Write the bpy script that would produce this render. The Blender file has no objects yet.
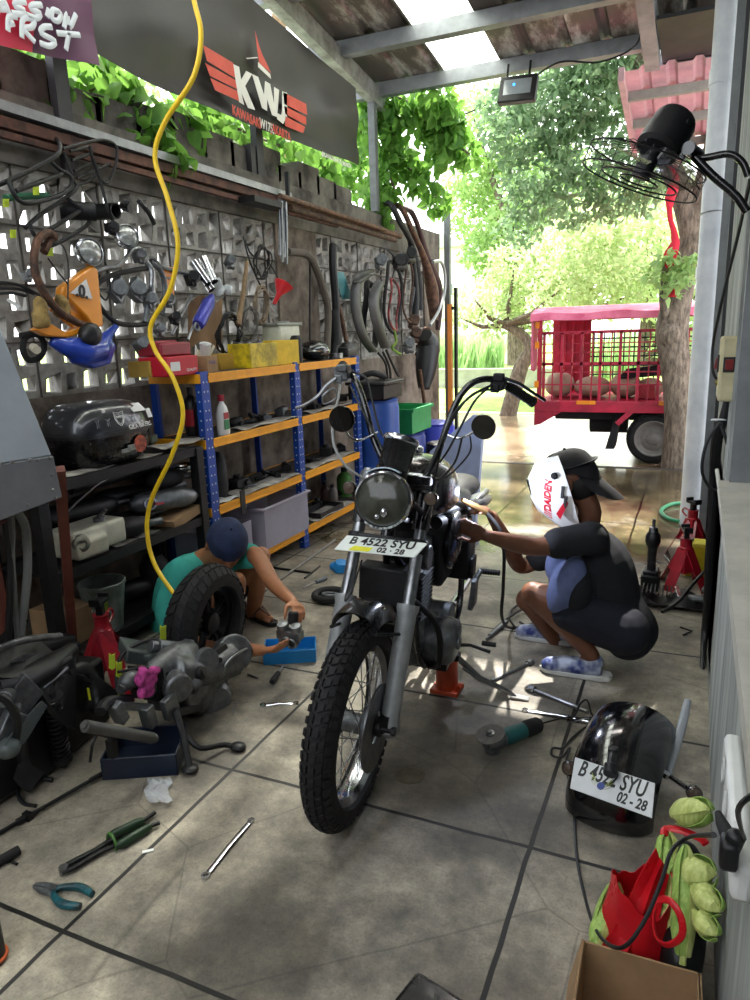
import bpy, math, random
import numpy as np
from math import sin, cos, pi, radians, sqrt, atan2
from mathutils import Vector, Matrix
random.seed(7)
S = bpy.context.scene
COL = S.collection

# ---------------------------------------------------------------- camera
FPX = 709.0; CX, CY = 375.0, 500.0; H = 1.6
_v1 = np.array([700 - CX, -(320 - CY), -FPX]); _v1 /= np.linalg.norm(_v1)
_v2 = -np.array([-1235 - CX, -(385 - CY), -FPX]); _v2 -= _v2.dot(_v1) * _v1; _v2 /= np.linalg.norm(_v2)
RC = np.stack([_v2, _v1, np.cross(_v2, _v1)], 1)
CAM = np.array([0, 0, H])
cd = bpy.data.cameras.new('camera'); cam = bpy.data.objects.new('camera', cd); COL.objects.link(cam)
_r = RC.T
cam.matrix_world = Matrix(((_r[0][0], _r[0][1], _r[0][2], 0), (_r[1][0], _r[1][1], _r[1][2], 0), (_r[2][0], _r[2][1], _r[2][2], H), (0, 0, 0, 1)))
cd.sensor_fit = 'VERTICAL'; cd.sensor_height = 36; cd.lens = FPX / 1000 * 36; cd.clip_start = .02; cd.clip_end = 300
S.camera = cam

# ---------------------------------------------------------------- world, sun, exposure
W = bpy.data.worlds.new('overcast_sky'); S.world = W; W.use_nodes = True
_nt = W.node_tree; _bg = _nt.nodes['Background']
_sky = _nt.nodes.new('ShaderNodeTexSky'); _sky.sky_type = 'NISHITA'; _sky.sun_disc = False
_sky.sun_elevation = radians(58); _sky.air_density = 1.0; _sky.dust_density = 6; _sky.ozone_density = 1
_mx = _nt.nodes.new('ShaderNodeMixRGB'); _mx.inputs[0].default_value = .8
_nt.links.new(_sky.outputs[0], _mx.inputs[1]); _mx.inputs[2].default_value = (3.6, 3.7, 3.75, 1)
_nt.links.new(_mx.outputs[0], _bg.inputs[0]); _bg.inputs[1].default_value = .82
sd = bpy.data.lights.new('sun', 'SUN'); sd.energy = 12; sd.angle = radians(1.2); sd.color = (1, .96, .88)
sun = bpy.data.objects.new('sun', sd); COL.objects.link(sun)
SUND = Vector((.16, -.47, -1)).normalized()
sun.rotation_euler = SUND.to_track_quat('-Z', 'Y').to_euler()
ld_ = bpy.data.lights.new('welding_arc', 'POINT'); ld_.energy = 9; ld_.color = (.72, .8, 1); ld_.shadow_soft_size = .006
arc = bpy.data.objects.new('welding_arc', ld_); COL.objects.link(arc); arc.location = (-.835, 2.93, .90)
S.view_settings.view_transform = 'Standard'; S.view_settings.look = 'None'
S.view_settings.exposure = 0.42; S.view_settings.gamma = 1; S.view_settings.use_curve_mapping = False

# ---------------------------------------------------------------- geometry helpers
def U(u, v, x=None, y=None, z=None):
    d = RC.T @ np.array([u - CX, -(v - CY), -FPX])
    ax, val = (0, x) if x is not None else (1, y) if y is not None else (2, z)
    t = (val - CAM[ax]) / d[ax]
    return Vector(CAM + t * d)
def V3(*a): return Vector(a)
def frame(d, up=None):
    d = Vector(d).normalized(); up = Vector(up) if up is not None else Vector((0, 0, 1))
    if abs(d.dot(up.normalized())) > .97: up = Vector((0, 1, 0)) if abs(d.y) < .9 else Vector((1, 0, 0))
    x = up.cross(d).normalized(); y = d.cross(x)
    return x, y, d
def cr(pts, n=6, closed=False):
    P = [Vector(p) for p in pts]; out = []; m = len(P)
    for i in range(m if closed else m - 1):
        g = lambda k: P[k % m] if closed else P[max(0, min(m - 1, k))]
        a, b, c, d = g(i - 1), g(i), g(i + 1), g(i + 2)
        for k in range(n):
            t = k / n
            out.append(.5 * ((2 * b) + (c - a) * t + (2 * a - 5 * b + 4 * c - d) * t * t + (3 * b - 3 * c + d - a) * t ** 3))
    if not closed: out.append(P[-1].copy())
    return out
def crf(vals, n=6):
    return [v.x for v in cr([(v, 0, 0) for v in vals], n)]
def rot(ax, deg): return Matrix.Rotation(radians(deg), 3, ax)
class MB:
    def __init__(s): s.v = []; s.f = []; s.mi = []; s.m = 0; s.M = None
    def add(s, vs, fs):
        o = len(s.v)
        if s.M is not None: vs = [s.M @ Vector(v) for v in vs]
        s.v += [tuple(v) for v in vs]; s.f += [tuple(i + o for i in f) for f in fs]; s.mi += [s.m] * len(fs); return s
    def box(s, c, d, R=None, taper=1, cham=0):
        x, y, z = [k / 2 for k in d]; c = Vector(c)
        vs = [Vector((sx * x * (taper if sz > 0 else 1), sy * y * (taper if sz > 0 else 1), sz * z)) for sz in (-1, 1) for sy in (-1, 1) for sx in (-1, 1)]
        if R is not None: vs = [R @ v for v in vs]
        return s.add([v + c for v in vs], [(0, 2, 3, 1), (4, 5, 7, 6), (0, 1, 5, 4), (2, 6, 7, 3), (0, 4, 6, 2), (1, 3, 7, 5)])
    def beam(s, p, q, w, h, up=None):
        p, q = Vector(p), Vector(q); x, y, d = frame(q - p, up)
        vs = [e + x * (sx * w / 2) + y * (sy * h / 2) for e in (p, q) for sy in (-1, 1) for sx in (-1, 1)]
        return s.add(vs, [(0, 2, 3, 1), (4, 5, 7, 6), (0, 1, 5, 4), (2, 6, 7, 3), (0, 4, 6, 2), (1, 3, 7, 5)])
    def tube(s, pts, r, n=10, closed=False, flat=1, up=None):
        P = [Vector(p) for p in pts]; m = len(P)
        R = list(r) if hasattr(r, '__len__') else [r] * m
        vs = []; fs = []; px = None
        for i in range(m):
            a = P[(i - 1) % m] if closed else P[max(i - 1, 0)]; b = P[(i + 1) % m] if closed else P[min(i + 1, m - 1)]
            d = (b - a); d = d.normalized() if d.length > 1e-9 else Vector((0, 0, 1))
            if px is None: x, y, _ = frame(d, up)
            else:
                x = px - d * px.dot(d)
                x = x.normalized() if x.length > 1e-6 else frame(d)[0]
                y = d.cross(x)
            px = x
            for k in range(n):
                t = 2 * pi * k / n; vs.append(P[i] + x * (cos(t) * R[i]) + y * (sin(t) * R[i] * flat))
        for i in range(m if closed else m - 1):
            j = (i + 1) % m
            for k in range(n): fs.append((i * n + k, i * n + (k + 1) % n, j * n + (k + 1) % n, j * n + k))
        if not closed:
            fs.append(tuple(range(n - 1, -1, -1))); fs.append(tuple((m - 1) * n + k for k in range(n)))
        return s.add(vs, fs)
    def cyl(s, p, q, r, r2=None, n=20): return s.tube([p, q], [r, r if r2 is None else r2], n)
    def lathe(s, prof, o=(0, 0, 0), ax=(0, 0, 1), n=28, cap=True):
        x, y, d = frame(ax); o = Vector(o); vs = []; fs = []; m = len(prof)
        for r, h in prof:
            for k in range(n):
                t = 2 * pi * k / n; vs.append(o + d * h + x * (r * cos(t)) + y * (r * sin(t)))
        for i in range(m - 1):
            for k in range(n): fs.append((i * n + k, i * n + (k + 1) % n, (i + 1) * n + (k + 1) % n, (i + 1) * n + k))
        if cap:
            if prof[0][0] > 1e-5: fs.append(tuple(range(n - 1, -1, -1)))
            if prof[-1][0] > 1e-5: fs.append(tuple((m - 1) * n + k for k in range(n)))
        return s.add(vs, fs)
    def ring(s, c, ax, R, r, n=40, m=10, a0=0, a1=2 * pi):
        x, y, d = frame(ax); c = Vector(c); full = abs(a1 - a0) > 6.28
        k = n if full else n + 1
        return s.tube([c + x * (R * cos(a0 + (a1 - a0) * i / n)) + y * (R * sin(a0 + (a1 - a0) * i / n)) for i in range(k)], r, m, closed=full)
    def sph(s, c, r, R=None, n=14, m=9):
        r = r if hasattr(r, '__len__') else (r, r, r); c = Vector(c); vs = [Vector((0, 0, r[2]))]; fs = []
        for i in range(1, m):
            a = pi * i / m
            for k in range(n): vs.append(Vector((r[0] * sin(a) * cos(2 * pi * k / n), r[1] * sin(a) * sin(2 * pi * k / n), r[2] * cos(a))))
        vs.append(Vector((0, 0, -r[2])))
        for k in range(n): fs.append((0, 1 + k, 1 + (k + 1) % n)); fs.append((len(vs) - 1, 1 + (m - 2) * n + (k + 1) % n, 1 + (m - 2) * n + k))
        for i in range(m - 2):
            for k in range(n): a = 1 + i * n; b = a + n; fs.append((a + k, b + k, b + (k + 1) % n, a + (k + 1) % n))
        if R is not None: vs = [R @ v for v in vs]
        return s.add([v + c for v in vs], fs)
    def prism(s, poly, d):
        P = [Vector(p) for p in poly]; d = Vector(d); n = len(P)
        return s.add(P + [p + d for p in P], [tuple(range(n - 1, -1, -1)), tuple(range(n, 2 * n))] + [(i, (i + 1) % n, n + (i + 1) % n, n + i) for i in range(n)])
    def grid(s, P):  # P rows of points
        a, b = len(P), len(P[0]); return s.add([p for r in P for p in r], [(i * b + j, i * b + j + 1, (i + 1) * b + j + 1, (i + 1) * b + j) for i in range(a - 1) for j in range(b - 1)])
    def shell(s, P, t):  # grid given thickness t
        a, b = len(P), len(P[0]); P = [[Vector(p) for p in r] for r in P]; N = []
        for i in range(a):
            row = []
            for j in range(b):
                u = P[min(i + 1, a - 1)][j] - P[max(i - 1, 0)][j]; w = P[i][min(j + 1, b - 1)] - P[i][max(j - 1, 0)][j] if False else P[i][min(j + 1, b - 1)] - P[i][max(j - 1, 0)]
                n = u.cross(w); row.append(n.normalized() if n.length > 1e-9 else Vector((0, 0, 1)))
            N.append(row)
        top = [P[i][j] + N[i][j] * (t / 2) for i in range(a) for j in range(b)]; bot = [P[i][j] - N[i][j] * (t / 2) for i in range(a) for j in range(b)]
        o = a * b; f = []
        for i in range(a - 1):
            for j in range(b - 1):
                q = (i * b + j, i * b + j + 1, (i + 1) * b + j + 1, (i + 1) * b + j); f.append(q); f.append(tuple(o + k for k in reversed(q)))
        for j in range(b - 1):
            f.append((j + 1, j, o + j, o + j + 1)); k = (a - 1) * b + j; f.append((k, k + 1, o + k + 1, o + k))
        for i in range(a - 1):
            f.append((i * b, (i + 1) * b, o + (i + 1) * b, o + i * b)); k = i * b + b - 1; f.append((k + b, k, o + k, o + k + b))
        return s.add(top + bot, f)

def T(loc=(0, 0, 0), rz=0, rx=0, ry=0, sc=1):
    return Matrix.Translation(Vector(loc)) @ Matrix.Rotation(radians(rz), 4, 'Z') @ Matrix.Rotation(radians(ry), 4, 'Y') @ Matrix.Rotation(radians(rx), 4, 'X') @ Matrix.Scale(sc, 4)

def worldmat(o):
    M = o.matrix_basis.copy()
    while o.parent: o = o.parent; M = o.matrix_basis @ M
    return M
def tag(o, label=None, cat=None, group=None, kind=None):
    if label: o['label'] = label
    if cat: o['category'] = cat
    if group: o['group'] = group
    if kind: o['kind'] = kind
    return o
def thing(name, label, cat, loc=(0, 0, 0), rz=0, group=None):
    o = bpy.data.objects.new(name, None); COL.objects.link(o); o.empty_display_size = .1
    o.location = loc; o.rotation_euler = (0, 0, radians(rz)); return tag(o, label, cat, group)
def build(name, mb, mat, parent=None, local=False, smooth=35, bevel=0, remesh=0, sm=0, sub=0, solid=0, base=None):
    """world-space vertices unless local=True (then in the parent's space)"""
    me = bpy.data.meshes.new(name)
    vs = mb.v
    loc = None
    if not local:
        if parent is not None:
            Mi = worldmat(parent).inverted(); vs = [Mi @ Vector(v) for v in vs]
        else:
            A = np.array(vs); loc = Vector(((A[:, 0].min() + A[:, 0].max()) / 2, (A[:, 1].min() + A[:, 1].max()) / 2, A[:, 2].min())) if base is None else Vector(base)
            vs = [Vector(v) - loc for v in vs]
    me.from_pydata([tuple(v) for v in vs], [], mb.f)
    o = bpy.data.objects.new(name, me); COL.objects.link(o)
    if loc is not None: o.location = loc
    if parent is not None: o.parent = parent
    for m in (mat if isinstance(mat, (list, tuple)) else [mat]): me.materials.append(m)
    if isinstance(mat, (list, tuple)): me.polygons.foreach_set('material_index', mb.mi)
    if smooth:
        me.shade_smooth()
        if not remesh and smooth < 180: me.set_sharp_from_angle(angle=radians(smooth))
    if remesh:
        m = o.modifiers.new('remesh', 'REMESH'); m.mode = 'VOXEL'; m.voxel_size = remesh; m.use_smooth_shade = True
    if sm:
        m = o.modifiers.new('smooth', 'SMOOTH'); m.factor = .5; m.iterations = sm
    if solid:
        m = o.modifiers.new('solid', 'SOLIDIFY'); m.thickness = solid
    if bevel:
        m = o.modifiers.new('bevel', 'BEVEL'); m.width = bevel; m.segments = 2; m.limit_method = 'ANGLE'; m.angle_limit = radians(40)
    if sub:
        m = o.modifiers.new('sub', 'SUBSURF'); m.levels = sub; m.render_levels = sub
    return o
def struct(name, mb, mat, **k):
    o = build(name, mb, mat, **k); o['kind'] = 'structure'; return o
def copy_tree(o, parent=None):
    c = o.copy(); COL.objects.link(c)
    if parent is not None: c.parent = parent
    for ch in [x for x in bpy.data.objects if x.parent == o]: copy_tree(ch, c)
    return c
def dup(o, loc, rz=None, label=None, cat=None, rot3=None):
    c = copy_tree(o); c.location = loc
    if rz is not None: c.rotation_euler = (0, 0, radians(rz))
    if rot3 is not None: c.rotation_euler = rot3
    if label: c['label'] = label
    return c
def text(name, s, size, M, mat, parent, ext=.0015, sx=1, bold=0, align='CENTER', shear=0):
    cu = bpy.data.curves.new(name, 'FONT'); cu.body = s; cu.size = size; cu.extrude = ext; cu.align_x = align; cu.align_y = 'CENTER'; cu.offset = bold; cu.shear = shear; cu.resolution_u = 3
    t = bpy.data.objects.new('tmp', cu); COL.objects.link(t)
    dg = bpy.context.evaluated_depsgraph_get(); me = bpy.data.meshes.new_from_object(t.evaluated_get(dg)); bpy.data.objects.remove(t)
    me.transform(Matrix.Diagonal((sx, 1, 1, 1))); me.transform(M)
    if parent is not None: me.transform(worldmat(parent).inverted())
    me.materials.clear(); me.materials.append(mat); me.name = name
    o = bpy.data.objects.new(name, me); COL.objects.link(o); o.parent = parent; return o
def plane_M(o, ux, uy):
    ux = Vector(ux).normalized(); uz = ux.cross(Vector(uy)).normalized(); uy = uz.cross(ux)
    return Matrix(((ux.x, uy.x, uz.x, o[0]), (ux.y, uy.y, uz.y, o[1]), (ux.z, uy.z, uz.z, o[2]), (0, 0, 0, 1)))

# ---------------------------------------------------------------- materials
MATS = {}
def hexc(h):
    c = [int(h[i:i + 2], 16) / 255 for i in (0, 2, 4)]
    return tuple((x / 12.92 if x <= .04045 else ((x + .055) / 1.055) ** 2.4) for x in c) + (1,)
def mat(name, h, rough=.6, metal=0, var=.25, scale=12, bump=0, h2=None, coat=0, trans=0, emis=None, emis_s=0, rv=.15, alpha=1, transm=0, detail=5, aniso=None, spec=.5):
    if name in MATS: return MATS[name]
    m = bpy.data.materials.new(name); m.use_nodes = True; nt = m.node_tree; N = nt.nodes; L = nt.links; b = N['Principled BSDF']
    c1 = hexc(h); c2 = hexc(h2) if h2 else tuple(x * (1 - var) for x in c1[:3]) + (1,)
    b.inputs['Roughness'].default_value = rough; b.inputs['Metallic'].default_value = metal; b.inputs['Coat Weight'].default_value = coat
    b.inputs['Alpha'].default_value = alpha; b.inputs['Transmission Weight'].default_value = transm; b.inputs['Specular IOR Level'].default_value = spec
    if coat: b.inputs['Coat Roughness'].default_value = .08
    if var or h2:
        tc = N.new('ShaderNodeTexCoord'); nz = N.new('ShaderNodeTexNoise'); nz.inputs['Scale'].default_value = scale; nz.inputs['Detail'].default_value = detail; nz.inputs['Roughness'].default_value = .65
        if aniso:
            mp = N.new('ShaderNodeMapping'); mp.inputs['Scale'].default_value = aniso; L.new(tc.outputs['Object'], mp.inputs[0]); L.new(mp.outputs[0], nz.inputs['Vector'])
        else: L.new(tc.outputs['Object'], nz.inputs['Vector'])
        cr_ = N.new('ShaderNodeValToRGB'); cr_.color_ramp.elements[0].position = .36; cr_.color_ramp.elements[1].position = .64
        cr_.color_ramp.elements[0].color = c2; cr_.color_ramp.elements[1].color = c1
        L.new(nz.outputs['Fac'], cr_.inputs[0]); L.new(cr_.outputs[0], b.inputs['Base Color'])
        mr = N.new('ShaderNodeMapRange'); mr.inputs['To Min'].default_value = min(1, rough + rv); mr.inputs['To Max'].default_value = max(.03, rough - rv * .5)
        L.new(nz.outputs['Fac'], mr.inputs[0]); L.new(mr.outputs[0], b.inputs['Roughness'])
        if bump:
            bp = N.new('ShaderNodeBump'); bp.inputs['Strength'].default_value = bump; bp.inputs['Distance'].default_value = .01
            L.new(nz.outputs['Fac'], bp.inputs['Height']); L.new(bp.outputs[0], b.inputs['Normal'])
    else: b.inputs['Base Color'].default_value = c1
    if trans:
        tr = N.new('ShaderNodeBsdfTranslucent'); tr.inputs[0].default_value = c1; ms = N.new('ShaderNodeMixShader'); ms.inputs[0].default_value = trans
        L.new(b.outputs[0], ms.inputs[1]); L.new(tr.outputs[0], ms.inputs[2]); L.new(ms.outputs[0], N['Material Output'].inputs[0])
    if emis: b.inputs['Emission Color'].default_value = hexc(emis); b.inputs['Emission Strength'].default_value = emis_s
    MATS[name] = m; return m
black = mat('black_paint', '0c0d0f', .22, 0, .4, 30, coat=.5)
blackm = mat('black_metal', '17181a', .45, .3, .4, 25, bump=.15)
plast = mat('black_plastic', '141517', .42, 0, .35, 20, bump=.08)
dust = mat('dusty_black', '1b1b1c', .65, 0, .5, 14, bump=.1, h2='0b0b0c')
rubber = mat('tyre_rubber', '141415', .75, 0, .3, 30, bump=.25)
chrome = mat('chrome', 'd0d2d6', .12, 1, .3, 18, rv=.2)
steel = mat('worn_steel', '9a9c9e', .32, 1, .35, 22, bump=.1)
alu = mat('cast_aluminium', '83878a', .42, .85, .35, 30, bump=.2)
darkalu = mat('oily_aluminium', '76797b', .4, .75, .5, 22, bump=.25)
rust = mat('rusty_steel', '5d4434', .7, .3, .4, 25, bump=.3, h2='2c221d')
brownpipe = mat('brown_oxidised_pipe', '6a4a38', .6, .4, .4, 18, bump=.2, h2='392a24')
wood = mat('pale_wood', '8f7555', .7, 0, .35, 8, aniso=(4, 4, .6))
white = mat('white_plastic', 'd9dad8', .4, 0, .12, 10)
red = mat('red_paint', 'a8192a', .35, 0, .35, 14, coat=.3)
cable = mat('black_cable', '111214', .45, 0, .2, 20)
cardb = mat('cardboard', '9b7c5a', .85, 0, .2, 9, bump=.15)
glass = mat('glass', 'e8eef0', .04, 0, 0, transm=1)
skin = mat('skin_tan', 'a06a48', .5, 0, .15, 25, bump=.05)
skin2 = mat('skin_brown', '6e4631', .48, 0, .15, 25, bump=.05)
# ================================================================ SETTING
def floor_mat():
    m = bpy.data.materials.new('concrete_slabs'); m.use_nodes = True; nt = m.node_tree; N = nt.nodes; L = nt.links; b = N['Principled BSDF']
    tc = N.new('ShaderNodeTexCoord'); mp = N.new('ShaderNodeMapping'); mp.inputs['Location'].default_value = (.37, -1.14 + .0, 0)
    L.new(tc.outputs['Object'], mp.inputs[0])
    # wobble
    nw = N.new('ShaderNodeTexNoise'); nw.inputs['Scale'].default_value = 3; L.new(tc.outputs['Object'], nw.inputs['Vector'])
    va = N.new('ShaderNodeVectorMath'); va.operation = 'SCALE'; va.inputs['Scale'].default_value = .018; L.new(nw.outputs['Color'], va.inputs[0])
    vb = N.new('ShaderNodeVectorMath'); vb.operation = 'ADD'; L.new(mp.outputs[0], vb.inputs[0]); L.new(va.outputs[0], vb.inputs[1])
    br = N.new('ShaderNodeTexBrick'); br.offset = 0; br.inputs['Scale'].default_value = 1; br.inputs['Brick Width'].default_value = 1.13; br.inputs['Row Height'].default_value = .8
    br.inputs['Mortar Size'].default_value = .0085; br.inputs['Mortar Smooth'].default_value = .3
    L.new(vb.outputs[0], br.inputs['Vector'])
    def noise(sc, det=8, ro=.6):
        n = N.new('ShaderNodeTexNoise'); n.inputs['Scale'].default_value = sc; n.inputs['Detail'].default_value = det; n.inputs['Roughness'].default_value = ro; L.new(tc.outputs['Object'], n.inputs['Vector']); return n
    def ramp(fac, *st):
        r = N.new('ShaderNodeValToRGB'); e = r.color_ramp.elements; e[0].position, e[0].color = st[0][0], hexc(st[0][1]); e[1].position, e[1].color = st[-1][0], hexc(st[-1][1])
        for p, c in st[1:-1]: k = e.new(p); k.color = hexc(c)
        L.new(fac, r.inputs[0]); return r.outputs[0]
    def mixc(f, a, c, mode='MIX'):
        x = N.new('ShaderNodeMixRGB'); x.blend_type = mode
        for i, s in ((0, f), (1, a), (2, c)):
            if hasattr(s, 'links') or hasattr(s, 'is_linked'): L.new(s, x.inputs[i])
            else: x.inputs[i].default_value = s
        return x.outputs[0]
    base = ramp(noise(1.6).outputs['Fac'], (.3, '746e65'), (.45, 'a29b8e'), (.58, 'bdb6a8'), (.75, 'cfc7b7'))
    fine = ramp(noise(7, 14, .8).outputs['Fac'], (.38, '4f4b44'), (.5, 'b0aba0'), (.60, 'ece6d8'))
    col = mixc(.62, base, fine, 'MULTIPLY'); 
    spk = ramp(noise(120, 3, .6).outputs['Fac'], (.3, '6d6a64'), (.5, 'ffffff'), (.7, 'ffffff')); col = mixc(.3, col, spk, 'MULTIPLY')
    # oil stains with shapes of their own
    st = noise(1.1, 6, .6); stc = ramp(st.outputs['Fac'], (.40, '000000'), (.50, 'ffffff'), (.9, 'ffffff')); 
    inv = N.new('ShaderNodeInvert'); L.new(stc, inv.inputs['Color'])
    f = N.new('ShaderNodeMath'); f.operation = 'MULTIPLY'; f.inputs[1].default_value = .6; L.new(inv.outputs[0], f.inputs[0])
    col = mixc(f.outputs[0], col, hexc('2f2c29'))
    # big oil patch under the motorcycle
    sx = N.new('ShaderNodeVectorMath'); sx.operation = 'DISTANCE'; sx.inputs[1].default_value = (-.78, 2.28, 0)
    wv = N.new('ShaderNodeVectorMath'); wv.operation = 'SCALE'; wv.inputs['Scale'].default_value = .35; n5 = noise(5); L.new(n5.outputs['Color'], wv.inputs[0])
    wa = N.new('ShaderNodeVectorMath'); wa.operation = 'ADD'; L.new(tc.outputs['Object'], wa.inputs[0]); L.new(wv.outputs[0], wa.inputs[1])
    wb = N.new('ShaderNodeVectorMath'); wb.operation = 'SUBTRACT'; wb.inputs[1].default_value = (.17, .17, .17); L.new(wa.outputs[0], wb.inputs[0]); L.new(wb.outputs[0], sx.inputs[0])
    mr = N.new('ShaderNodeMapRange'); mr.inputs['From Min'].default_value = .25; mr.inputs['From Max'].default_value = .62; mr.inputs['To Min'].default_value = .62; mr.inputs['To Max'].default_value = 0; L.new(sx.outputs['Value'], mr.inputs[0])
    col = mixc(mr.outputs[0], col, hexc('36322e'))
    # hairline cracks
    vo = N.new('ShaderNodeTexVoronoi'); vo.feature = 'DISTANCE_TO_EDGE'; vo.inputs['Scale'].default_value = 1.3; L.new(vb.outputs[0], vo.inputs['Vector'])
    ck = N.new('ShaderNodeMapRange'); ck.inputs['From Max'].default_value = .006; ck.inputs['To Min'].default_value = .45; ck.inputs['To Max'].default_value = 0; L.new(vo.outputs['Distance'], ck.inputs[0])
    col = mixc(ck.outputs[0], col, hexc('3a3732'))
    col = mixc(br.outputs['Fac'], col, hexc('161412'))
    COLR = [col]
    # wet towards the street
    sep = N.new('ShaderNodeSeparateXYZ'); L.new(tc.outputs['Object'], sep.inputs[0])
    nn = noise(1.3, 4); ad = N.new('ShaderNodeMath'); ad.operation = 'MULTIPLY_ADD'; ad.inputs[1].default_value = 5.0; L.new(nn.outputs['Fac'], ad.inputs[0]); L.new(sep.outputs['Y'], ad.inputs[2])
    wr = N.new('ShaderNodeMapRange'); wr.inputs['From Min'].default_value = 6.5; wr.inputs['From Max'].default_value = 8.2; wr.inputs['To Min'].default_value = .58; wr.inputs['To Max'].default_value = .1; L.new(ad.outputs[0], wr.inputs[0])
    L.new(wr.outputs[0], b.inputs['Roughness'])
    wm = N.new('ShaderNodeMapRange'); wm.inputs['From Min'].default_value = .58; wm.inputs['From Max'].default_value = .1; L.new(wr.outputs[0], wm.inputs[0]); L.new(mixc(wm.outputs[0], COLR[0], mixc(1.0, COLR[0], hexc('a59c86'), 'MULTIPLY')), b.inputs['Base Color'])
    bp = N.new('ShaderNodeBump'); bp.inputs['Strength'].default_value = .35; bp.inputs['Distance'].default_value = .006
    hs = N.new('ShaderNodeMath'); hs.operation = 'SUBTRACT'; L.new(noise(22, 10, .75).outputs['Fac'], hs.inputs[0]); L.new(br.outputs['Fac'], hs.inputs[1]); L.new(hs.outputs[0], bp.inputs['Height'])
    st2 = N.new('ShaderNodeMapRange'); st2.inputs['From Min'].default_value = 6.5; st2.inputs['From Max'].default_value = 8.2; st2.inputs['To Min'].default_value = .4; st2.inputs['To Max'].default_value = .06; L.new(ad.outputs[0], st2.inputs[0]); L.new(st2.outputs[0], bp.inputs['Strength'])
    L.new(bp.outputs[0], b.inputs['Normal'])
    return m
m = MB(); m.add([(-3.6, -2, 0), (.5, -2, 0), (.5, 8.3, 0), (-3.6, 8.3, 0)], [(0, 1, 2, 3)]); m.add([(-3.6, -2, -.2), (.5, -2, -.2), (.5, 8.3, -.2), (-3.6, 8.3, -.2)], [(3, 2, 1, 0)])
o = build('floor', m, floor_mat(), base=(0, 0, 0), smooth=0); o['kind'] = 'structure'
# drain edge at the threshold
m = MB(); m.box((-1.6, 8.34, -.03), (4.2, .07, .07)); struct('trim_1', m, mat('dark_kerb', '3b3732', .6, 0, .3, 10))
m = MB(); m.beam((-3.0, 7.0, .004), (-2.55, 8.3, .004), .03, .01); struct('trim_2', m, mat('dark_kerb', '3b3732', .6, 0, .3, 10))

street = mat('wet_street', '94816a', .14, 0, .3, 1.4, bump=.02, h2='5e4c38', rv=.12, detail=8)
m = MB(); m.add([(-40, 8.3, -.06), (40, 8.3, -.06), (40, 13.8, -.06), (-40, 13.8, -.06)], [(0, 1, 2, 3)]); struct('floor', m, street, smooth=0)
lawn = mat('lawn', '9cb35a', .9, 0, .3, 2.5, bump=.3, h2='6f9440')
m = MB(); m.add([(-60, 13.8, -.04), (60, 13.8, -.04), (60, 60, .3), (-60, 60, .3)], [(0, 1, 2, 3)]); struct('floor', m, lawn, smooth=0)

# ---- left wall: plaster base, pierced blocks, concrete pillar and beam
plaster = mat('grey_plaster', '85796d', .85, 0, .35, 5, bump=.15, h2='4b423a', detail=9)
conc = mat('stained_concrete', '6f6a62', .9, 0, .4, 4, bump=.25, h2='35322e', detail=10)
block = mat('breeze_block_concrete', 'a3a099', .85, 0, .3, 9, bump=.15, h2='6e6b66', detail=9)
XW = -3.1
m = MB()
m.box((XW - .09, 3.5, .66), (.18, 11, 1.32))
m.box((XW - .08, 5.4, 1.9), (.2, .66, 1.2)); m.box((XW - .08, 8.72, 1.9), (.2, .56, 1.2)); m.box((XW - .08, -.5, 1.9), (.2, 3.0, 1.2))
struct('wall_left', m, plaster)
m = MB(); m.box((XW - .08, 3.6, 2.6), (.22, 10.8, .32)); 
for k in range(26):   # uneven mossy top
    y = -1.5 + k * .32; h = .16 + .1 * random.random() if y < 6.2 else .05
    m.box((XW - .1, y + .2, 2.74 + h / 2), (.16, .36, h))
struct('trim_3', m, conc)
def breeze(y0, y1, z0, z1, cell):
    m = MB(); ny = int(round((y1 - y0) / cell)); nz = int(round((z1 - z0) / cell)); dy = (y1 - y0) / ny; dz = (z1 - z0) / nz; rg = random.Random(3)
    for i in range(ny):
        for j in range(nz):
            ya, za = y0 + i * dy, z0 + j * dz; big = (i + j) % 2 == 0
            cy_, cz_ = ya + dy / 2 + rg.uniform(-.008, .008), za + dz / 2 + rg.uniform(-.008, .008)
            sy_, sz_ = dy * (.40 if big else .30), dz * (.40 if big else .31)
            q = [(-1, -1), (1, -1), (1, 1), (-1, 1)]
            sh = rg.choice([(.55, 0), (0, .55), (.5, .3), (-.5, .35)])
            F = [Vector((XW, cy_ + a * sy_ * (1 - (sh[0] if b > 0 and a > 0 else 0) * .7) + b * sy_ * .12, cz_ + b * sz_ * (1 - (sh[1] if a < 0 else 0) * .5) + a * sz_ * .1)) for a, b in q]
            k = .8
            B = [Vector((XW - .07, cy_ + (p.y - cy_) * k + dy * rg.choice((.32, 1.0, -.5, .25, .9, .5)) * .5, cz_ + (p.z - cz_) * k - dz * .03)) for p in F]
            C = [Vector((XW, ya + (a > 0) * dy, za + (b > 0) * dz)) for a, b in q]
            D = [Vector((XW - .1, p.y, p.z)) for p in C]
            # joint groove
            m.add(C + F + B + D, [(n, (n + 1) % 4, 4 + (n + 1) % 4, 4 + n) for n in range(4)] + [(4 + n, 4 + (n + 1) % 4, 8 + (n + 1) % 4, 8 + n) for n in range(4)] + [(8 + n, 8 + (n + 1) % 4, 12 + (n + 1) % 4, 12 + n) for n in range(4)])
            if (i % 2 == 0 and j % 2 == 0):
                m.box((XW + .004, ya + dy, za - .003), (.01, 2 * dy - .008, .006)) if False else None
    return m
struct('wall_left', breeze(1.0, 5.08, 1.32, 2.44, .14), block, smooth=0)
struct('wall_left', breeze(5.73, 8.45, 1.32, 2.44, .14), block, smooth=0)
m = MB()
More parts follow.
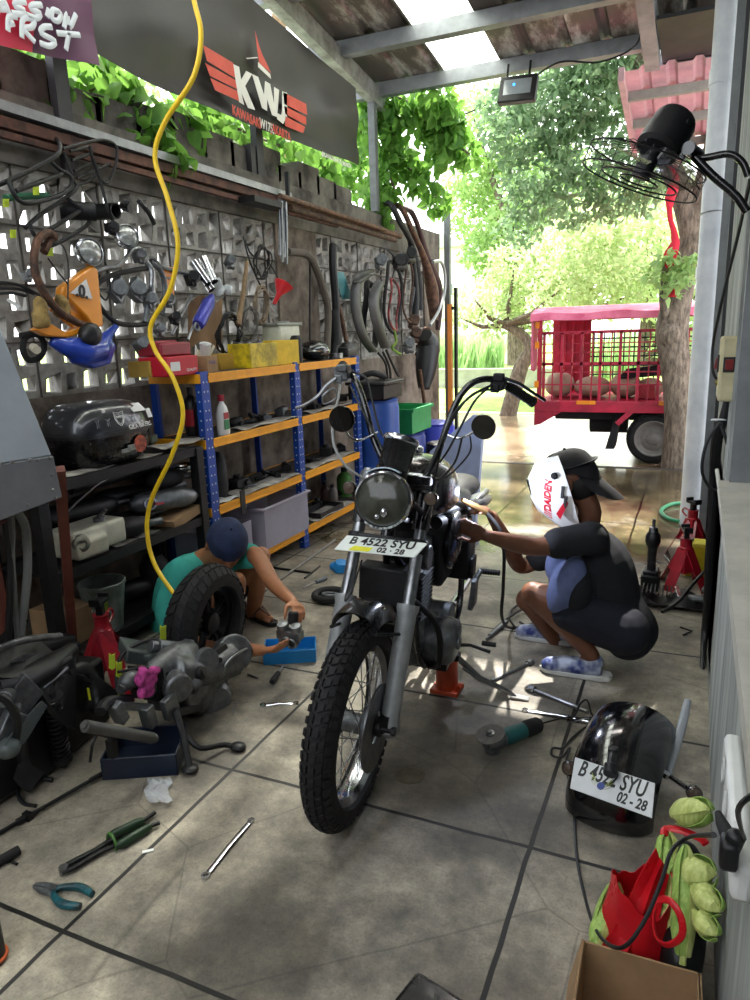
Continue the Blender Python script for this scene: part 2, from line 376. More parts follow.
for y in np.arange(1.0, 8.4, .56):
    if 5.0 < y < 5.8: continue
    m.box((XW + .001, y, 1.88), (.012, .008, 1.12))
for z in (1.6, 1.88, 2.16): m.box((XW + .001, 3.04, z), (.012, 4.08, .008)); m.box((XW + .001, 7.1, z), (.012, 2.7, .008))
struct('trim_4', m, mat('joint_mortar', '4c4843', .9, 0, .2, 10), smooth=0)
# neighbour's pale wall beyond the pierced blocks
m = MB(); m.box((-4.6, 4.5, .55), (.15, 16, 1.1)); struct('wall_back', m, mat('pale_render', 'd8d4cb', .9, 0, .15, 3))
# ledge rails carried on the wall: galvanised channel, rusty angle
m = MB(); m.beam(U(0, 107, x=XW + .06) - V3(0, .6, 0), (XW + .06, 5.2, U(270, 192, x=XW + .06).z), .1, .045); struct('trim_5', m, mat('galvanised', '9c9e9e', .4, .7, .25, 15, bump=.05))
m = MB(); m.beam((XW + .07, 1.5, 2.6), (XW + .07, 5.3, 2.6), .05, .05)
m.beam((XW + .1, 1.5, 2.545), (XW + .1, 6.0, 2.52), .03, .03); struct('trim_6', m, mat('rusty_red_steel', '6b4638', .7, .2, .4, 12, bump=.3, h2='3a2a25'))
# posts on the left wall
def upos(u, v0, v1, x, w=.07, d=.07, m=None):
    a, b = U(u, v0, x=x), U(u, v1, x=x); m = m or MB(); m.box((x, (a.y + b.y) / 2, (a.z + b.z) / 2), (w, d, abs(b.z - a.z))); return m
pg = mat('grey_post_paint', '6f7273', .5, .4, .25, 10)
m = MB(); m.box((XW + .02, 7.03, 3.35), (.07, .07, 1.15)); struct('trim_7', m, pg)
m = MB(); m.box((XW + .04, 3.02, 2.85), (.05, .09, .8)); struct('trim_8', m, mat('dark_post_paint', '3d3c3e', .5, .4, .25, 10))
m = MB(); m.box((XW + .0, 4.92, 3.0), (.05, .09, .9)); m.box((XW + .0, 4.82, 2.78), (.05, .06, .35)); struct('trim_9', m, mat('dark_post_paint', '3d3c3e', .5, .4, .25, 10))
m = MB(); m.box((XW + .1, 9.1, 1.6), (.07, .07, 3.2)); struct('trim_10', m, pg)
# end of wall: tall orange edged gate leaf
m = MB(); m.box((XW + .16, 9.0, 1.05), (.05, .06, 1.7)); struct('door_1', m, [mat('orange_edge', 'e08a3c', .6, 0, .1), ])
m = MB(); m.box((XW + .24, 9.0, 1.1), (.035, .06, 2.0)); m.box((XW + .2, 9.0, 1.85), (.12, .04, .04)); struct('door_2', m, blackm)

# ---- right wall
rw = mat('streaked_cement', 'a5a9a5', .75, 0, .35, 3.2, bump=.08, h2='6c706d', aniso=(3, 3, .35), detail=9)
XR = .14
m = MB(); m.box((XR + .15, 1.8, .46), (.3, 8.2, .92)); m.box((XR + .15, 4.55, 1.98), (.3, 2.7, 3.86)); struct('wall_right', m, rw)
m = MB(); m.box((XR + .22, .9, 2.4), (.1, 4.6, 3.0)); struct('door_3', m, mat('black_shutter', '0c0c0e', .5, .2, .3, 6))
m = MB(); m.box((XR + .05, .9, .94), (.16, 4.5, .045)); struct('trim_11', m, mat('pale_sill', 'b5b3aa', .6, 0, .2, 8))
m = MB(); m.box((XR + .07, 3.17, 2.35), (.12, .1, 2.8)); struct('trim_12', m, mat('grey_frame', '7b7f81', .5, .2, .2, 8))
m = MB(); m.box((XR + .005, 4.9, 2.3), (.05, .07, 3.2)); struct('trim_13', m, mat('dark_frame', '2c2e30', .5, .2, .2, 8))
m = MB(); m.box((XR + .0, 5.80, 1.97), (.1, .16, 3.86)); struct('trim_14', m, mat('grey_frame', '7b7f81', .5, .2, .2, 8))
m = MB(); m.box((XR - .005, 4.1, .6), (.012, 1.3, .9)); 

# ---- unseen rear wall behind the camera, added to darken reflections, open above
m = MB(); m.box((-1.5, -2.05, 1.15), (4.4, .1, 2.3)); struct('wall_back', m, plaster)
# ---- roof
TR = math.tan(radians(7))
def zr(y): return 3.94 + TR * (7.12 - y)
def sheet(x0, x1, y0, y1, pitch=.33, h=.035, z=zr, dz=.035, lap=0):
    prof = []; x = x0
    while x < x1 - 1e-6:
        for dx, hh in ((0, 0), (pitch - .1, 0), (pitch - .075, h), (pitch - .025, h), (pitch, 0)):
            if x + dx <= x1 + 1e-6 and (dx > 0 or not prof): prof.append((x + dx, hh))
        x += pitch
    if prof[-1][0] < x1: prof.append((x1, 0))
    return [[Vector((px, y, z(y) + dz + hh)) for px, hh in prof] for y in (y0, y1)]
def roof_mat():
    m = bpy.data.materials.new('old_foil_backed_roofing'); m.use_nodes = True; nt = m.node_tree; N = nt.nodes; L = nt.links; b = N['Principled BSDF']
    tc = N.new('ShaderNodeTexCoord'); n1 = N.new('ShaderNodeTexNoise'); n1.inputs['Scale'].default_value = 1.7; n1.inputs['Detail'].default_value = 9; n1.inputs['Roughness'].default_value = .7
    mp = N.new('ShaderNodeMapping'); mp.inputs['Scale'].default_value = (1.6, .5, 1); L.new(tc.outputs['Object'], mp.inputs[0]); L.new(mp.outputs[0], n1.inputs['Vector'])
    r = N.new('ShaderNodeValToRGB'); e = r.color_ramp.elements; e[0].position = .40; e[0].color = hexc('b7b3ab'); e[1].position = .62; e[1].color = hexc('4e4a45')
    k = e.new(.47); k.color = hexc('8d8880'); k = e.new(.52); k.color = hexc('5b5048')
    L.new(n1.outputs['Fac'], r.inputs[0]); L.new(r.outputs[0], b.inputs['Base Color']); b.inputs['Roughness'].default_value = .5; b.inputs['Metallic'].default_value = .2
    return m
m = MB()
m.shell(sheet(-3.35, -2.36, -1.6, 7.2), .004)
m.shell(sheet(-1.83, .5, 5.12, 7.2), .004); m.shell(sheet(-1.83, .5, -1.6, 4.72), .004); m.shell(sheet(-.78, .5, 4.7, 5.14), .004)  # unseen opening left between sheets, added to put a sun patch on the floor
struct('ceiling', m, roof_mat(), smooth=0)
clr = bpy.data.materials.new('milky_translucent_sheet'); clr.use_nodes = True; N = clr.node_tree.nodes; L = clr.node_tree.links
tr = N.new('ShaderNodeBsdfTranslucent'); tr.inputs[0].default_value = (.9, .93, .88, 1); tp = N.new('ShaderNodeBsdfTransparent'); tp.inputs[0].default_value = (.95, .97, .95, 1)
ms = N.new('ShaderNodeMixShader'); nz = N.new('ShaderNodeTexNoise'); nz.inputs['Scale'].default_value = 5; nz.inputs['Detail'].default_value = 8; rr = N.new('ShaderNodeMapRange'); rr.inputs['From Min'].default_value = .4; rr.inputs['From Max'].default_value = .6; rr.inputs['To Min'].default_value = .15; rr.inputs['To Max'].default_value = .45
L.new(nz.outputs['Fac'], rr.inputs[0]); L.new(rr.outputs[0], ms.inputs[0]); L.new(tr.outputs[0], ms.inputs[1]); L.new(tp.outputs[0], ms.inputs[2]); L.new(ms.outputs[0], N['Material Output'].inputs[0])
m = MB(); m.shell(sheet(-2.38, -1.81, -1.6, 7.2, .19), .003); struct('window_1', m, clr, smooth=0)
bm_ = mat('roof_beam_paint', '8b8e92', .45, .45, .25, 8)
for i, y in enumerate((7.12, 6.28, 5.35, 4.3, 3.2, 2.1, 1.0)):
    m = MB(); m.box((-1.43, y, zr(y) - .03), (3.9, .05, .12)); m.box((-1.43, y + .03, zr(y) + .025), (3.9, .09, .01)); m.box((-1.43, y + .03, zr(y) - .085), (3.9, .09, .01)); struct('trim_%d' % (20 + i), m, bm_)
m = MB(); m.beam((XW + .03, 7.25, zr(7.25) - .1), (XW + .03, -1.6, zr(-1.6) - .1), .09, .16); struct('trim_15', m, mat('pale_channel', 'a8a9a6', .5, .4, .25, 7, h2='777672'))
m = MB(); m.beam((-.52, 7.3, zr(7.3) - .1), (-.52, 3.0, zr(3.0) - .1), .12, .2); struct('trim_16', m, bm_)
# dark ceiling panel between the beam and the right wall
m = MB(); m.box((-.19, 6.95, 3.83), (.52, 1.05, .03)); struct('trim_17', m, mat('dark_board', '151617', .6, 0, .3, 5))
m = MB(); m.box((-.19, 7.5, 3.84), (.6, .06, .09)); struct('trim_18', m, bm_)
# neighbour's pink translucent roof
pinkm = mat('pink_roof_sheet', 'c9a3a6', .5, 0, .2, 5, h2='b08a90', trans=.22)
zp = lambda y: 3.74 - .17 * (y - 7.3)
m = MB(); m.shell(sheet(-.76, .6, 7.35, 9.0, .22, .03, zp, .04), .004); struct('ceiling', m, pinkm, smooth=0)
m = MB(); m.beam((-.78, 7.3, zp(7.3)), (-.78, 9.05, zp(9.05)), .05, .12)
struct('trim_19', m, mat('pink_trim', 'c09a9c', .6, 0, .2))
for i, y in enumerate((7.75, 8.35, 8.95)):
    m = MB(); m.box((-.1, y, zp(y)), (1.35, .06, .08)); struct('trim_%d' % (30 + i), m, mat('grey_purlin', '8f8c84', .6, .1, .2))

# ================================================================ GREENERY
def leafm(n, h, h2, tr=.45):
    return mat(n, h, .45, 0, .3, 6, h2=h2, trans=tr, spec=.35)
def leaves(n, centers, L0, W0, seed, droop=.3, flatn=0, build_pts=False):
    rg = np.random.RandomState(seed); C = np.array([c[:3] for c in centers]); R = np.array([c[3:6] if len(c) > 4 else (c[3],) * 3 for c in centers]); w = R.prod(1) ** .8; w /= w.sum()
    idx = rg.choice(len(C), n, p=w); d = rg.normal(size=(n, 3)); d /= np.linalg.norm(d, axis=1)[:, None]; rad = rg.uniform(.25, 1, n) ** .5
    P = C[idx] + d * R[idx] * rad[:, None]
    a = rg.normal(size=(n, 3)); a[:, 2] -= droop * 1.5; a /= np.linalg.norm(a, axis=1)[:, None]
    b = rg.normal(size=(n, 3)); b -= (b * a).sum(1)[:, None] * a; b /= np.linalg.norm(b, axis=1)[:, None]; c = np.cross(a, b)
    s = rg.uniform(.65, 1.25, n)[:, None]; L = L0 * s; Wd = W0 * s
    if flatn: v = np.stack([P] + [P + a * L * x_ + b * Wd * y_ + c * Wd * z_ for x_, y_, z_ in ((-.06, .22, .06), (.1, .46, .14), (.38, .5, .14), (.72, .24, .02), (1, 0, -.14), (.72, -.24, .02), (.38, -.5, .14), (.1, -.46, .14), (-.06, -.22, .06))], 1).reshape(-1, 3)
    else: v = np.stack([P, P + a * L * .35 + b * Wd * .5 + c * Wd * .15, P + a * L, P + a * L * .35 - b * Wd * .5 + c * Wd * .15], 1).reshape(-1, 3)
    return v, n
def leafmesh(name, v, n, mat_, parent):
    me = bpy.data.meshes.new(name); o0 = np.array(worldmat(parent).translation) if parent else 0
    K = len(v) // n; me.vertices.add(n * K); me.vertices.foreach_set('co', (v - o0).astype(np.float32).ravel())
    idx = np.arange(n * K).reshape(-1, K); tri = np.stack([idx[:, [0, i, i + 1]] for i in range(1, K - 1)], 1).reshape(-1)
    me.loops.add(len(tri)); me.loops.foreach_set('vertex_index', tri.astype(np.int32)); me.polygons.add(n * (K - 2))
    me.polygons.foreach_set('loop_start', np.arange(0, n * (K - 2) * 3, 3, dtype=np.int32)); me.update(calc_edges=True); me.validate()
    me.materials.append(mat_); o = bpy.data.objects.new(name, me); COL.objects.link(o); o.parent = parent; return o
bark = mat('bark', '7d6f60', .9, 0, .4, 14, bump=.5, h2='453b32', aniso=(2, 2, .6))
gr_dark = leafm('leaf_grey_green', '7d9a70', '4a6a4a'); gr_mid = leafm('leaf_mid_green', 'a3c078', '74985a', .5); gr_lime = leafm('leaf_lime', 'c4d3a0', '98b274', .55); gr_vine = leafm('leaf_vine', '7dab4c', '467a30', .45)  # lime and mid greens are paled to paint distance haze into the leaves
# big roadside tree just outside the threshold
t = thing('roadside_tree', 'tall leaning tree with thick brown forked trunk in front of red truck, dense crown', 'tree', (-.1, 8.62, -.05))
m = MB(); tp_ = [U(u, v, y=y) for u, v, y in ((679, 472, 8.62), (680, 420, 8.62), (676, 370, 8.62), (672, 330, 8.64), (680, 290, 8.66), (690, 250, 8.68), (697, 215, 8.7), (706, 180, 8.75), (722, 110, 8.9), (735, 20, 9.1))]
tp_[0].z = -.08
m.tube(cr(tp_, 5), crf([.20, .165, .155, .17, .14, .13, .13, .11, .1, .09], 5), 16)
a = [U(u, v, y=y) for u, v, y in ((694, 240, 8.68), (684, 200, 8.7), (668, 160, 8.8), (655, 120, 9.0), (640, 60, 9.3), (600, 10, 9.6))]
m.tube(cr(a, 5), crf([.13, .12, .11, .1, .08, .05], 5), 12)
a = [U(u, v, y=y) for u, v, y in ((670, 335, 8.62), (664, 300, 8.5), (667, 262, 8.42), (672, 250, 8.4))]
m.tube(cr(a, 4), crf([.07, .05, .04, .02], 4), 8)
m.sph(U(671, 335, y=8.6), (.14, .2, .16)); build('trunk', m, bark, t, smooth=60)
cs = []
for u, v, y, r in ((520, 130, 9.6, .55), (560, 110, 9.7, .65), (590, 150, 9.8, .6), (540, 170, 10, .55), (600, 90, 9.5, .6), (630, 60, 9.5, .6), (575, 200, 10, .5), (545, 90, 9.6, .5), (625, 190, 9.9, .5), (500, 110, 9.8, .4), (650, 175, 9.6, .45), (610, 30, 9.3, .7), (530, 200, 10.2, .4), (700, 60, 9.5, .6), (520, 230, 10.4, .35)):
    p = U(u, v, y=y); cs.append((p.x, p.y, p.z, r, r, r * .75))
v, n = leaves(7500, cs, .13, .06, 5); leafmesh('crown', v, n, gr_dark, t)
cs = [tuple(U(u, v, y=8.3)) + (r,) for u, v, r in ((668, 262, .14), (680, 275, .15), (655, 275, .12), (690, 262, .12), (672, 290, .1))]
v, n = leaves(260, cs, .11, .06, 8); leafmesh('shoot', v, n, gr_mid, t)
m = MB(); m.grid([[U(668 + 4 * sin(k * 1.3), 165 + k * 11, y=8.35) + V3(.02 * sin(k * 2), 0, 0), U(676 + 4 * sin(k * 1.1), 165 + k * 11, y=8.33)] for k in range(13)])
o = build('ribbon', m, mat('red_cloth', 'd8203a', .7, 0, .1), t, solid=.003); o['label'] = 'red cloth strip'
# bright trees behind
def far_tree(label, base, trunk, blobs, n, Ls, mt, seed, rt=.1, name='leafy_tree'):
    t = thing(name, label, 'tree', base, group=None); m = MB(); m.tube(cr(trunk, 5), [rt * (1 - .6 * i / (5 * (len(trunk) - 1))) for i in range(5 * (len(trunk) - 1) + 1)], 10)
    for b in blobs[::3]: m.tube([trunk[-1], (Vector(trunk[-1]) + Vector(b[:3])) / 2 + V3(0, 0, -.1), b[:3]], [rt * .4, rt * .25, .01], 6)
    build('trunk', m, bark, t, smooth=60); v, n = leaves(n, blobs, Ls, Ls * .5, seed); leafmesh('crown', v, n, mt, t)
def blobs(lst, y, dr=.8, seed=0):
    rg = random.Random(seed); return [tuple(U(u, v, y=y + rg.uniform(-dr, dr))) + (r, r, r * .75) for u, v, r in lst]
tk = [U(u, v, y=13.5) for u, v in ((512, 395), (520, 370), (530, 350), (522, 335), (505, 325))]; tk[0] = tk[0] + V3(-.1, 0, -.5)
far_tree('small yellow-green tree with crooked leaning trunk left of the red truck', (tk[0].x, 13.5, 0), tk,
    blobs([(475, 300, .5), (500, 290, .6), (530, 300, .6), (460, 318, .3), (490, 318, .45), (545, 270, .6), (515, 262, .6), (570, 250, .8), (600, 260, .8), (560, 290, .6), (640, 250, .9), (610, 285, .7), (650, 290, .7), (590, 225, .7), (630, 215, .7), (535, 325, .35)], 13.5, seed=1), 9500, .13, gr_lime, 11, .17)
tk = [U(u, v, y=17) for u, v in ((517, 365), (516, 330), (518, 290), (514, 250), (505, 215))]
far_tree('tall light green tree in the distance left of centre, crown reaching the roof', (tk[0].x, 17, 0), tk,
    blobs([(480, 215, .9), (500, 190, 1), (520, 230, 1), (490, 250, .8), (545, 210, .9), (470, 180, .7), (530, 160, .9), (485, 140, .8), (505, 110, .8), (470, 105, .5), (560, 180, 1.), (455, 190, .35), (500, 270, .6), (600, 200, .9)], 17, seed=2), 9000, .16, gr_mid, 12, .24)
tk = [U(u, v, y=19) for u, v in ((650, 370), (648, 330), (650, 290), (645, 230))]
far_tree('bright leafy tree behind the right end of the red truck', (tk[0].x, 19, 0), tk,
    blobs([(600, 290, 1.1), (650, 250, 1.2), (690, 290, 1.2), (700, 220, 1.2), (660, 200, 1.), (560, 300, .8), (720, 260, 1.2), (620, 240, 1.1), (690, 340, 1), (730, 340, 1.2)], 19, seed=3), 8000, .18, gr_lime, 13, .25)
# thicket of tall pale plants behind the lawn
for i, (u, lab) in enumerate(((447, 'leftmost clump of tall pale reeds behind the lawn'), (466, 'second clump of tall pale reeds behind the lawn'), (487, 'third clump of tall pale reeds, left of the crooked trunk'), (600, 'clump of pale reeds seen through the truck cage'), (660, 'clump of pale reeds behind the truck, near the big tree'))):
    p = U(u, 372, y=22 + (i % 3) * 1.3); p.z = .1; t = thing('reed_clump', lab, 'plant', p, group=None)
    rg = random.Random(i); m = MB()
    for k in range(150):
        x, y = p.x + rg.uniform(-.55, .55) * (1 if i < 3 else 2.2), p.y + rg.uniform(-.4, .4); h = rg.uniform(.8, 1.45); a = rg.uniform(-.3, .3); m.add([(x - .03, y, .05), (x + .03, y, .05), (x + a + .015, y + .05, h), (x + a - .015, y, h)], [(0, 1, 2, 3)])
    build('blades', m, leafm('leaf_reed', 'a9c48e', '7fa667', .5), t, smooth=0)
# low rubble wall at the end of the lawn, distant pale houses
m = MB(); m.box((-7, 19.2, .25), (9, .3, .5)); o = tag(build('garden_wall', m, mat('pale_rubble', 'a9a79c', .9, 0, .3, 3)), 'low grey boundary wall at the far end of the lawn', 'wall')
def house(label, u0, u1, v0, v1, y, col, roof):
    a, b = U(u0, v0, y=y), U(u1, v1, y=y); t = thing('house', label, 'house', ((a.x + b.x) / 2, y + 2, 0)); m = MB(); m.box(((a.x + b.x) / 2, y + 2, a.z / 2), (abs(b.x - a.x), 4, a.z)); build('walls', m, col, t)
    m = MB(); m.prism([(a.x - .4, y - .5, a.z), (b.x + .4, y - .5, a.z), ((a.x + b.x) / 2, y - .5, a.z + roof)], (0, 5, 0)); build('roof', m, mat('pale_roof', 'a8acab', .7, 0, .15), t)
    w = abs(b.x - a.x)
    for k in (-.25, .2):
        m = MB(); m.box(((a.x + b.x) / 2 + k * w, y - .02, a.z * .6), (w * .14, .1, a.z * .2)); f = build('window', m, mat('pale_window_frame', 'c2c8c6', .5), t); m = MB(); m.box(((a.x + b.x) / 2 + k * w, y - .08, a.z * .6), (w * .11, .03, a.z * .16)); build('pane', m, mat('dark_pane', '6f7b7c', .2), f)
house('pale two-storey house far behind the lawn, grey gable roof', 466, 520, 262, 330, 30, mat('white_render', 'e4e4e0', .9, 0, .08, 2), 1.0)
house('distant white house at the left edge of the opening', 425, 462, 250, 330, 38, mat('white_render', 'e4e4e0', .9, 0, .08, 2), .8)
# climbing vine along the wall top
def vine(label, strands, n, Ls, seed, mt=gr_vine, stem=.012):
    p0 = Vector(strands[0][0]); t = thing('climbing_vine', label, 'plant', p0); m = MB(); cs = []
    for s in strands:
        c = cr(s, 6); m.tube(c, stem, 6)
        cs += [(q.x, q.y, q.z, s_, s_, s_) for q in c[::2] for s_ in (.16,)]
    build('stem', m, bark, t, smooth=60); v, k = leaves(n, cs, Ls, Ls * .85, seed, droop=.9, flatn=1); leafmesh('leaves', v, k, mt, t)
q = lambda u, v, x: U(u, v, x=x)
vine('leafy green vine climbing behind the graffiti banner at the left', [[q(0, 60, -3.35), q(30, 90, -3.3), q(60, 100, -3.25), q(95, 90, -3.25)], [q(0, 100, -3.35), q(35, 115, -3.3), q(70, 150, -3.2), ], [q(-20, 30, -3.5), q(40, 60, -3.5), q(100, 80, -3.5)]], 420, .11, 21)
vine('leafy green vine spilling over the wall below the dark banner', [[q(100, 80, -3.35), q(125, 105, -3.25), q(150, 120, -3.25), q(185, 130, -3.2)], [q(110, 110, -3.3), q(140, 140, -3.15), q(165, 158, -3.1)], [q(180, 120, -3.4), q(210, 140, -3.3), q(235, 150, -3.3)]], 560, .12, 22)
vine('sunlit vine leaves on the wall behind the lower edge of the dark banner', [[q(190, 105, -3.5), q(240, 130, -3.5), q(290, 150, -3.6), q(330, 170, -3.6)], [q(200, 140, -3.4), q(240, 155, -3.4), q(262, 165, -3.3)], [q(270, 130, -3.7), q(320, 150, -3.7), q(350, 190, -3.7)]], 700, .11, 23)
yq = lambda u, v, y: U(u, v, y=y)
vine('hanging branch of large leaves in the upper opening beside the roof post', [[yq(370, 100, 7.3), yq(400, 98, 7.4), yq(425, 115, 7.5), yq(445, 135, 7.5), yq(470, 155, 7.6)], [yq(375, 105, 7.3), yq(392, 130, 7.4), yq(400, 160, 7.5), yq(425, 180, 7.5), yq(438, 200, 7.6)], [yq(368, 100, 7.3), yq(380, 150, 7.35), yq(395, 190, 7.4)], [yq(410, 108, 7.4), yq(430, 130, 7.5), yq(445, 160, 7.5)], [yq(430, 95, 7.3), yq(445, 110, 7.4), yq(455, 130, 7.5)]], 950, .13, 24)
vine('dense vine behind the roof post at the banner corner', [[yq(355, 105, 7.6), yq(362, 140, 7.6), yq(360, 180, 7.6)], [yq(345, 120, 7.9), yq(350, 160, 7.9)], [yq(372, 185, 7.3), yq(378, 205, 7.2), yq(376, 220, 7.2)]], 420, .1, 25)
t = thing('garden_tree', 'tree trunk with blurred leaves seen under the right end of the dark banner', 'tree', U(293, 200, x=-4.9).xy.to_3d())
a, b = U(290, 150, x=-4.9), U(296, 200, x=-4.9); m = MB(); m.tube([(b.x, b.y, 0), b, a, a + V3(0, -.1, 1.5)], [.13, .12, .11, .08], 10); build('trunk', m, wood, t)
cs = [tuple(U(u, v, x=-5.6)) + (.5,) for u, v in ((250, 120), (300, 140), (330, 150), (220, 110), (350, 160), (100, 60), (160, 80), (60, 50), (20, 60), (350, 110))]
v, n = leaves(2600, cs, .14, .07, 31); leafmesh('crown', v, n, gr_mid, t)
# yellow gate pillar
m = MB(); m.box((.12, 9.75, .95), (.22, .3, 1.9)); tag(build('gate_pillar', m, mat('yellow_render', 'd9c27c', .8, 0, .15)), 'pale yellow gate pillar between the tree trunk and the white pipe', 'pillar')
# ================================================================ MOTORCYCLE
def tyre_mb(M, R, w, h, blocks='road', nseg=72, pitch=None):
    """axis = local x, centre at origin of M"""
    m = MB(); m.M = M; prof = []
    for k in range(17):
        t = pi * k / 16 ; prof.append((w / 2 * cos(t) * (1.0 + .06 * sin(t)), R - h + h * sin(t) ** .75))
    prof = [(prof[0][0] * .82, R - h - .006)] + prof + [(prof[-1][0] * .82, R - h - .006)]
    n = 96; vs = []; fs = []; k = len(prof)
    for i in range(n):
        t = 2 * pi * i / n
        for a, r in prof: vs.append((a, r * sin(t), r * cos(t)))
    for i in range(n):
        j = (i + 1) % n
        for q in range(k): fs.append((i * k + q, j * k + q, j * k + (q + 1) % k, i * k + (q + 1) % k))
    m.add(vs, fs)
    def surf(u, t, dr):   # u -1..1 across the crown
        ang = pi / 2 - u * 1.12; a = w / 2 * cos(ang) * 1.03; r = R - h + h * abs(sin(ang)) ** .75 + dr * abs(sin(ang)); a += dr * cos(ang)
        return Vector((a, r * sin(t), r * cos(t)))
    def blk(u0, u1, t0, t1, d=.006, sk=0):
        dt = t1 - t0; c = [(u0, t0), (u1, t0 + sk), (u1, t1 + sk), (u0, t1)]
        uc, tc = (u0 + u1) / 2, (t0 + t1 + sk) / 2
        lo = [surf(u, t, -.002) for u, t in c]; hi = [surf(uc + (u - uc) * .9, tc + (t - tc) * .9, d) for u, t in c]
        m.add(lo + hi, [(4, 5, 6, 7), (0, 1, 5, 4), (1, 2, 6, 5), (2, 3, 7, 6), (3, 0, 4, 7)])
    st = 2 * pi / nseg
    for i in range(nseg):
        t = i * st
        if blocks == 'road':
            blk(-.17, .17, t, t + st * .60, .007, st * .25); 
            blk(-.50, -.25, t + st * .35, t + st * 1.05, .007, st * -.2); blk(.25, .50, t + st * .35, t + st * 1.05, .007, st * .2)
            blk(-.98, -.60, t, t + st * .68, .007); blk(.60, .98, t, t + st * .68, .007)
        else:
            blk(-.42, -.05, t, t + st * .78, .007, st * .5); blk(.05, .42, t + st * .45, t + st * 1.23, .007, -st * .5)
            blk(-.98, -.50, t + st * .1, t + st * .85, .007, st * .2); blk(.50, .98, t + st * .1, t + st * .85, .007, -st * .2)
    return m
BS = 1.0
MBK = T((-.99, 1.89, 0), 4.7, 0, 3.9)
MBi = MBK.inverted()
def BL(u, v, a=None, b=None, c=None):
    o = MBi @ Vector(CAM); d = RC.T @ np.array([u - CX, -(v - CY), -FPX]); d = MBi.to_3x3() @ Vector(d)
    ax, val = (0, a) if a is not None else (1, b) if b is not None else (2, c)
    return o + d * ((val - o[ax]) / d[ax])
bk = thing('motorcycle', 'black classic motorcycle with tall curved handlebars standing in the middle of the workshop floor', 'motorcycle', (-.99, 2.2, 0))
RW = .338; SR, CR_ = sin(radians(26.5)), cos(radians(26.5))
AX = Vector((0, 0, RW))
def fk(a, s, f=0): return Vector((a, .03 + s * SR - f * CR_, RW + s * CR_ + f * SR))
def bp(name, fn, mat_, parent=bk, **k):
    m = MB(); m.M = MBK; fn(m); return build(name, m, mat_, parent, **k)
WM = MBK @ Matrix.Translation(AX)
ty = build('front_tyre', tyre_mb(WM, RW, .098, .072, 'road', 58), rubber, bk, smooth=30)
m = MB(); m.M = WM
prof = [(.036, .258), (.036, .272), (.03, .272), (.026, .262), (.012, .248), (-.012, .248), (-.026, .262), (-.03, .272), (-.036, .272), (-.036, .258), (-.02, .238), (.02, .238)]
n = 72; vs = []; fs = []
for i in range(n):
    t = 2 * pi * i / n; vs += [(a, r * sin(t), r * cos(t)) for a, r in prof]
K = len(prof); fs = [(i * K + q, ((i + 1) % n) * K + q, ((i + 1) % n) * K + (q + 1) % K, i * K + (q + 1) % K) for i in range(n) for q in range(K)]
m.add(vs, fs); rim = build('front_rim', m, chrome, bk)
for i in range(36):
    t = 2 * pi * i / 36; sd_ = 1 if i % 2 else -1; k = 1 if (i // 2) % 2 else -1; t2 = t + k * .75
    m = MB(); m.M = WM; m.tube([(sd_ * .045, .055 * sin(t2), .055 * cos(t2)), (sd_ * .006, .243 * sin(t), .243 * cos(t))], .0019, 6)
    build('spoke', m, chrome, rim)
bp('front_hub', lambda m: (m.lathe([(.02, -.075), (.035, -.07), (.062, -.052), (.062, -.046), (.034, -.03), (.034, .03), (.062, .044), (.074, .05), (.074, .06), (.05, .072), (.022, .08)], AX, (1, 0, 0), 36)), darkalu)
def disc(m):
    m.lathe([(.12, .082), (.145, .08), (.145, .085), (.12, .087)], AX, (1, 0, 0), 48, cap=False); m.lathe([(.055, .08), (.125, .081), (.125, .086), (.055, .085)], AX, (1, 0, 0), 40, cap=False)
bp('brake_disc', disc, steel)
bp('front_axle', lambda m: (m.cyl((-.135, 0, RW), (.14, 0, RW), .009, n=12), m.cyl((.135, 0, RW), (.148, 0, RW), .015, n=6), m.cyl((.085, 0, RW), (.1, 0, RW), .028, n=20), m.box((.105, .02, RW + .012), (.035, .05, .055))), blackm)
for s in (1, -1):
    bp('fork_slider', lambda m: (m.tube([fk(.118 * s, -.03), fk(.118 * s, 0), fk(.116 * s, .05), fk(.114 * s, .37), fk(.114 * s, .385), fk(.114 * s, .40)], [.026, .034, .031, .034, .039, .039], 20), m.tube([fk(.118 * s, .18, -.03), fk(.118 * s, .2, -.035), fk(.118 * s, .31, -.035), fk(.118 * s, .33, -.02)], [.01, .018, .018, .01], 8), m.sph(fk(.12 * s, -.005), (.034, .034, .04))), mat('grey_fork_paint', '9da0a1', .5, .5, .25, 16, bump=.1))
    bp('fork_tube', lambda m: m.cyl(fk(.114 * s, .39), fk(.112 * s, .86), .022, n=20), steel)
    bp('fork_shroud', lambda m: m.cyl(fk(.112 * s, .66), fk(.112 * s, .79), .03, n=20), black)
bp('lower_clamp', lambda m: (m.box(fk(0, .60), (.24, .06, .045), rot('X', -26.5)), m.cyl(fk(.114, .575), fk(.114, .625), .033), m.cyl(fk(-.114, .575), fk(-.114, .625), .033)), blackm, bevel=.004)
bp('upper_clamp', lambda m: (m.box(fk(0, .825), (.24, .07, .03), rot('X', -26.5)), m.cyl(fk(.112, .80), fk(.112, .85), .031), m.cyl(fk(-.112, .80), fk(-.112, .85), .031)), darkalu, bevel=.004)
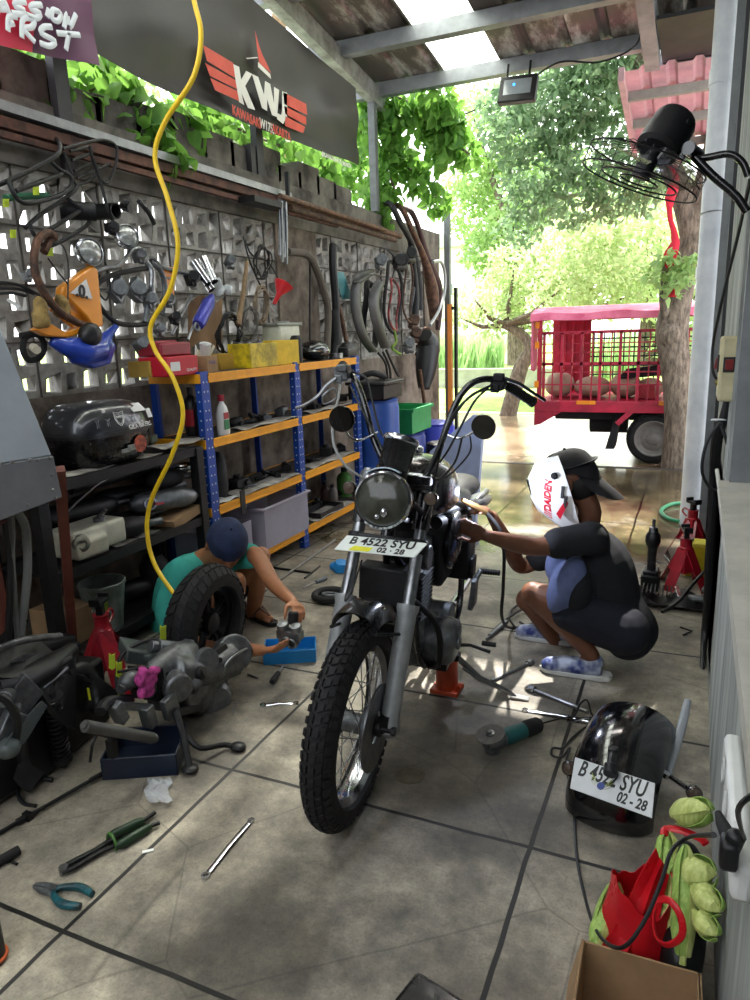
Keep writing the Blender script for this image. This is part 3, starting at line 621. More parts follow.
# headlight
hc = BL(383, 500, b=.13); hax = (Vector(MBi @ Vector(CAM)) - hc).normalized(); hax = (hax + Vector((-.25, -.3, .05))).normalized()
hl = bp('headlight', lambda m: m.lathe([(.0, -.15), (.03, -.148), (.06, -.135), (.08, -.10), (.089, -.05), (.09, 0)], hc, hax, 40), black, smooth=60)
bp('headlight_rim', lambda m: m.lathe([(.084, .004), (.088, .012), (.095, .006), (.096, -.012), (.092, -.02)], hc, hax, 44, cap=False), chrome, hl)
lensm = mat('headlight_lens', '45463f', .12, 0, .35, 9, coat=.15, spec=.3, h2='26271f')
bp('headlight_lens', lambda m: m.lathe([(.086, .002), (.075, .012), (.05, .019), (.025, .023), (0, .024)], hc, hax, 44), lensm, hl, smooth=80)
xx, yy, _ = frame(hax)
bp('headlight_bulb', lambda m: (m.sph(hc + hax * .02 - yy * .04 + xx * .012, (.012, .012, .016)), m.sph(hc + hax * .018 - yy * .055 - xx * .01, .009)), chrome, hl)
for s in (1, -1):
    bp('headlight_bracket', lambda m: m.tube([fk(.112 * s, .72), hc + xx * (s * -.09 if xx.x < 0 else s * .09) - hax * .04], [.011, .008], 8), blackm)
bp('fly_cowl', lambda m: m.shell([[hc + hax * (-.14 + .15 * i / 5) + xx * (cos(t) * (.09 + .012)) + yy * (sin(t) * .104) for t in np.linspace(radians(62), radians(128), 9)] for i in range(6)], .004), mat('pale_blue_plastic', 'b8c8d4', .4, 0, .1), hl)
# gauge cup above
gc = BL(398, 452, b=.22); gd = Vector((.12, .38, .9)).normalized()
gg = bp('speedometer', lambda m: m.lathe([(.03, -.07), (.046, -.065), (.051, -.055), (.055, .03), (.058, .034), (.058, .046), (.05, .05), (.0, .048)], gc, gd, 32), black)
bp('gauge_trim', lambda m: (m.lathe([(.0585, .03), (.06, .034), (.06, .044), (.056, .05)], gc, gd, 32, cap=False)), chrome, gg)
bp('gauge_horn', lambda m: m.lathe([(.0, -.045), (.035, -.04), (.05, -.01), (.045, .03), (.03, .045), (0, .05)], BL(392, 475, b=.2), (0, -.5, .6), 24), blackm)
# handlebar
def bar(m):
    R_ = [BL(424, 478, b=.30), BL(438, 452, b=.34), BL(449, 420, b=.37), BL(460, 396, b=.39), BL(474, 382, b=.41), BL(490, 379, b=.44), BL(505, 384, b=.49), BL(530, 400, b=.56)]
    L_ = [BL(405, 480, b=.30), BL(388, 468, b=.33), BL(374, 440, b=.36), BL(366, 410, b=.38), BL(359, 388, b=.41), BL(352, 375, b=.47), BL(344, 366, b=.60)]
    m.tube(cr(L_[::-1] + R_, 6), .0115, 12)
bp('handlebar', bar, black)
bp('handlebar_riser', lambda m: (m.cyl(BL(424, 478, b=.30), fk(.05, .83), .014), m.cyl(BL(405, 480, b=.30), fk(-.05, .83), .014), m.box((BL(424, 478, b=.30) + BL(405, 480, b=.30)) / 2, (.12, .035, .035))), chrome, bevel=.003)
gR = (BL(508, 386, b=.495), BL(532, 401.5, b=.56)); gL = (BL(350, 374, b=.48), BL(343, 366, b=.61))
for a, b in (gR, gL):
    def g(m, a=a, b=b):
        pts = [a + (b - a) * (k / 12) for k in range(13)]; m.tube(pts, [.0165 + .0012 * (k % 2) for k in range(13)], 14); m.cyl(b, b + (b - a).normalized() * .008, .019, n=14)
    bp('handle_grip', g, rubber)
for k, (u, v, b_, sc) in enumerate(((499, 382, .465, 1), (343, 373, .45, 1.15))):
    bp('switch_housing', lambda m: (m.box(BL(u, v, b=b_), (.045 * sc, .05, .045 * sc), rot('Y', 20 if k == 0 else -10)), m.box(BL(u, v - 5, b=b_ - .02), (.035 * sc, .035, .025)), m.cyl(BL(u, v + 8, b=b_), BL(u, v - 8, b=b_), .02 * sc, n=16), m.box(BL(u - 4, v + 6, b=b_ - .02), (.03, .02, .03))), [blackm, darkalu][k], bevel=.004)
bp('clutch_lever', lambda m: m.tube([BL(504, 378, b=.44), BL(520, 384, b=.44), BL(535, 394, b=.46), BL(545, 400.5, b=.49)], [.006, .006, .0055, .006], 8), blackm)
bp('brake_lever', lambda m: m.tube(cr([BL(336, 378, b=.42), BL(326, 386, b=.40), BL(318, 396, b=.38), BL(305, 405, b=.37), BL(296, 408, b=.37)], 4), .006, 8), steel)
bp('lever_loop', lambda m: m.tube(cr([BL(334, 388, b=.42), BL(323, 396, b=.41), BL(324, 404, b=.41), BL(336, 398, b=.42)], 4, True), .0035, 6, closed=True), steel)
mirm = mat('mirror_glass_dark', '5c5f62', .08, 1, .2, 6)
for (u, v, b_, st) in ((483.5, 427, .33, [(444, 433, .36), (456, 438, .35), (466, 436, .34), (476, 430, .335)]), (342, 419, .28, [(378, 432, .35), (360, 440, .32), (350, 437, .3), (344, 428, .29)])):
    c = BL(u, v, b=b_); r_ = .042 if u > 400 else .046
    mo = bp('mirror', lambda m: m.lathe([(0, .022), (r_ * .6, .019), (r_ * .95, .008), (r_, 0), (r_ * .97, -.005)], c, (.15, .9, .1) if u > 400 else (-.1, .95, 0), 32), black, smooth=60)
    bp('mirror_glass', lambda m: m.lathe([(r_ * .93, .0), (0, .0005)], c - Vector((.15, .9, .1)).normalized() * .0055, (-.15, -.9, -.1), 32), mirm, mo)
    bp('mirror_stem', lambda m: m.tube(cr([BL(a, b, b=d) for a, b, d in st], 5), .0045, 8), chrome, mo)
for (u, v, s) in ((430.5, 499, 1), (349, 488, -1)):
    c = BL(u, v, b=.20)
    ts = bp('turn_signal', lambda m: (m.lathe([(.0, -.045), (.016, -.04), (.022, -.015), (.023, 0), (.02, .003)], c, (0, -1, .08), 24), m.cyl(c - Vector((s * .0, -.02, 0)), fk(.112 * s, .68), .006, n=8)), black, smooth=50)
    bp('turn_signal_lens', lambda m: m.lathe([(.0215, .0), (.019, .006), (0, .009)], c, (0, -1, .08), 24), mat('smoked_amber_lens', '50433a', .15, 0, .1, coat=.8), ts)
# number plate in front of the forks
pc = [BL(334, 549, b=.02), BL(415, 557, b=.02), BL(428, 543, b=.11), BL(347, 535, b=.11)]
pp = bp('number_plate', lambda m: m.prism([pc[0], pc[1], pc[2], pc[3]], (0, .001, -.004)), mat('plate_white', 'dfe6e2', .35, 0, .08, 20), bevel=.002, smooth=0)
PW = [MBK @ p for p in pc]; ux = (PW[1] - PW[0]); uy = (PW[3] - PW[0]); ctr = (PW[0] + PW[1] + PW[2] + PW[3]) / 4; nz_ = ux.cross(uy).normalized()
ink = mat('black_ink', '0a0a0c', .5, 0, 0); 
text('plate_number', 'B 4522 SYU', .062, plane_M(ctr + uy * .16 + nz_ * .001, ux, uy), ink, pp, .0006, .72, .0012)
text('plate_date', '02 · 28', .04, plane_M(ctr - uy * .30 + ux * .17 + nz_ * .001, ux, uy), ink, pp, .0006, .8, .001)
m = MB(); m.prism([ctr + ux * a + uy * b + nz_ * .0015 for a, b in ((-.33, -.48), (-.08, -.48), (-.06, -.2), (-.30, -.18))], nz_ * .0006); build('plate_sticker', m, mat('yellow_sticker', 'e3e02a', .4, 0, .1), pp, smooth=0)
m = MB(); m.box(MBK @ BL(352, 543, b=.1), (.012, .012, .012)); 
# front mudguard
def fender(m, c, R, w, a0, a1, t=.0025, drop=.03, n=22, k=11):
    rows = []
    for i in range(n + 1):
        t_ = radians(a0 + (a1 - a0) * i / n); row = []
        for j in range(k):
            q = -1 + 2 * j / (k - 1); r = R - drop * abs(q) ** 3; row.append(Vector((c[0] + w / 2 * sin(q * 1.35) / sin(1.35), c[1] - r * sin(t_), c[2] + r * cos(t_))))
        rows.append(row)
    m.shell(rows, t)
scuffed = mat('scuffed_black_paint', '1f2022', .25, .2, .5, 9, bump=.08, coat=.6, h2='0d0d0f')
bp('front_mudguard', lambda m: fender(m, (0, .015, RW), RW + .07, .145, 7, -68, .003, .065), scuffed, smooth=60)
for s in (1, -1): bp('mudguard_stay', lambda m: m.tube([fk(.114 * s, .3), (.075 * s, -.02, RW + .34)], .006, 8), blackm)
# frame, tank, seat
def fr(m):
    m.cyl(fk(0, .56), fk(0, .87), .027); hd = fk(0, .75)
    m.tube(cr([hd, (0, .62, 1.0), (0, 1.0, .86), (0, 1.3, .8), (0, 1.52, .78)], 5), .018, 12)
    for s in (1, -1):
        m.tube(cr([fk(0, .6), (.05 * s, .46, .66), (.08 * s, .5, .38), (.1 * s, .62, .27), (.11 * s, .95, .27), (.11 * s, 1.12, .34), (.1 * s, 1.15, .6), (.08 * s, 1.2, .8)], 5), .0145, 10)
        m.tube([(.09 * s, 1.0, .8), (.12 * s, 1.3, .76), (.12 * s, 1.62, .74)], .0125, 10)
bp('frame', fr, black)
def tank(m):
    secs = [(.40, 1.0, .08, .09), (.46, 1.0, .135, .14), (.57, .99, .165, .165), (.72, .975, .165, .16), (.85, .93, .13, .115), (.95, .89, .07, .06)]
    rows = []
    for b_, c_, w_, h_ in secs: rows.append([(w_ * math.copysign(abs(cos(t)) ** .8, cos(t)), b_, c_ + h_ * math.copysign(abs(sin(t)) ** .75, sin(t)) * (1 if sin(t) > 0 else .55)) for t in np.linspace(0, 2 * pi, 29)[:-1]])
    K = 28; vs = [p for r in rows for p in r]; m.add(vs, [(i * K + k, i * K + (k + 1) % K, (i + 1) * K + (k + 1) % K, (i + 1) * K + k) for i in range(len(rows) - 1) for k in range(K)] + [tuple(range(K))[::-1], tuple((len(rows) - 1) * K + k for k in range(K))])
tk_ = bp('fuel_tank', tank, black, sub=2, smooth=180)
bp('fuel_cap', lambda m: m.lathe([(.03, 0), (.03, .012), (.024, .018), (0, .019)], (0, .62, 1.15), (0, -.05, 1), 24), chrome, tk_)
bp('seat', lambda m: (m.sph((0, 1.15, .83), (.125, .24, .05), n=20, m=12), m.sph((0, 1.42, .84), (.11, .2, .05), n=20, m=12)), mat('seat_vinyl', '141416', .5, 0, .2, 12), remesh=.012, sm=4)
bp('side_cover', lambda m: m.sph((.105, .92, .72), (.035, .13, .13)), black)
bp('side_cover', lambda m: m.sph((-.105, .92, .72), (.035, .13, .13)), black)
bp('air_box', lambda m: m.box((0, .93, .66), (.18, .24, .26)), dust, bevel=.02)
bp('battery_box', lambda m: (m.box((.06, 1.08, .60), (.2, .14, .19)), m.box((.17, 1.06, .56), (.02, .08, .1))), blackm, bevel=.008)
bp('ignition_coil', lambda m: (m.cyl((.1, .60, .88), (.1, .7, .86), .025), m.box((.0, .5, .82), (.12, .12, .12))), dust)
# silver tail section being welded
bp('tail_bracket', lambda m: (m.tube(cr([(.12, 1.1, .80), (.15, 1.25, .84), (.14, 1.45, .82), (.10, 1.7, .76)], 5), [.014] * 16, 10), m.sph((.13, 1.33, .80), (.05, .22, .035), rot('X', -8))), steel)
# engine
def fins(m, c0, n, dz, w, d, t=.0035):
    for i in range(n): m.box((c0[0], c0[1], c0[2] + i * dz), (w * (1 - .0 * i), d, t))
eng = bp('engine_block', lambda m: (m.sph((0, .68, .36), (.13, .17, .12), n=20, m=12), m.box((0, .78, .34), (.2, .26, .17)), m.cyl((-.13, .66, .36), (.14, .66, .36), .1), m.cyl((-.12, .86, .38), (.13, .86, .38), .07)), darkalu, bevel=.006)
bp('cylinder_head', lambda m: (m.box((0, .6, .72), (.12, .14, .09)), m.cyl((-.085, .6, .735), (.085, .6, .735), .05)), darkalu, eng, bevel=.006)
bp('cylinder', lambda m: (m.cyl((0, .6, .44), (0, .6, .7), .055), fins(m, (0, .6, .50), 11, .017, .165, .17)), darkalu, eng)
bp('crankcase_cover', lambda m: (m.lathe([(.1, 0), (.1, .03), (.085, .055), (.05, .066), (0, .07)], (.135, .68, .36), (1, 0, 0), 36), m.lathe([(.06, 0), (.06, .03), (.04, .042), (0, .045)], (.135, .83, .33), (1, 0, 0), 24), m.cyl((.2, .68, .36), (.21, .68, .36), .03)), alu, eng, smooth=50)
bp('crankcase_cover', lambda m: m.lathe([(.11, 0), (.11, .03), (.09, .06), (0, .07)], (-.135, .70, .36), (-1, 0, 0), 36), alu, eng, smooth=50)
for k in range(7):
    t = 2 * pi * k / 7
    bp('cover_bolt', lambda m: m.cyl((.16, .68 + .09 * sin(t), .36 + .09 * cos(t)), (.176, .68 + .09 * sin(t), .36 + .09 * cos(t)), .007, n=8), steel, eng)
bp('carburettor', lambda m: (m.cyl((.02, .72, .68), (.02, .86, .68), .03), m.box((.02, .79, .63), (.06, .06, .08)), m.cyl((.02, .79, .7), (.02, .79, .76), .022)), alu, bevel=.004)
bp('exhaust_pipe', lambda m: m.tube(cr([(-.03, .54, .7), (-.06, .44, .66), (-.09, .41, .5), (-.1, .5, .32), (-.12, .7, .24), (-.14, 1.0, .24), (-.16, 1.2, .27), (-.16, 1.7, .32)], 6), [.021] * 36 + [.045] * 7, 14), chrome)
bp('engine_guard', lambda m: m.tube(cr([(.06, .44, .62), (.15, .5, .5), (.16, .54, .33), (.1, .6, .27)], 6), .012, 10), blackm)
# foot controls
fp = BL(493, 573, b=.98)
bp('footpeg_bracket', lambda m: (m.tube([BL(470, 610, b=.93), BL(475, 580, b=.95), BL(481, 570, b=.97)], [.012, .014, .011], 10), m.box(BL(474, 592, b=.93), (.02, .07, .12))), alu, bevel=.003)
def peg(m):
    a, b = BL(480, 571, b=.98), BL(500, 573, b=.98); m.tube([a + (b - a) * (k / 16) for k in range(17)], [.011 + .003 * (k % 2) for k in range(17)], 10)
bp('footpeg', peg, rubber); bp('footpeg', lambda m: m.tube([(-.12, .9, .32), (-.26, .9, .32)], .013, 10), rubber)
bp('gear_lever', lambda m: (m.tube([BL(440, 645, b=.7), BL(470, 645, b=.72), BL(490, 652, b=.74)], [.008, .007, .008], 8), m.cyl(BL(482, 643, b=.7), BL(496, 645, b=.7), .010)), blackm)
ft = MBi @ U(515, 697, z=.006)
ss = bp('side_stand', lambda m: (m.tube([BL(455, 655, b=.8), BL(480, 678, b=.86), ft + Vector((-.03, 0, .02)), ft], [.014, .012, .011, .010], 10), m.tube([BL(463, 668, b=.80), BL(480, 680, b=.84)], .007, 8)), steel)
bp('stand_foot', lambda m: m.box(ft + Vector((.02, 0, .003)), (.08, .035, .008)), steel, ss)
bp('centre_bracket', lambda m: (m.box((.06, .75, .24), (.2, .14, .05)), m.box((.14, .8, .235), (.1, .05, .03)), m.box((-.08, .9, .25), (.1, .2, .03))), blackm, bevel=.004)
for s in (1, -1):
    def sw(m): m.tube([(.09 * s, 1.05, .36), (.09 * s, 1.45, .36)], .018, 10)
    bp('swingarm', sw, black)
    bp('shock_absorber', lambda m: (m.cyl((.095 * s, 1.42, .38), (.095 * s, 1.3, .72), .011), m.tube([Vector((.095 * s, 1.40 - .1 * k / 60, .42 + .26 * k / 60)) + Vector((.024 * cos(k * .8), .024 * sin(k * .8), 0)) for k in range(61)], .0045, 6)), chrome)
bp('wiring_box', lambda m: (m.box((-.01, .36, .70), (.2, .08, .14)), m.box((-.01, .40, .56), (.12, .06, .16))), dust, bevel=.008)
bp('horn', lambda m: m.lathe([(.012, 0), (.03, .01), (.034, .03), (.03, .035), (0, .03)], (.03, .30, .62), (0, -1, 0), 24), blackm)
# cables
def cab(*pts, r=.004, mt=cable): bp('control_cable', lambda m: m.tube(cr([BL(u, v, b=b) for u, v, b in pts], 6), r, 7), mt)
cab((340, 385, .43), (338, 400, .36), (333, 420, .3), (334, 445, .25), (345, 465, .22), (358, 475, .22), (368, 480, .24), r=.0045, mt=mat('grey_hose', '9a9c9c', .4, .3, .15))
cab((492, 385, .43), (468, 398, .38), (450, 425, .36), (440, 455, .34), (432, 490, .36), (425, 520, .4))
cab((488, 388, .42), (474, 402, .37), (458, 432, .33), (447, 452, .33), (440, 462, .34))
cab((500, 390, .45), (478, 392, .40), (455, 412, .36), (442, 440, .34), (428, 470, .30), (418, 480, .3))
cab((350, 385, .42), (362, 410, .37), (378, 440, .33), (388, 462, .30), (398, 480, .28))
cab((352, 372, .45), (366, 378, .42), (372, 400, .38), (380, 430, .34), (396, 455, .30))
cab((462, 438, .35), (455, 462, .36), (440, 478, .36), (428, 478, .34))
cab((470, 436, .35), (470, 452, .38), (455, 470, .4), (445, 478, .4), r=.003)
cab((362, 560, .1), (352, 590, .02), (345, 600, .0), (352, 570, .1), r=.003)
# ================================================================ bottle jack under engine
p = U(447, 690, z=0); t = thing('bottle_jack', 'small orange-red bottle jack standing under the motorcycle engine', 'jack', p)
om = mat('orange_red_paint', 'b8431f', .45, 0, .35, 10)
m = MB(); m.box(p + V3(0, 0, .01), (.13, .11, .02)); build('base', m, om, t, bevel=.003)
m = MB(); m.lathe([(.048, .02), (.05, .03), (.05, .15), (.046, .16), (.03, .165)], p, n=28); build('cylinder', m, om, t)
m = MB(); m.cyl(p + V3(0, 0, .16), p + V3(0, 0, .23), .02); m.cyl(p + V3(0, 0, .23), p + V3(0, 0, .24), .03); build('ram', m, steel, t)
m = MB(); m.cyl(p + V3(.05, -.02, .02), p + V3(.075, -.03, .05), .012); build('pump_socket', m, om, t)
# ================================================================ PEOPLE
def limb(m, pts, rs, flat=1, n=14, k=5, up=None):
    m.tube(cr(pts, k), crf(rs, k), n, flat=flat, up=up); m.sph(pts[0], rs[0] * .98); m.sph(pts[-1], rs[-1] * .98)
def hand(m, wrist, palm, ndir, fdir, side, curl=.5, scale=1.0, thumb=None, spread=.0):
    """wrist point, palm-centre point, palm normal (towards what is held), finger direction"""
    f = Vector(fdir).normalized(); nn = Vector(ndir); nn = (nn - f * nn.dot(f)).normalized(); s_ = f.cross(nn) * side
    w = Vector(wrist); c = w + f * .045 * scale
    m.tube([w, w + f * .02 * scale, w + f * .05 * scale, w + f * .085 * scale], [.024 * scale, .029 * scale, .036 * scale, .034 * scale], 12, flat=.45, up=nn)
    for i, (off, ln, r) in enumerate(((-.028, .068, .0082), (-.0095, .078, .0088), (.0095, .073, .0086), (.027, .058, .0076))):
        p = w + f * (.082 - .004 * abs(i - 1.3)) * scale + s_ * off * scale; d = (f + s_ * off * spread * 10).normalized(); pts = [p - d * .02 * scale]; rr = [r * scale]
        a = 0
        for seg, cv in ((.42, .45), (.32, .6), (.26, .5)):
            pts.append(p.copy()); rr.append(r * scale)
            a = cv * curl; d = (d * cos(a) + nn * sin(a)).normalized(); p = p + d * ln * seg * scale
        pts.append(p); rr.append(r * .8 * scale); m.tube(pts, rr, 9); m.sph(p, r * .82 * scale, n=9, m=7); 
        for q in pts[1:-1]: m.sph(q, r * 1.06 * scale, n=9, m=7)
    p = w + f * .03 * scale - s_ * .026 * scale; d = (f * .7 - s_ * .75 + nn * .35).normalized(); p2 = p + d * .038 * scale; d2 = (f * .85 - s_ * .15 + nn * (.3 + .5 * curl)).normalized(); p3 = p2 + d2 * .03 * scale; p4 = p3 + (d2 + nn * .2).normalized() * .024 * scale
    m.tube([p, p2, p3, p4], [.014 * scale, .011 * scale, .0098 * scale, .008 * scale], 9); m.sph(p4, .008 * scale, n=9, m=7)
def head(m, c, fwd, upv, s=1.0):
    """skull, face, ears, nose"""
    f = Vector(fwd).normalized(); u = Vector(upv); u = (u - f * u.dot(f)).normalized(); r = f.cross(u); R = Matrix((r, f, u)).transposed(); c = Vector(c)
    Q = lambda x, y, z: c + (r * x + f * y + u * z) * s
    m.sph(Q(0, -.015, .03), (.076 * s, .095 * s, .09 * s), R, 20, 14); m.sph(Q(0, .02, -.02), (.066 * s, .075 * s, .085 * s), R, 18, 12); m.sph(Q(0, .045, -.075), (.042 * s, .042 * s, .035 * s), R)
    m.tube([Q(0, .09, .02), Q(0, .108, -.012), Q(0, .112, -.026)], [.009 * s, .013 * s, .015 * s], 8); m.sph(Q(.011, .1, -.03), .009 * s); m.sph(Q(-.011, .1, -.03), .009 * s)
    m.tube([Q(-.02, .088, -.055), Q(0, .096, -.053), Q(.02, .088, -.055)], [.006 * s, .008 * s, .006 * s], 8); m.tube([Q(-.018, .086, -.066), Q(0, .094, -.066), Q(.018, .086, -.066)], [.005 * s, .008 * s, .005 * s], 8)
    for k in (-1, 1):
        m.sph(Q(.078 * k, -.005, -.01), (.01 * s, .02 * s, .032 * s), R, 10, 8); m.tube([Q(.05 * k, .078, .035), Q(.03 * k, .088, .038), Q(.012 * k, .086, .033)], [.006 * s, .007 * s, .006 * s], 8)
    return Q, R
def cap_(m, Q0, R, s, brim):
    Q = lambda x, y, z: Q0(x, y, z + (min(0, y + .03) * .75 * max(0, 1 - (z - .03) / .07) if brim < 0 else 0))
    rows = []
    for i in range(9):
        a = pi / 2 * i / 8; rows.append([Q(.088 * cos(t) * cos(a) * 1, -.012 + .108 * sin(t) * cos(a), .035 + .088 * sin(a)) for t in np.linspace(0, 2 * pi, 29)])
    m.shell(rows, .006 * s); m.sph(Q(0, -.012, .125), .008 * s)
    b = brim; rows = []
    for i in range(6):
        k = i / 5; rows.append([Q(.072 * sin(t) * (1 - .12 * k), -.012 + b * (.098 * cos(t) + .075 * k * (cos(t)) ** .6), .036 - .022 * k - .02 * (sin(t)) ** 2 * k) for t in np.linspace(-1.25, 1.25, 15)])
    m.shell(rows, .006 * s)
# ---------- welder on the right
wd = thing('person', 'squatting person in black shirt and navy shorts wearing a white welding mask and black cap', 'person', U(590, 668, z=0))
y = lambda u, v, d: U(u, v, y=d)
m = MB()
sk = dict(neck=y(590, 512, 3.25), hC=y(570, 479, 3.24), shL=y(590, 538, 3.10), shR=y(568, 545, 3.48), elL=y(536, 547, 2.98), elR=y(521, 566, 3.42), wrL=y(487, 536, 2.84), wrR=y(492, 516, 3.12), chest=y(595, 565, 3.28), belly=y(606, 605, 3.28), hip=y(622, 628, 3.26), hpL=y(622, 628, 3.15), hpR=y(618, 628, 3.37), knL=y(533, 594, 3.12), knR=y(527, 600, 3.42), anL=y(592, 655, 3.15), anR=y(560, 648, 3.48))
limb(m, [sk['shL'], (sk['shL'] + sk['elL']) / 2 + V3(0, 0, -.005), sk['elL'], (sk['elL'] * .6 + sk['wrL'] * .4) + V3(0, 0, -.004), sk['wrL']], [.056, .05, .041, .041, .026])
limb(m, [sk['shR'], (sk['shR'] + sk['elR']) / 2, sk['elR'], (sk['elR'] * .6 + sk['wrR'] * .4) + V3(0, 0, -.004), sk['wrR']], [.056, .05, .041, .041, .026])
hand(m, sk['wrL'], None, (.2, .9, -.25), (sk['wrL'] - sk['elL']).normalized() + V3(-.1, .25, .1), -1, 1.0)
hand(m, sk['wrR'], None, (-.3, -.6, -.6), (sk['wrR'] - sk['elR']).normalized() + V3(-.2, -.1, -.1), 1, 1.1)
for a in ('L', 'R'):
    H_, K_, A_ = sk['hp' + a], sk['kn' + a], sk['an' + a]
    limb(m, [H_, (H_ + K_) / 2 + V3(0, 0, .01), K_ + V3(.02, 0, .0)], [.09, .085, .056]); m.sph(K_, (.058, .052, .06))
    limb(m, [K_, K_ * .65 + A_ * .35 + V3(.025, 0, -.01), A_], [.052, .056, .036])
    ft_ = V3(-1, -.05, 0); hz = V3(A_.x + .03, A_.y, .055)
    m.tube([hz, hz + ft_ * .08, hz + ft_ * .16 + V3(0, 0, -.015), hz + ft_ * .23 + V3(0, 0, -.025)], [.036, .04, .036, .02], 10)
limb(m, [sk['hip'], sk['belly'], sk['chest'], (sk['shL'] + sk['shR']) / 2 + V3(.02, 0, .0)], [.11, .12, .14, .10])
limb(m, [sk['shL'], (sk['shL'] + sk['shR']) / 2 + V3(0, 0, .02), sk['shR']], [.06, .075, .06])
limb(m, [(sk['shL'] + sk['shR']) / 2 + V3(0, 0, .02), sk['neck'], sk['hC'] + V3(.02, 0, 0)], [.06, .052, .052])
Qw, Rw_ = head(m, sk['hC'], (-.95, .02, -.30), (-.25, 0, 1), 1.1)
build('body', m, skin2, wd, remesh=.007, sm=3)
m = MB()
limb(m, [sk['hip'] + V3(.03, 0, .0), sk['belly'] + V3(.02, 0, 0), sk['chest'] + V3(.01, 0, 0), (sk['shL'] + sk['shR']) / 2 + V3(.03, 0, -.01)], [.135, .15, .16, .12])
limb(m, [sk['shL'] + V3(.01, .02, -.01), (sk['shL'] + sk['shR']) / 2 + V3(.03, 0, .012), sk['shR'] + V3(.01, 0, 0)], [.075, .095, .075])
for a in ('L', 'R'):
    S_, E_ = sk['sh' + a], sk['el' + a]; limb(m, [S_, S_ * .62 + E_ * .38, S_ * .4 + E_ * .6], [.074, .07, .071])
m.sph(y(578, 590, 3.12), (.07, .1, .12)); m.sph(y(562, 578, 3.3), (.06, .14, .13))
shirtm = mat('black_shirt', '111319', .85, 0, .3, 9, bump=.1)
build('shirt', m, shirtm, wd, remesh=.009, sm=5)
m = MB(); m.sph(y(566, 586, 3.10), (.075, .085, .15), rot('Y', 22)); m.sph(y(576, 594, 3.10), (.055, .06, .11), rot('Y', 20)); m.sph(y(556, 566, 3.16), (.05, .07, .08))
o = build('arc_lit_shirt_front', m, mat('arc_light_tinted_cloth', '5f6a92', .85, 0, .3, 8, bump=.15), wd, remesh=.008, sm=4); o['label'] = 'black shirt front with blue-grey welding light painted on'  # black shirt; the welding arc's light on it is painted as blue-grey
m = MB()
for a in ('L', 'R'):
    H_, K_ = sk['hp' + a], sk['kn' + a]; limb(m, [H_ + V3(.01, 0, -.01), H_ * .62 + K_ * .38 + V3(0, 0, -.005), H_ * .42 + K_ * .58 + V3(0, 0, -.01)], [.115, .108, .098])
m.sph(sk['hip'] + V3(.03, 0, -.02), (.12, .16, .12)); m.sph(y(622, 620, 3.26), (.09, .15, .11)); m.sph(y(592, 628, 3.16), (.08, .07, .07))
build('shorts', m, mat('navy_shorts', '0f1220', .85, 0, .3, 8, bump=.08), wd, remesh=.009, sm=4)
m = MB(); cap_(m, Qw, None, 1, -1); build('cap', m, mat('black_cap', '0d0d10', .85, 0, .2, 20), wd, smooth=60)
m = MB(); m.sph(Qw(0, -.035, -.025), (.084, .082, .085)); build('hair', m, mat('black_hair', '0c0a09', .7, 0, .2, 40), wd, smooth=60)
m = MB(); m.M = None; m.tube([Qw(.09 * cos(t), -.012 + .11 * sin(t), .055) for t in np.linspace(pi * .52, pi * 2.48, 30)], .011, 8, flat=.4)
build('mask_strap', m, mat('black_strap', '101012', .7), wd)
# welding mask: faceted shell in front of the face
rows = []
for i, (v, w_, d_) in enumerate(((.115, .075, .05), (.10, .1, .1), (.05, .108, .14), (-.03, .108, .15), (-.09, .10, .14), (-.15, .085, .10), (-.19, .06, .07))):
    rows.append([Qw(w_ * a, d_ * b + .01, v) for a, b in ((-1, -.15), (-1.0, .35), (-.72, .85), (-.35, 1.05), (0, 1.1), (.35, 1.05), (.72, .85), (1.0, .35), (1, -.15))])
m = MB(); m.shell(rows, .004)
mask = build('welding_mask', m, mat('white_mask_shell', 'e6e6e4', .3, 0, .06, 10, coat=.4), wd, smooth=25)
# mask graphics on the side that faces the camera
def wface(fy, vz, d=.0): # point on +/- side of mask: x side chosen = towards camera
    return Qw(MS * (.112 + d), fy, vz)
MS = 1 if Qw(.1, 0, 0).y < Qw(-.1, 0, 0).y else -1
redi = mat('red_print', 'c0142c', .4, 0, .05)
o_ = Qw(MS * .106, .085, -.035); side_n = (Qw(MS, 0, 0) - Qw(0, 0, 0)).normalized(); upd = (Qw(0, 0, 1) - Qw(0, 0, 0)).normalized(); fwd_ = (Qw(0, 1, 0) - Qw(0, 0, 0)).normalized()
sn = (side_n + fwd_ * .28).normalized(); td = (upd * 1.0 - fwd_ * .42).normalized(); td = (td - sn * td.dot(sn)).normalized()
tx = text('mask_lettering', '///DAIDEN', .047, plane_M(o_ + sn * .014 - td * .014, td, sn.cross(td)), redi, mask, .0, .88, .0022, shear=.2)
from mathutils.bvhtree import BVHTree
MW = worldmat(mask); bv = BVHTree.FromPolygons([MW @ v.co for v in mask.data.vertices], [tuple(p.vertices) for p in mask.data.polygons]); MWi = MW.inverted()
for v in tx.data.vertices:
    h_ = bv.ray_cast((MW @ v.co) + sn * .12, -sn)
    if h_[0]: v.co = MWi @ (h_[0] + sn * .002)
m = MB(); 
for k in range(2):
    c = o_ - fwd_ * (.075) + upd * (.01 - .045 * k) + side_n * .006; m.beam(c - td * .03, c + td * .025, .012, .008, sn)
build('mask_vent', m, mat('black_ink2', '141416', .5), mask)
m = MB(); m.prism([o_ + side_n * .004 - fwd_ * a + upd * b for a, b in ((.02, -.08), (.075, -.03), (.085, -.045), (.03, -.11))], side_n * .003); build('mask_stripe', m, redi, mask, smooth=0)
m = MB(); m.lathe([(.014, 0), (.016, .008), (.01, .014), (0, .015)], Qw(MS * .108, .03, .045), side_n, 20); build('mask_knob', m, plast, mask)
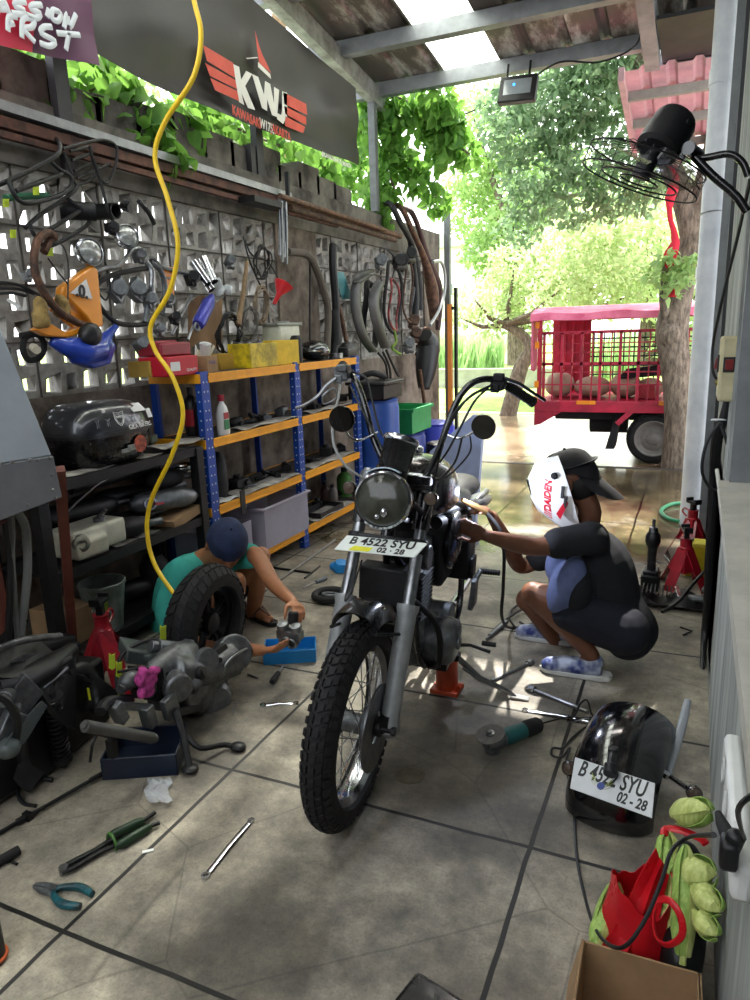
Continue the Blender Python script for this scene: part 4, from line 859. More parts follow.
m = MB(); m.prism([Qw(a, .158, b) for a, b in ((-.05, .05), (.05, .05), (.05, -.02), (-.05, -.02))], fwd_ * .006); build('mask_window', m, mat('dark_filter_glass', '10140f', .08, 0, 0, coat=1), mask, smooth=0)
# shoes
def shoe(px, cy_, A_, lab=None):
    m = MB(); hx = A_.x + .045; z = 0; fwd = V3(-1, -.05, 0).normalized(); sd2 = V3(.05, -1, 0)
    for k in range(1):
        m.tube([V3(hx, A_.y, .05), V3(hx, A_.y, .05) + fwd * .08, V3(hx, A_.y, .045) + fwd * .17, V3(hx, A_.y, .035) + fwd * .245, V3(hx, A_.y, .03) + fwd * .272], [.036, .046, .043, .036, .018], 14); m.tube([V3(hx, A_.y, .06) + fwd * .03, V3(hx, A_.y, .095) + fwd * .04], [.043, .042], 14)
    s_ = build('shoe', m, mat('white_blue_knit', 'b9c0d2', .8, 0, .5, 14, bump=.1, h2='2e3d74', detail=2), wd, remesh=.006, sm=3)
    m = MB(); prof = [(-.045, .0), (-.042, .1), (-.036, .18), (-.03, .25), (0, .285), (.03, .25), (.04, .18), (.042, .1), (.045, 0), (.03, -.04), (0, -.05), (-.03, -.04)]
    m.prism([V3(hx, A_.y, .002) + fwd * b + sd2 * a for a, b in prof], (0, 0, .024)); build('shoe_sole', m, mat('pale_sole', 'c9cac6', .6, 0, .15), wd, bevel=.004)
    for k in range(5):
        q_ = V3(hx, A_.y, .088 - .006 * k) + fwd * (.085 + .026 * k); m = MB(); m.tube([q_ - sd2 * .024 + V3(0, 0, -.012), q_, q_ + sd2 * .024 + V3(0, 0, -.012)], .0035, 6); build('lace', m, white, s_)
shoe(0, 0, sk['anL']); shoe(0, 0, sk['anR'])
# welding electrode holder + cable
m = MB(); a = Qw(0, 0, 0); p1_, p2_ = y(486, 512, 3.05), y(462, 500, 2.92)
m.tube([p1_, (p1_ + p2_) / 2, p2_], [.014, .016, .01], 10)
eh = thing('electrode_holder', 'welding electrode holder gripped in the far hand of the masked person', 'tool', p1_); build('handle', m, mat('worn_brass', 'b08a5a', .4, .8, .3), eh)
m = MB(); m.tube(cr([p1_, y(500, 530, 3.0), y(504, 555, 3.0), y(503, 590, 3.05), y(502, 618, 3.1), U(512, 628, z=.012), U(540, 622, z=.012), U(560, 618, z=.012)], 6), .008, 8)
tag(build('welding_cable', m, cable), 'black welding cable hanging from the holder down to the floor beside the footpeg', 'cable')
m = MB(); m.tube(cr([U(u, v, z=.012 + .006 * (i % 3)) for i, (u, v) in enumerate(((492, 632), (508, 618), (530, 606), (558, 604), (548, 622), (520, 630), (510, 612), (530, 600), (552, 598), (560, 612), (566, 626), (540, 632), (520, 622)))], 6), .007, 8)
tag(build('cable_coil', m, cable), 'tangled black welding cable lying on the floor left of the squatting person in the mask', 'cable')
m = MB(); a, b = U(490, 636, z=.014), U(506, 622, z=.014); m.cyl(a, b, .014, n=12); m.cyl(a - (b - a) * .2, a, .007, n=8); tag(build('ground_clamp', m, alu), 'small silver welding clamp lying on the floor at the end of the tangled cable', 'clamp')

# ---------- person on the left
lp = thing('person', 'squatting person in teal shirt and navy cap, head bowed, holding a carburettor over the floor', 'person', U(235, 632, z=0))
K = dict(hC=y(226, 546, 2.93), nk=y(206, 560, 2.98), ch=y(185, 585, 2.98), be=y(178, 625, 3.0), hip=y(175, 655, 3.05), shR=y(182, 573, 2.80), shL=y(236, 556, 3.08), elL=y(258, 560, 2.95), elL2=y(272, 580, 2.86), wrL=y(293, 602, 2.74), elR=y(178, 628, 2.66), wrR=y(262, 650, 2.50), knL=y(261, 556, 3.17), knR=y(236, 582, 2.86), anL=y(252, 622, 3.22), anR=y(228, 648, 2.86))
m = MB()
limb(m, [K['shL'], y(256, 556, 3.0), y(272, 582, 2.88), K['wrL']], [.055, .048, .041, .025])
limb(m, [K['shR'], y(172, 615, 2.7), y(195, 645, 2.62), y(235, 650, 2.53), K['wrR']], [.056, .052, .045, .04, .026])
hand(m, K['wrL'], None, (-.1, -.3, -1), (K['wrL'] - y(272, 582, 2.88)).normalized() + V3(0, -.15, .1), 1, 1.3)
hand(m, K['wrR'], None, (.1, .3, 1), (K['wrR'] - y(235, 650, 2.53)).normalized() + V3(.1, .1, .0), 1, .7)
for a in ('L', 'R'):
    Kn, An = K['kn' + a], K['an' + a]; Hp = K['hip'] + (V3(.05, .1, .05) if a == 'L' else V3(.05, -.1, .05))
    limb(m, [Hp, (Hp + Kn) / 2 + V3(0, 0, .02), Kn], [.09, .08, .055]); limb(m, [Kn, Kn * .65 + An * .35, An], [.053, .054, .036])
    hz = V3(An.x, An.y, .05); fd = V3(.9, -.3, 0).normalized(); m.tube([hz - fd * .04, hz + fd * .06, hz + fd * .13 + V3(0, 0, -.012), hz + fd * .19 + V3(0, 0, -.02)], [.032, .038, .036, .016], 10)
    for k in range(5): q_ = hz + fd * (.185 - .01 * k) + V3(.3, .9, 0).normalized() * (-.03 + .015 * k) + V3(0, 0, -.02); m.tube([q_ - fd * .03, q_ + fd * .01], [.009, .0085], 8); m.sph(q_ + fd * .01, .0085, n=8, m=6)
limb(m, [K['hip'], K['be'], K['ch'], K['nk']], [.13, .125, .13, .07]); limb(m, [K['nk'], K['hC']], [.055, .055]); limb(m, [K['shR'], K['nk'] + V3(-.03, 0, -.04), K['shL']], [.055, .07, .055])
Ql, _ = head(m, K['hC'], (.45, -.62, -.75), (.55, -.35, .75), 1.2)
build('body', m, skin, lp, remesh=.007, sm=3)
m = MB()
limb(m, [K['hip'] + V3(-.02, 0, .05), K['be'] + V3(-.01, 0, 0), K['ch'], K['nk'] + V3(-.04, 0, -.05)], [.15, .15, .155, .1]); limb(m, [K['shR'], K['nk'] + V3(-.04, .0, -.055), K['shL']], [.078, .095, .075])
limb(m, [K['shL'], K['shL'] * .3 + y(256, 556, 3.0) * .7], [.074, .07]); limb(m, [K['shR'], y(176, 592, 2.76), y(171, 606, 2.72), y(172, 620, 2.69)], [.085, .085, .082, .075])
build('shirt', m, mat('teal_shirt', '37a89c', .8, 0, .2, 6, bump=.1), lp, remesh=.009, sm=5)
m = MB()
for a in ('L', 'R'):
    Kn = K['kn' + a]; Hp = K['hip'] + (V3(.05, .1, .05) if a == 'L' else V3(.05, -.1, .05)); limb(m, [Hp, (Hp + Kn) / 2 + V3(0, 0, .02), Hp * .3 + Kn * .7], [.11, .1, .085])
m.sph(K['hip'] + V3(0, 0, .0), (.15, .18, .14)); build('shorts', m, mat('black_shorts', '101114', .85, 0, .3, 8), lp, remesh=.009, sm=4)
m = MB(); cap_(m, Ql, None, 1, -1); build('cap', m, mat('navy_cap', '1c2c50', .8, 0, .2, 20, h2='13203d'), lp, smooth=60)
m = MB(); m.sph(Ql(0, -.03, .0), (.084, .08, .075)); build('hair', m, mat('black_hair', '0c0a09', .7, 0, .2, 40), lp, remesh=.006)
for a in ('L', 'R'):
    An = K['an' + a]; fd = V3(.9, -.3, 0).normalized(); sdv = V3(.3, .9, 0); m = MB()
    m.prism([V3(An.x, An.y, .003) + fd * b + sdv * c for c, b in ((-.035, -.06), (-.04, .03), (-.046, .13), (-.035, .2), (0, .225), (.035, .2), (.042, .13), (.036, .03), (.033, -.06))], (0, 0, .02)); s_ = build('sandal', m, rubber, lp, bevel=.004)
    m = MB(); q_ = V3(An.x, An.y, .03) + fd * .1; m.tube([q_ - sdv * .05 - fd * .03, q_ + V3(0, 0, .055) - sdv * .01, q_ + fd * .07 + V3(0, 0, .02)], .009, 8); m.tube([q_ + sdv * .045 - fd * .03, q_ + V3(0, 0, .055) + sdv * .01, q_ + fd * .07 + V3(0, 0, .02)], .009, 8); build('sandal_strap', m, mat('brown_strap', '5c3f30', .6), s_)
# carburettor pair held in the hands
cc = y(290, 632, 2.60); cb = thing('carburettor', 'twin silver carburettor held in the hands of the person in teal', 'carburettor', cc)
m = MB(); m.box(cc + V3(0, 0, -.01), (.12, .05, .04)); m.cyl(cc + V3(.0, -.03, -.03), cc + V3(0, -.055, -.03), .022); m.cyl(cc + V3(-.04, 0, -.05), cc + V3(-.04, 0, 0), .022); m.cyl(cc + V3(.03, 0, -.05), cc + V3(.03, 0, 0), .02); m.box(cc + V3(0, -.02, -.045), (.09, .03, .03)); build('body', m, darkalu, cb, bevel=.003)
for k in (-1, 1):
    m = MB(); m.lathe([(.028, 0), (.029, .02), (.024, .028), (0, .03)], cc + V3(.034 * k, .0, .012), (0, -.25, 1), 24); build('float_cap', m, alu, cb)
m = MB(); m.ring(cc + V3(.03, -.045, -.035), (0, 1, 0), .02, .005); build('intake_ring', m, steel, cb)
m = MB(); m.lathe([(.024, 0), (.024, .05), (.02, .055), (0, .055)], cc + V3(0, .03, .03), (0, .2, 1), 20); build('rubber_cover', m, rubber, cb)
# blue tray below
p = U(303, 664, z=0); t = thing('parts_tray', 'small bright blue plastic tray on the floor under the carburettor', 'tray', p)
bl = mat('bright_blue_plastic', '1481c8', .4, 0, .15, 8); m = MB(); Rz = Matrix.Rotation(radians(-62), 3, 'Z')
for c_, d_ in (((0, 0, .006), (.16, .26, .01)), ((.078, 0, .035), (.006, .26, .07)), ((-.078, 0, .035), (.006, .26, .07)), ((0, .128, .035), (.16, .006, .07)), ((0, -.128, .035), (.16, .006, .07))): m.box(p + V3(-.1, .05, 0) + Rz @ Vector(c_), d_, Rz)
build('tray', m, bl, t, bevel=.003)
m = MB(); m.lathe([(.045, 0), (.05, .04), (.052, .045), (.04, .05), (0, .05)], p + V3(.12, .16, 0)); build('spout', m, bl, t)
# ================================================================ generic builders
def obj1(name, label, cat, mat_, fn, group=None, **k):
    m = MB(); fn(m); return tag(build(name, m, mat_, None, **k), label, cat, group)
def multi(name, label, cat, base, parts, group=None):
    t = thing(name, label, cat, base, group=group)
    for p in parts:
        m = MB(); p[2](m); build(p[0], m, p[1], t, **(p[3] if len(p) > 3 else {}))
    return t
# ================================================================ TRUCK
TY = 8.95; tu = lambda u, v, d=0: U(u, v, y=TY + d)
tred = mat('truck_red', 'b81d3c', .45, 0, .25, 5, h2='8c1730'); dk = mat('underbody_black', '17161a', .8, 0, .3, 6); tgr = mat('dark_green_bars', '2b3a33', .6, .2, .2)
tk = thing('cargo_truck', 'small red three-wheeler cargo truck with barred cage and pink canopy parked in the wet street', 'truck', (-.6, 9.6, -.06))
def tpart(name, mt, fn, parent=tk, **k):
    m = MB(); fn(m); return build(name, m, mt, parent, **k)
XL, XRr = -1.80, 1.1; ZT = 1.70
tpart('bed', tred, lambda m: (m.box(((XL + XRr) / 2, TY + .65, .66), (XRr - XL, 1.35, .06)), m.box(((XL + XRr) / 2, TY - .02, .62), (XRr - XL, .05, .13)), m.box(((XL + XRr) / 2, TY + 1.32, .66), (XRr - XL, .05, .2)), m.prism([(XL - .02, TY - .04, .69), (XL + .32, TY - .04, .56), (XL + .06, TY - .04, .40), (XL - .02, TY - .04, .38)], (0, .06, 0))), bevel=.006)
tpart('front_board', tred, lambda m: (m.box((XL + .2, TY + 1.3, 1.2), (.5, .03, .95)), *[m.box((XL + .12 + .11 * k, TY + 1.27, 1.25), (.03, .02, .85)) for k in range(4)]))
for k, u in enumerate((540, 706)):
    x = tu(u, 350).x if k == 0 else XRr - .03; tpart('corner_post', tred, lambda m: m.box((x, TY, 1.17), (.05, .05, 1.05)))
tpart('corner_post', tred, lambda m: m.box((XL + .02, TY + 1.3, 1.17), (.05, .05, 1.05)))
hz_ = [tu(600, v).z for v in (331.8, 343, 352, 363.5, 372, 384.5)]
side = tpart('cage_side', tred, lambda m: [m.box(((XL + XRr) / 2, TY, z), (XRr - XL, .03 if i in (0, 3) else .012, .035 if i in (0, 3) else .014)) for i, z in enumerate(hz_)])
xs = [tu(520 + q / 3.947, 360).x for q in (95, 130, 165, 205, 243, 285, 318, 360, 395, 430, 468, 510, 550)]; xs += [xs[-1] + .1 * k for k in range(1, 14)]
for i, x in enumerate(xs):
    tpart('cage_bar', tred, lambda m: m.box((x, TY - .005, (.68 + hz_[0]) / 2), (.034 if i % 2 == 0 else .014, .02, hz_[0] - .68)), side)
tpart('far_cage_side', tgr, lambda m: ([m.box(((XL + XRr) / 2 + .2, TY + 1.33, z), (XRr - XL - .5, .02, .02)) for z in (.8, .92, 1.04, 1.16, 1.28, 1.4, 1.5)], [m.box((XL + .5 + .13 * k, TY + 1.33, 1.1), (.016, .02, .8)) for k in range(19)]))
def cano(m):
    rows = []
    for i in range(15):
        x = XL - .08 + (XRr - XL + .16) * i / 14; s_ = .03 * sin(i * 1.7) * .5
        rows.append([(x, TY - .09, ZT - .05 + s_ * .6), (x, TY - .07, ZT + .03 + s_), (x, TY + .2, ZT + .09 + s_), (x, TY + .65, ZT + .12), (x, TY + 1.15, ZT + .09), (x, TY + 1.4, ZT + .03), (x, TY + 1.42, ZT - .05)])
    m.shell(rows, .008)
pinkt = mat('pink_tarpaulin', 'd8718e', .6, 0, .2, 5, h2='c04a6c')
tpart('canopy', pinkt, cano); tpart('tail_curtain', pinkt, lambda m: m.shell([[(XL - .06 + .012 * sin(j * 2), TY - .08 + .12 * j, ZT - .0 - i * .09 * (1 + .05 * sin(j))) for j in range(4)] for i in range(8)], .01))
amb = mat('amber_reflector', 'e88a1c', .35, 0, .1)
for a, b, v0, v1 in ((577, 596, 399, 403), (659, 668, 399, 403)): tpart('reflector', amb, lambda m: m.box((tu((a + b) / 2, 401).x, TY - .05, tu(600, 401).z - .015), (tu(b, 401).x - tu(a, 401).x, .01, .045)))
for v in (325, 345, 384, 398): tpart('reflector', amb, lambda m: m.box((XL + .0, TY - .03, tu(540, v).z), (.05, .012, .08)))
tpart('underbody', dk, lambda m: (m.box((-.3, TY + .65, .5), (2.6, .9, .12)), m.box((-1.45, TY + .3, .52), (.5, .2, .1)), m.cyl((-1.2, TY + .5, .38), (-.75, TY + .5, .38), .14)))
tpart('fender_arm', tred, lambda m: (m.beam(tu(641, 403, -.03), tu(617, 424, -.03), .05, .06), m.beam(tu(641, 403, -.03), tu(705, 403, -.03), .05, .04)))
tpart('mud_flap', dk, lambda m: m.prism([tu(614, 420), tu(619, 422), tu(614, 449), tu(605, 449)], (0, .25, 0)))
for yy_ in (TY + .1, TY + 1.2):
    wc = Vector((tu(653, 438).x, yy_, .245)); WT = Matrix.Translation(wc) @ Matrix.Rotation(pi / 2, 4, 'Z')
    w_ = build('tyre', tyre_mb(WT, .305, .17, .1, 'road', 40), rubber, tk, smooth=30)
    tpart('wheel_disc', mat('dusty_wheel', '8a8580', .7, .2, .2), lambda m: (m.lathe([(.2, .09), (.21, .075), (.195, .05), (.15, .03), (.12, .05), (.08, .055), (.07, .08), (.05, .09), (0, .09)], wc, (0, -1, 0), 36, cap=False), [m.cyl(wc + V3(.1 * cos(t), -.055, .1 * sin(t)), wc + V3(.1 * cos(t), -.07, .1 * sin(t)), .014, n=6) for t in np.linspace(0, 2 * pi, 9)[:-1]], m.ring(wc + V3(0, -.08, 0), (0, 1, 0), .205, .012, 36, 6)), w_)
tpart('cab', tred, lambda m: m.prism([(XRr + .05, TY - .02, .3), (XRr + .05, TY - .02, 1.75), (XRr + .9, TY - .02, 1.75), (XRr + 1.25, TY - .02, 1.1), (XRr + 1.35, TY - .02, .35)], (0, 1.35, 0)), bevel=.05)
tpart('front_wheel', rubber, lambda m: m.ring((XRr + 1.0, TY + .65, .245), (0, 1, 0), .22, .08, 36, 12))
# load in the truck
for i, (a, b, v, h_, lab) in enumerate(((545, 575, 375, .16, 'pale sack at the tail end of the truck bed'), (574, 612, 378, .13, 'flat grey sack in the middle of the truck bed'), (610, 642, 376, .15, 'grey bundle near the middle of the truck bed'), (636, 665, 380, .12, 'brown sack beside the red crate in the truck bed'))):
    pa, pb = tu(a, v, .5), tu(b, v, .5); obj1('sack', lab, 'sack', mat('grey_sack', ['a8927e', 'a39a92', '99a0a0', '84786c'][i], .9, 0, .2, 8), lambda m: m.sph(((pa.x + pb.x) / 2, TY + .5, .69 + h_), ((pb.x - pa.x) / 2, .3, h_)), group='sacks in the truck bed')
obj1('crate', 'small red plastic crate in the truck bed near the wheel', 'crate', red, lambda m: m.box((tu(645, 390).x, TY + .3, .78), (.2, .2, .17)), bevel=.01)
for i in range(5):
    obj1('folded_umbrella', 'bundle of dark folded poles lying along the truck bed', 'pole', dk, lambda m: m.tube([tu(618 + i * 2, 378 - i * 2, .25 + .05 * i), tu(664, 374 - i * 2, .3 + .04 * i)], .016, 8), group='folded poles in the truck bed')

# ================================================================ BLUE AND YELLOW SHELVING
blue = mat('blue_rack_paint', '17439b', .4, .2, .2, 20); yel = mat('yellow_rack_paint', 'eda418', .42, .1, .15, 12); board = mat('dusty_shelf_board', '4b4640', .85, 0, .5, 14, h2='1d1b19')
SX = -2.65; SB = -3.03; PY = (3.46, 4.54, 5.56); SZ = (.13, .55, .97, 1.36)
sh = thing('shelving_unit', 'two-bay workshop shelving with perforated blue posts and yellow beams along the left wall', 'shelving', (-2.85, 4.5, 0))
holem = mat('punched_hole', 'c9d0d8', .5)
for yy_ in PY:
    for xx_ in (SX, SB):
        m = MB(); m.box((xx_ + (.0 if xx_ == SX else 0), yy_, .70), (.006, .075, 1.40)); m.box((xx_ - (.02 if xx_ == SX else -.02), yy_ - .036, .70), (.045, .005, 1.4)); po = build('post', m, blue, sh, smooth=0)
        if xx_ == SX:
            m = MB()
            for k in range(24):
                for d_ in (-.016, .016): m.cyl((xx_ + .003, yy_ + d_, .05 + k * .056), (xx_ + .0042, yy_ + d_, .05 + k * .056), .0055, n=8)
                m.cyl((xx_ - .02, yy_ - .039, .05 + k * .056), (xx_ - .02, yy_ - .0402, .05 + k * .056), .0055, n=8)
            o = build('bolt_holes', m, holem, po, smooth=0); o['kind'] = 'stuff'
for z in SZ:
    for k in range(2):
        y0, y1 = PY[k] + .03, PY[k + 1] - .03
        for xx_ in (SX, SB): 
            m = MB(); m.box((xx_, (y0 + y1) / 2, z), (.012, y1 - y0, .055)); m.box((xx_ + .004, (y0 + y1) / 2, z + .02), (.016, y1 - y0, .012)); m.box((xx_ + .004, (y0 + y1) / 2, z - .02), (.016, y1 - y0, .012)); build('beam', m, yel, sh, smooth=0)
        m = MB(); m.box(((SX + SB) / 2, (y0 + y1) / 2, z + .02), (SX - SB - .02, y1 - y0 + .04, .012)); build('shelf_board', m, board, sh, smooth=0)
    m = MB(); m.box((SX, PY[0] - .3, z), (.012, .02, .03)) 
for z in SZ:
    m = MB(); m.box(((SX + SB) / 2, PY[0] - .04, z), (SX - SB, .012, .055)); build('end_beam', m, yel, sh, smooth=0)
T1, T2, T3, T4 = SZ[3] + .027, SZ[2] + .027, SZ[1] + .027, SZ[0] + .027
def onb(u, z, x): # point on shelf z, depth x under pixel column u (approx)
    # solve y with given x,z whose projection has column u
    lo, hi = 2.0, 8.0
    for _ in range(40):
        mid = (lo + hi) / 2; c = RC @ (np.array([x, mid, z]) - CAM); uu = CX + FPX * c[0] / -c[2]
        if uu < u: lo = mid
        else: hi = mid
    return Vector((x, lo, z))
def boxm(c, d, rz=0, lid=False): return lambda m: m.box(Vector(c) + V3(0, 0, d[2] / 2), d, rot('Z', rz))
def openbox(m, c, d, t=.006, rz=0, taper=1.0):
    c = Vector(c); R = rot('Z', rz)
    m.box(c + V3(0, 0, t / 2), (d[0], d[1], t), R)
    for s in (-1, 1): m.box(c + R @ V3(s * (d[0] / 2 - t / 2), 0, d[2] / 2), (t, d[1], d[2]), R); m.box(c + R @ V3(0, s * (d[1] / 2 - t / 2), d[2] / 2), (d[0], t, d[2]), R)
def bottle(name, label, c, r, h, mt, capm, lab=None, cat='bottle', sq=1, group=None):
    c = Vector(c); ps = [('bottle_body', mt, lambda m: m.lathe([(r * .95, 0), (r, .01), (r, h * .62), (r * .8, h * .75), (r * .35, h * .84), (r * .33, h * .9), (0, h * .9)], c, n=20)), ('cap', capm, lambda m: m.lathe([(r * .42, h * .86), (r * .42, h), (0, h)], c, n=16))]
    if lab: ps.append(('label_wrap', lab, lambda m: m.lathe([(r * 1.012, h * .2), (r * 1.012, h * .55)], c, n=20, cap=False)))
    return multi(name, label, cat, c, ps, group)
# --- top shelf
c = onb(170, T1, -2.78)
rb = multi('toolbox', 'small red plastic toolbox with dark red lid at the near end of the top shelf', 'toolbox', c, [
    ('box', mat('red_plastic', 'c41430', .4, 0, .15), lambda m: m.box(c + V3(0, 0, .055), (.2, .27, .11), taper=1.04), dict(bevel=.008)), ('lid', mat('dark_red_plastic', '8d1a2c', .4, 0, .2), lambda m: (m.box(c + V3(-.02, 0, .15), (.17, .26, .075)), m.box(c + V3(-.02, 0, .19), (.05, .18, .02))), dict(bevel=.01)), ('sticker', white, lambda m: m.box(c + V3(.103, -.07, .055), (.003, .08, .05)), dict(smooth=0))])
text('toolbox_text', 'QUALITY', .022, plane_M(c + V3(.104, .07, .03), (0, 1, 0), (0, 0, 1)), white, rb, .0006)
c = onb(150, T1, -2.85); obj1('cardboard_box', 'low yellow-brown card box left of the red toolbox', 'box', mat('ochre_card', 'b08f3e', .8, 0, .25, 10), boxm(c + V3(-.02, .0, 0), (.16, .12, .09)), bevel=.003)
c = onb(206, T1, -2.74); b1 = obj1('parts_box', 'small pale cardboard parts box with printed face on the top shelf edge', 'box', cardb, boxm(c, (.1, .13, .1), 8), bevel=.002)
text('box_print', 'NGK', .03, plane_M(c + V3(.055, 0, .06), (0, 1, 0), (0, 0, 1)), mat('violet_ink', '5c4d92', .6), b1, .0006)
c = onb(222, T1, -2.86); obj1('parts_box', 'yellow and brown parts box behind the pale printed box', 'box', mat('yellow_card', 'c39b3c', .8, 0, .2, 9), boxm(c, (.1, .14, .1), -5), bevel=.002)
c = onb(205, T1 + .1, -2.76); obj1('paper_cup', 'crumpled cream paper cup standing in the clutter on the top shelf', 'cup', white, lambda m: m.lathe([(.025, 0), (.035, .07), (.037, .075), (.032, .07), (.022, .005)], c + V3(0, .0, .0), (.3, -.2, 1)))
for k in range(6):
    c = onb(196 + k * 2.2, T1 + .09 + .01 * (k % 3), -2.80); obj1('plastic_clip', 'cream plastic strip among the parts left of the pale box', 'strip', mat('cream_plastic', 'd3cbb4', .6, 0, .15), lambda m: m.beam(c + V3(0, -.03, -.06), c + V3(.0, .03 + .01 * k, .045), .006, .018), group='cream plastic strips on the top shelf')
c = onb(254, T1, -2.76)
def ybin(m):
    openbox(m, c, (.18, .42, .13), .006); m.box(c + V3(.1, .0, .12), (.015, .43, .015))
yb = multi('parts_bin', 'worn yellow plastic bin stained with grease on the top shelf', 'bin', c, [('bin', mat('yellow_bin_plastic', 'd8bd14', .5, 0, .4, 16, h2='8c7a12'), lambda m: openbox(m, c, (.18, .33, .16), .006), dict(bevel=.003))])
c2 = c + V3(.01, .31, 0); multi('parts_bin', 'second yellow bin, slanted, at the far side of the stained one', 'bin', c2, [('bin', mat('yellow_bin_plastic2', 'e6bf1e', .5, 0, .25, 12), lambda m: openbox(m, c2, (.16, .26, .17), .006, rz=-14), dict(bevel=.003))])
for k in range(5): obj1('greasy_part', 'greasy metal part sticking out of the stained yellow bin', 'part', darkalu, lambda m: m.box(c + V3(-.03 + .03 * (k % 2), -.12 + k * .06, .14), (.05, .05, .06), rot('X', 30 * k)), group='greasy parts in the yellow bin', bevel=.004)
c = onb(283, T1, -2.88); multi('plastic_canister', 'pale translucent plastic canister behind the yellow bins', 'canister', c, [('canister', mat('milky_plastic', 'c9cdb8', .35, 0, .15), lambda m: m.box(c + V3(0, 0, .14), (.16, .3, .28)), dict(bevel=.02)), ('lid', mat('grey_lid', '8c9088', .4), lambda m: (m.box(c + V3(0, 0, .285), (.17, .36, .02)), m.ring(c + V3(.02, 0, .30), (0, 0, 1), .04, .008)), dict(bevel=.004))])
c = onb(315, T1, -2.80); multi('helmet', 'dark open-face helmet with a visor lying on the top shelf', 'helmet', c, [('shell', black, lambda m: m.sph(c + V3(0, .0, .075), (.12, .15, .085)), dict(remesh=.01, sm=3)), ('visor', mat('visor_tint', '2a3238', .08, 0, 0, coat=1), lambda m: m.sph(c + V3(.03, -.02, .07), (.108, .12, .062))), ('visor_rim', chrome, lambda m: m.tube([c + V3(.03 + .11 * cos(t), -.02 + .125 * sin(t), .075) for t in np.linspace(-1.6, 1.6, 20)], .004, 6))])
c = onb(297, T1, -2.74); obj1('grey_canister', 'dark grey cylindrical canister between the yellow bins and the helmet', 'canister', dust, lambda m: m.lathe([(.045, 0), (.045, .17), (.035, .19), (.03, .2), (.0, .2)], c))
c = onb(336, T1, -2.74); obj1('tape_roll', 'grey roll of tape at the far end of the top shelf', 'tape', steel, lambda m: m.lathe([(.035, 0), (.06, 0), (.06, .045), (.035, .045), (.035, 0)], c, cap=False))
c = onb(345, T1, -2.85); obj1('bracket_part', 'black moulded part lying at the far end of the top shelf', 'part', plast, lambda m: (m.box(c + V3(0, 0, .04), (.16, .2, .08)), m.sph(c + V3(0, .05, .08), (.07, .09, .05))), remesh=.012, sm=2)
# --- second shelf
c = onb(224, T2, -2.69)
bt = multi('bottle', 'white plastic bottle with red cap and green label on the second shelf', 'bottle', c, [
    ('bottle_body', white, lambda m: m.tube([c + V3(0, 0, h) for h in (0, .01, .13, .17, .2, .22)], [.048, .052, .052, .04, .018, .016], 20, flat=.62, up=(1, 0, 0))), ('cap', red, lambda m: m.cyl(c + V3(0, 0, .21), c + V3(0, 0, .25), .02)),
    ('label_green', mat('green_label', '2b7d4c', .5), lambda m: m.box(c + V3(.0345, -.008, .065), (.003, .05, .06)), dict(smooth=0)), ('label_red', red, lambda m: m.box(c + V3(.0345, -.008, .12), (.003, .05, .04)), dict(smooth=0))])
bottle('bottle', 'dark oil bottle left of the white bottle on the second shelf', onb(203, T2, -2.8) + V3(0, -.0, 0), .045, .26, plast, red)
bottle('bottle', 'tall black bottle with red spots at the near end of the second shelf', onb(194, T2, -2.88), .05, .3, mat('dark_bottle', '1c1b1e', .4, 0, .3), plast, red)
sheetm = mat('dusty_paper', 'b5b2aa', .8, 0, .3, 12, h2='7c7770')
def sheetthing(u0, u1, z, x, w, lab, mt=sheetm, grp=None):
    a, b = onb(u0, z, x), onb(u1, z, x); return obj1('paper_sheet', lab, 'paper', mt, lambda m: m.shell([[(x - w / 2 + w * j / 5, a.y + (b.y - a.y) * i / 8, z + .004 + .006 * sin(i * 1.3 + j) + .006) for j in range(6)] for i in range(9)], .002), group=grp)
sheetthing(155, 200, T2, -2.72, .14, 'crumpled pale sheet at the near end of the second shelf')
sheetthing(237, 292, T2, -2.71, .13, 'torn dirty paper lying in the near bay of the second shelf')
sheetthing(307, 345, T2, -2.71, .12, 'dirty paper lying in the far bay of the second shelf')
sheetthing(232, 292, T3, -2.71, .15, 'oily paper on the third shelf, near bay'); sheetthing(307, 350, T3, -2.71, .12, 'oily paper on the third shelf, far bay')
rg = random.Random(44)
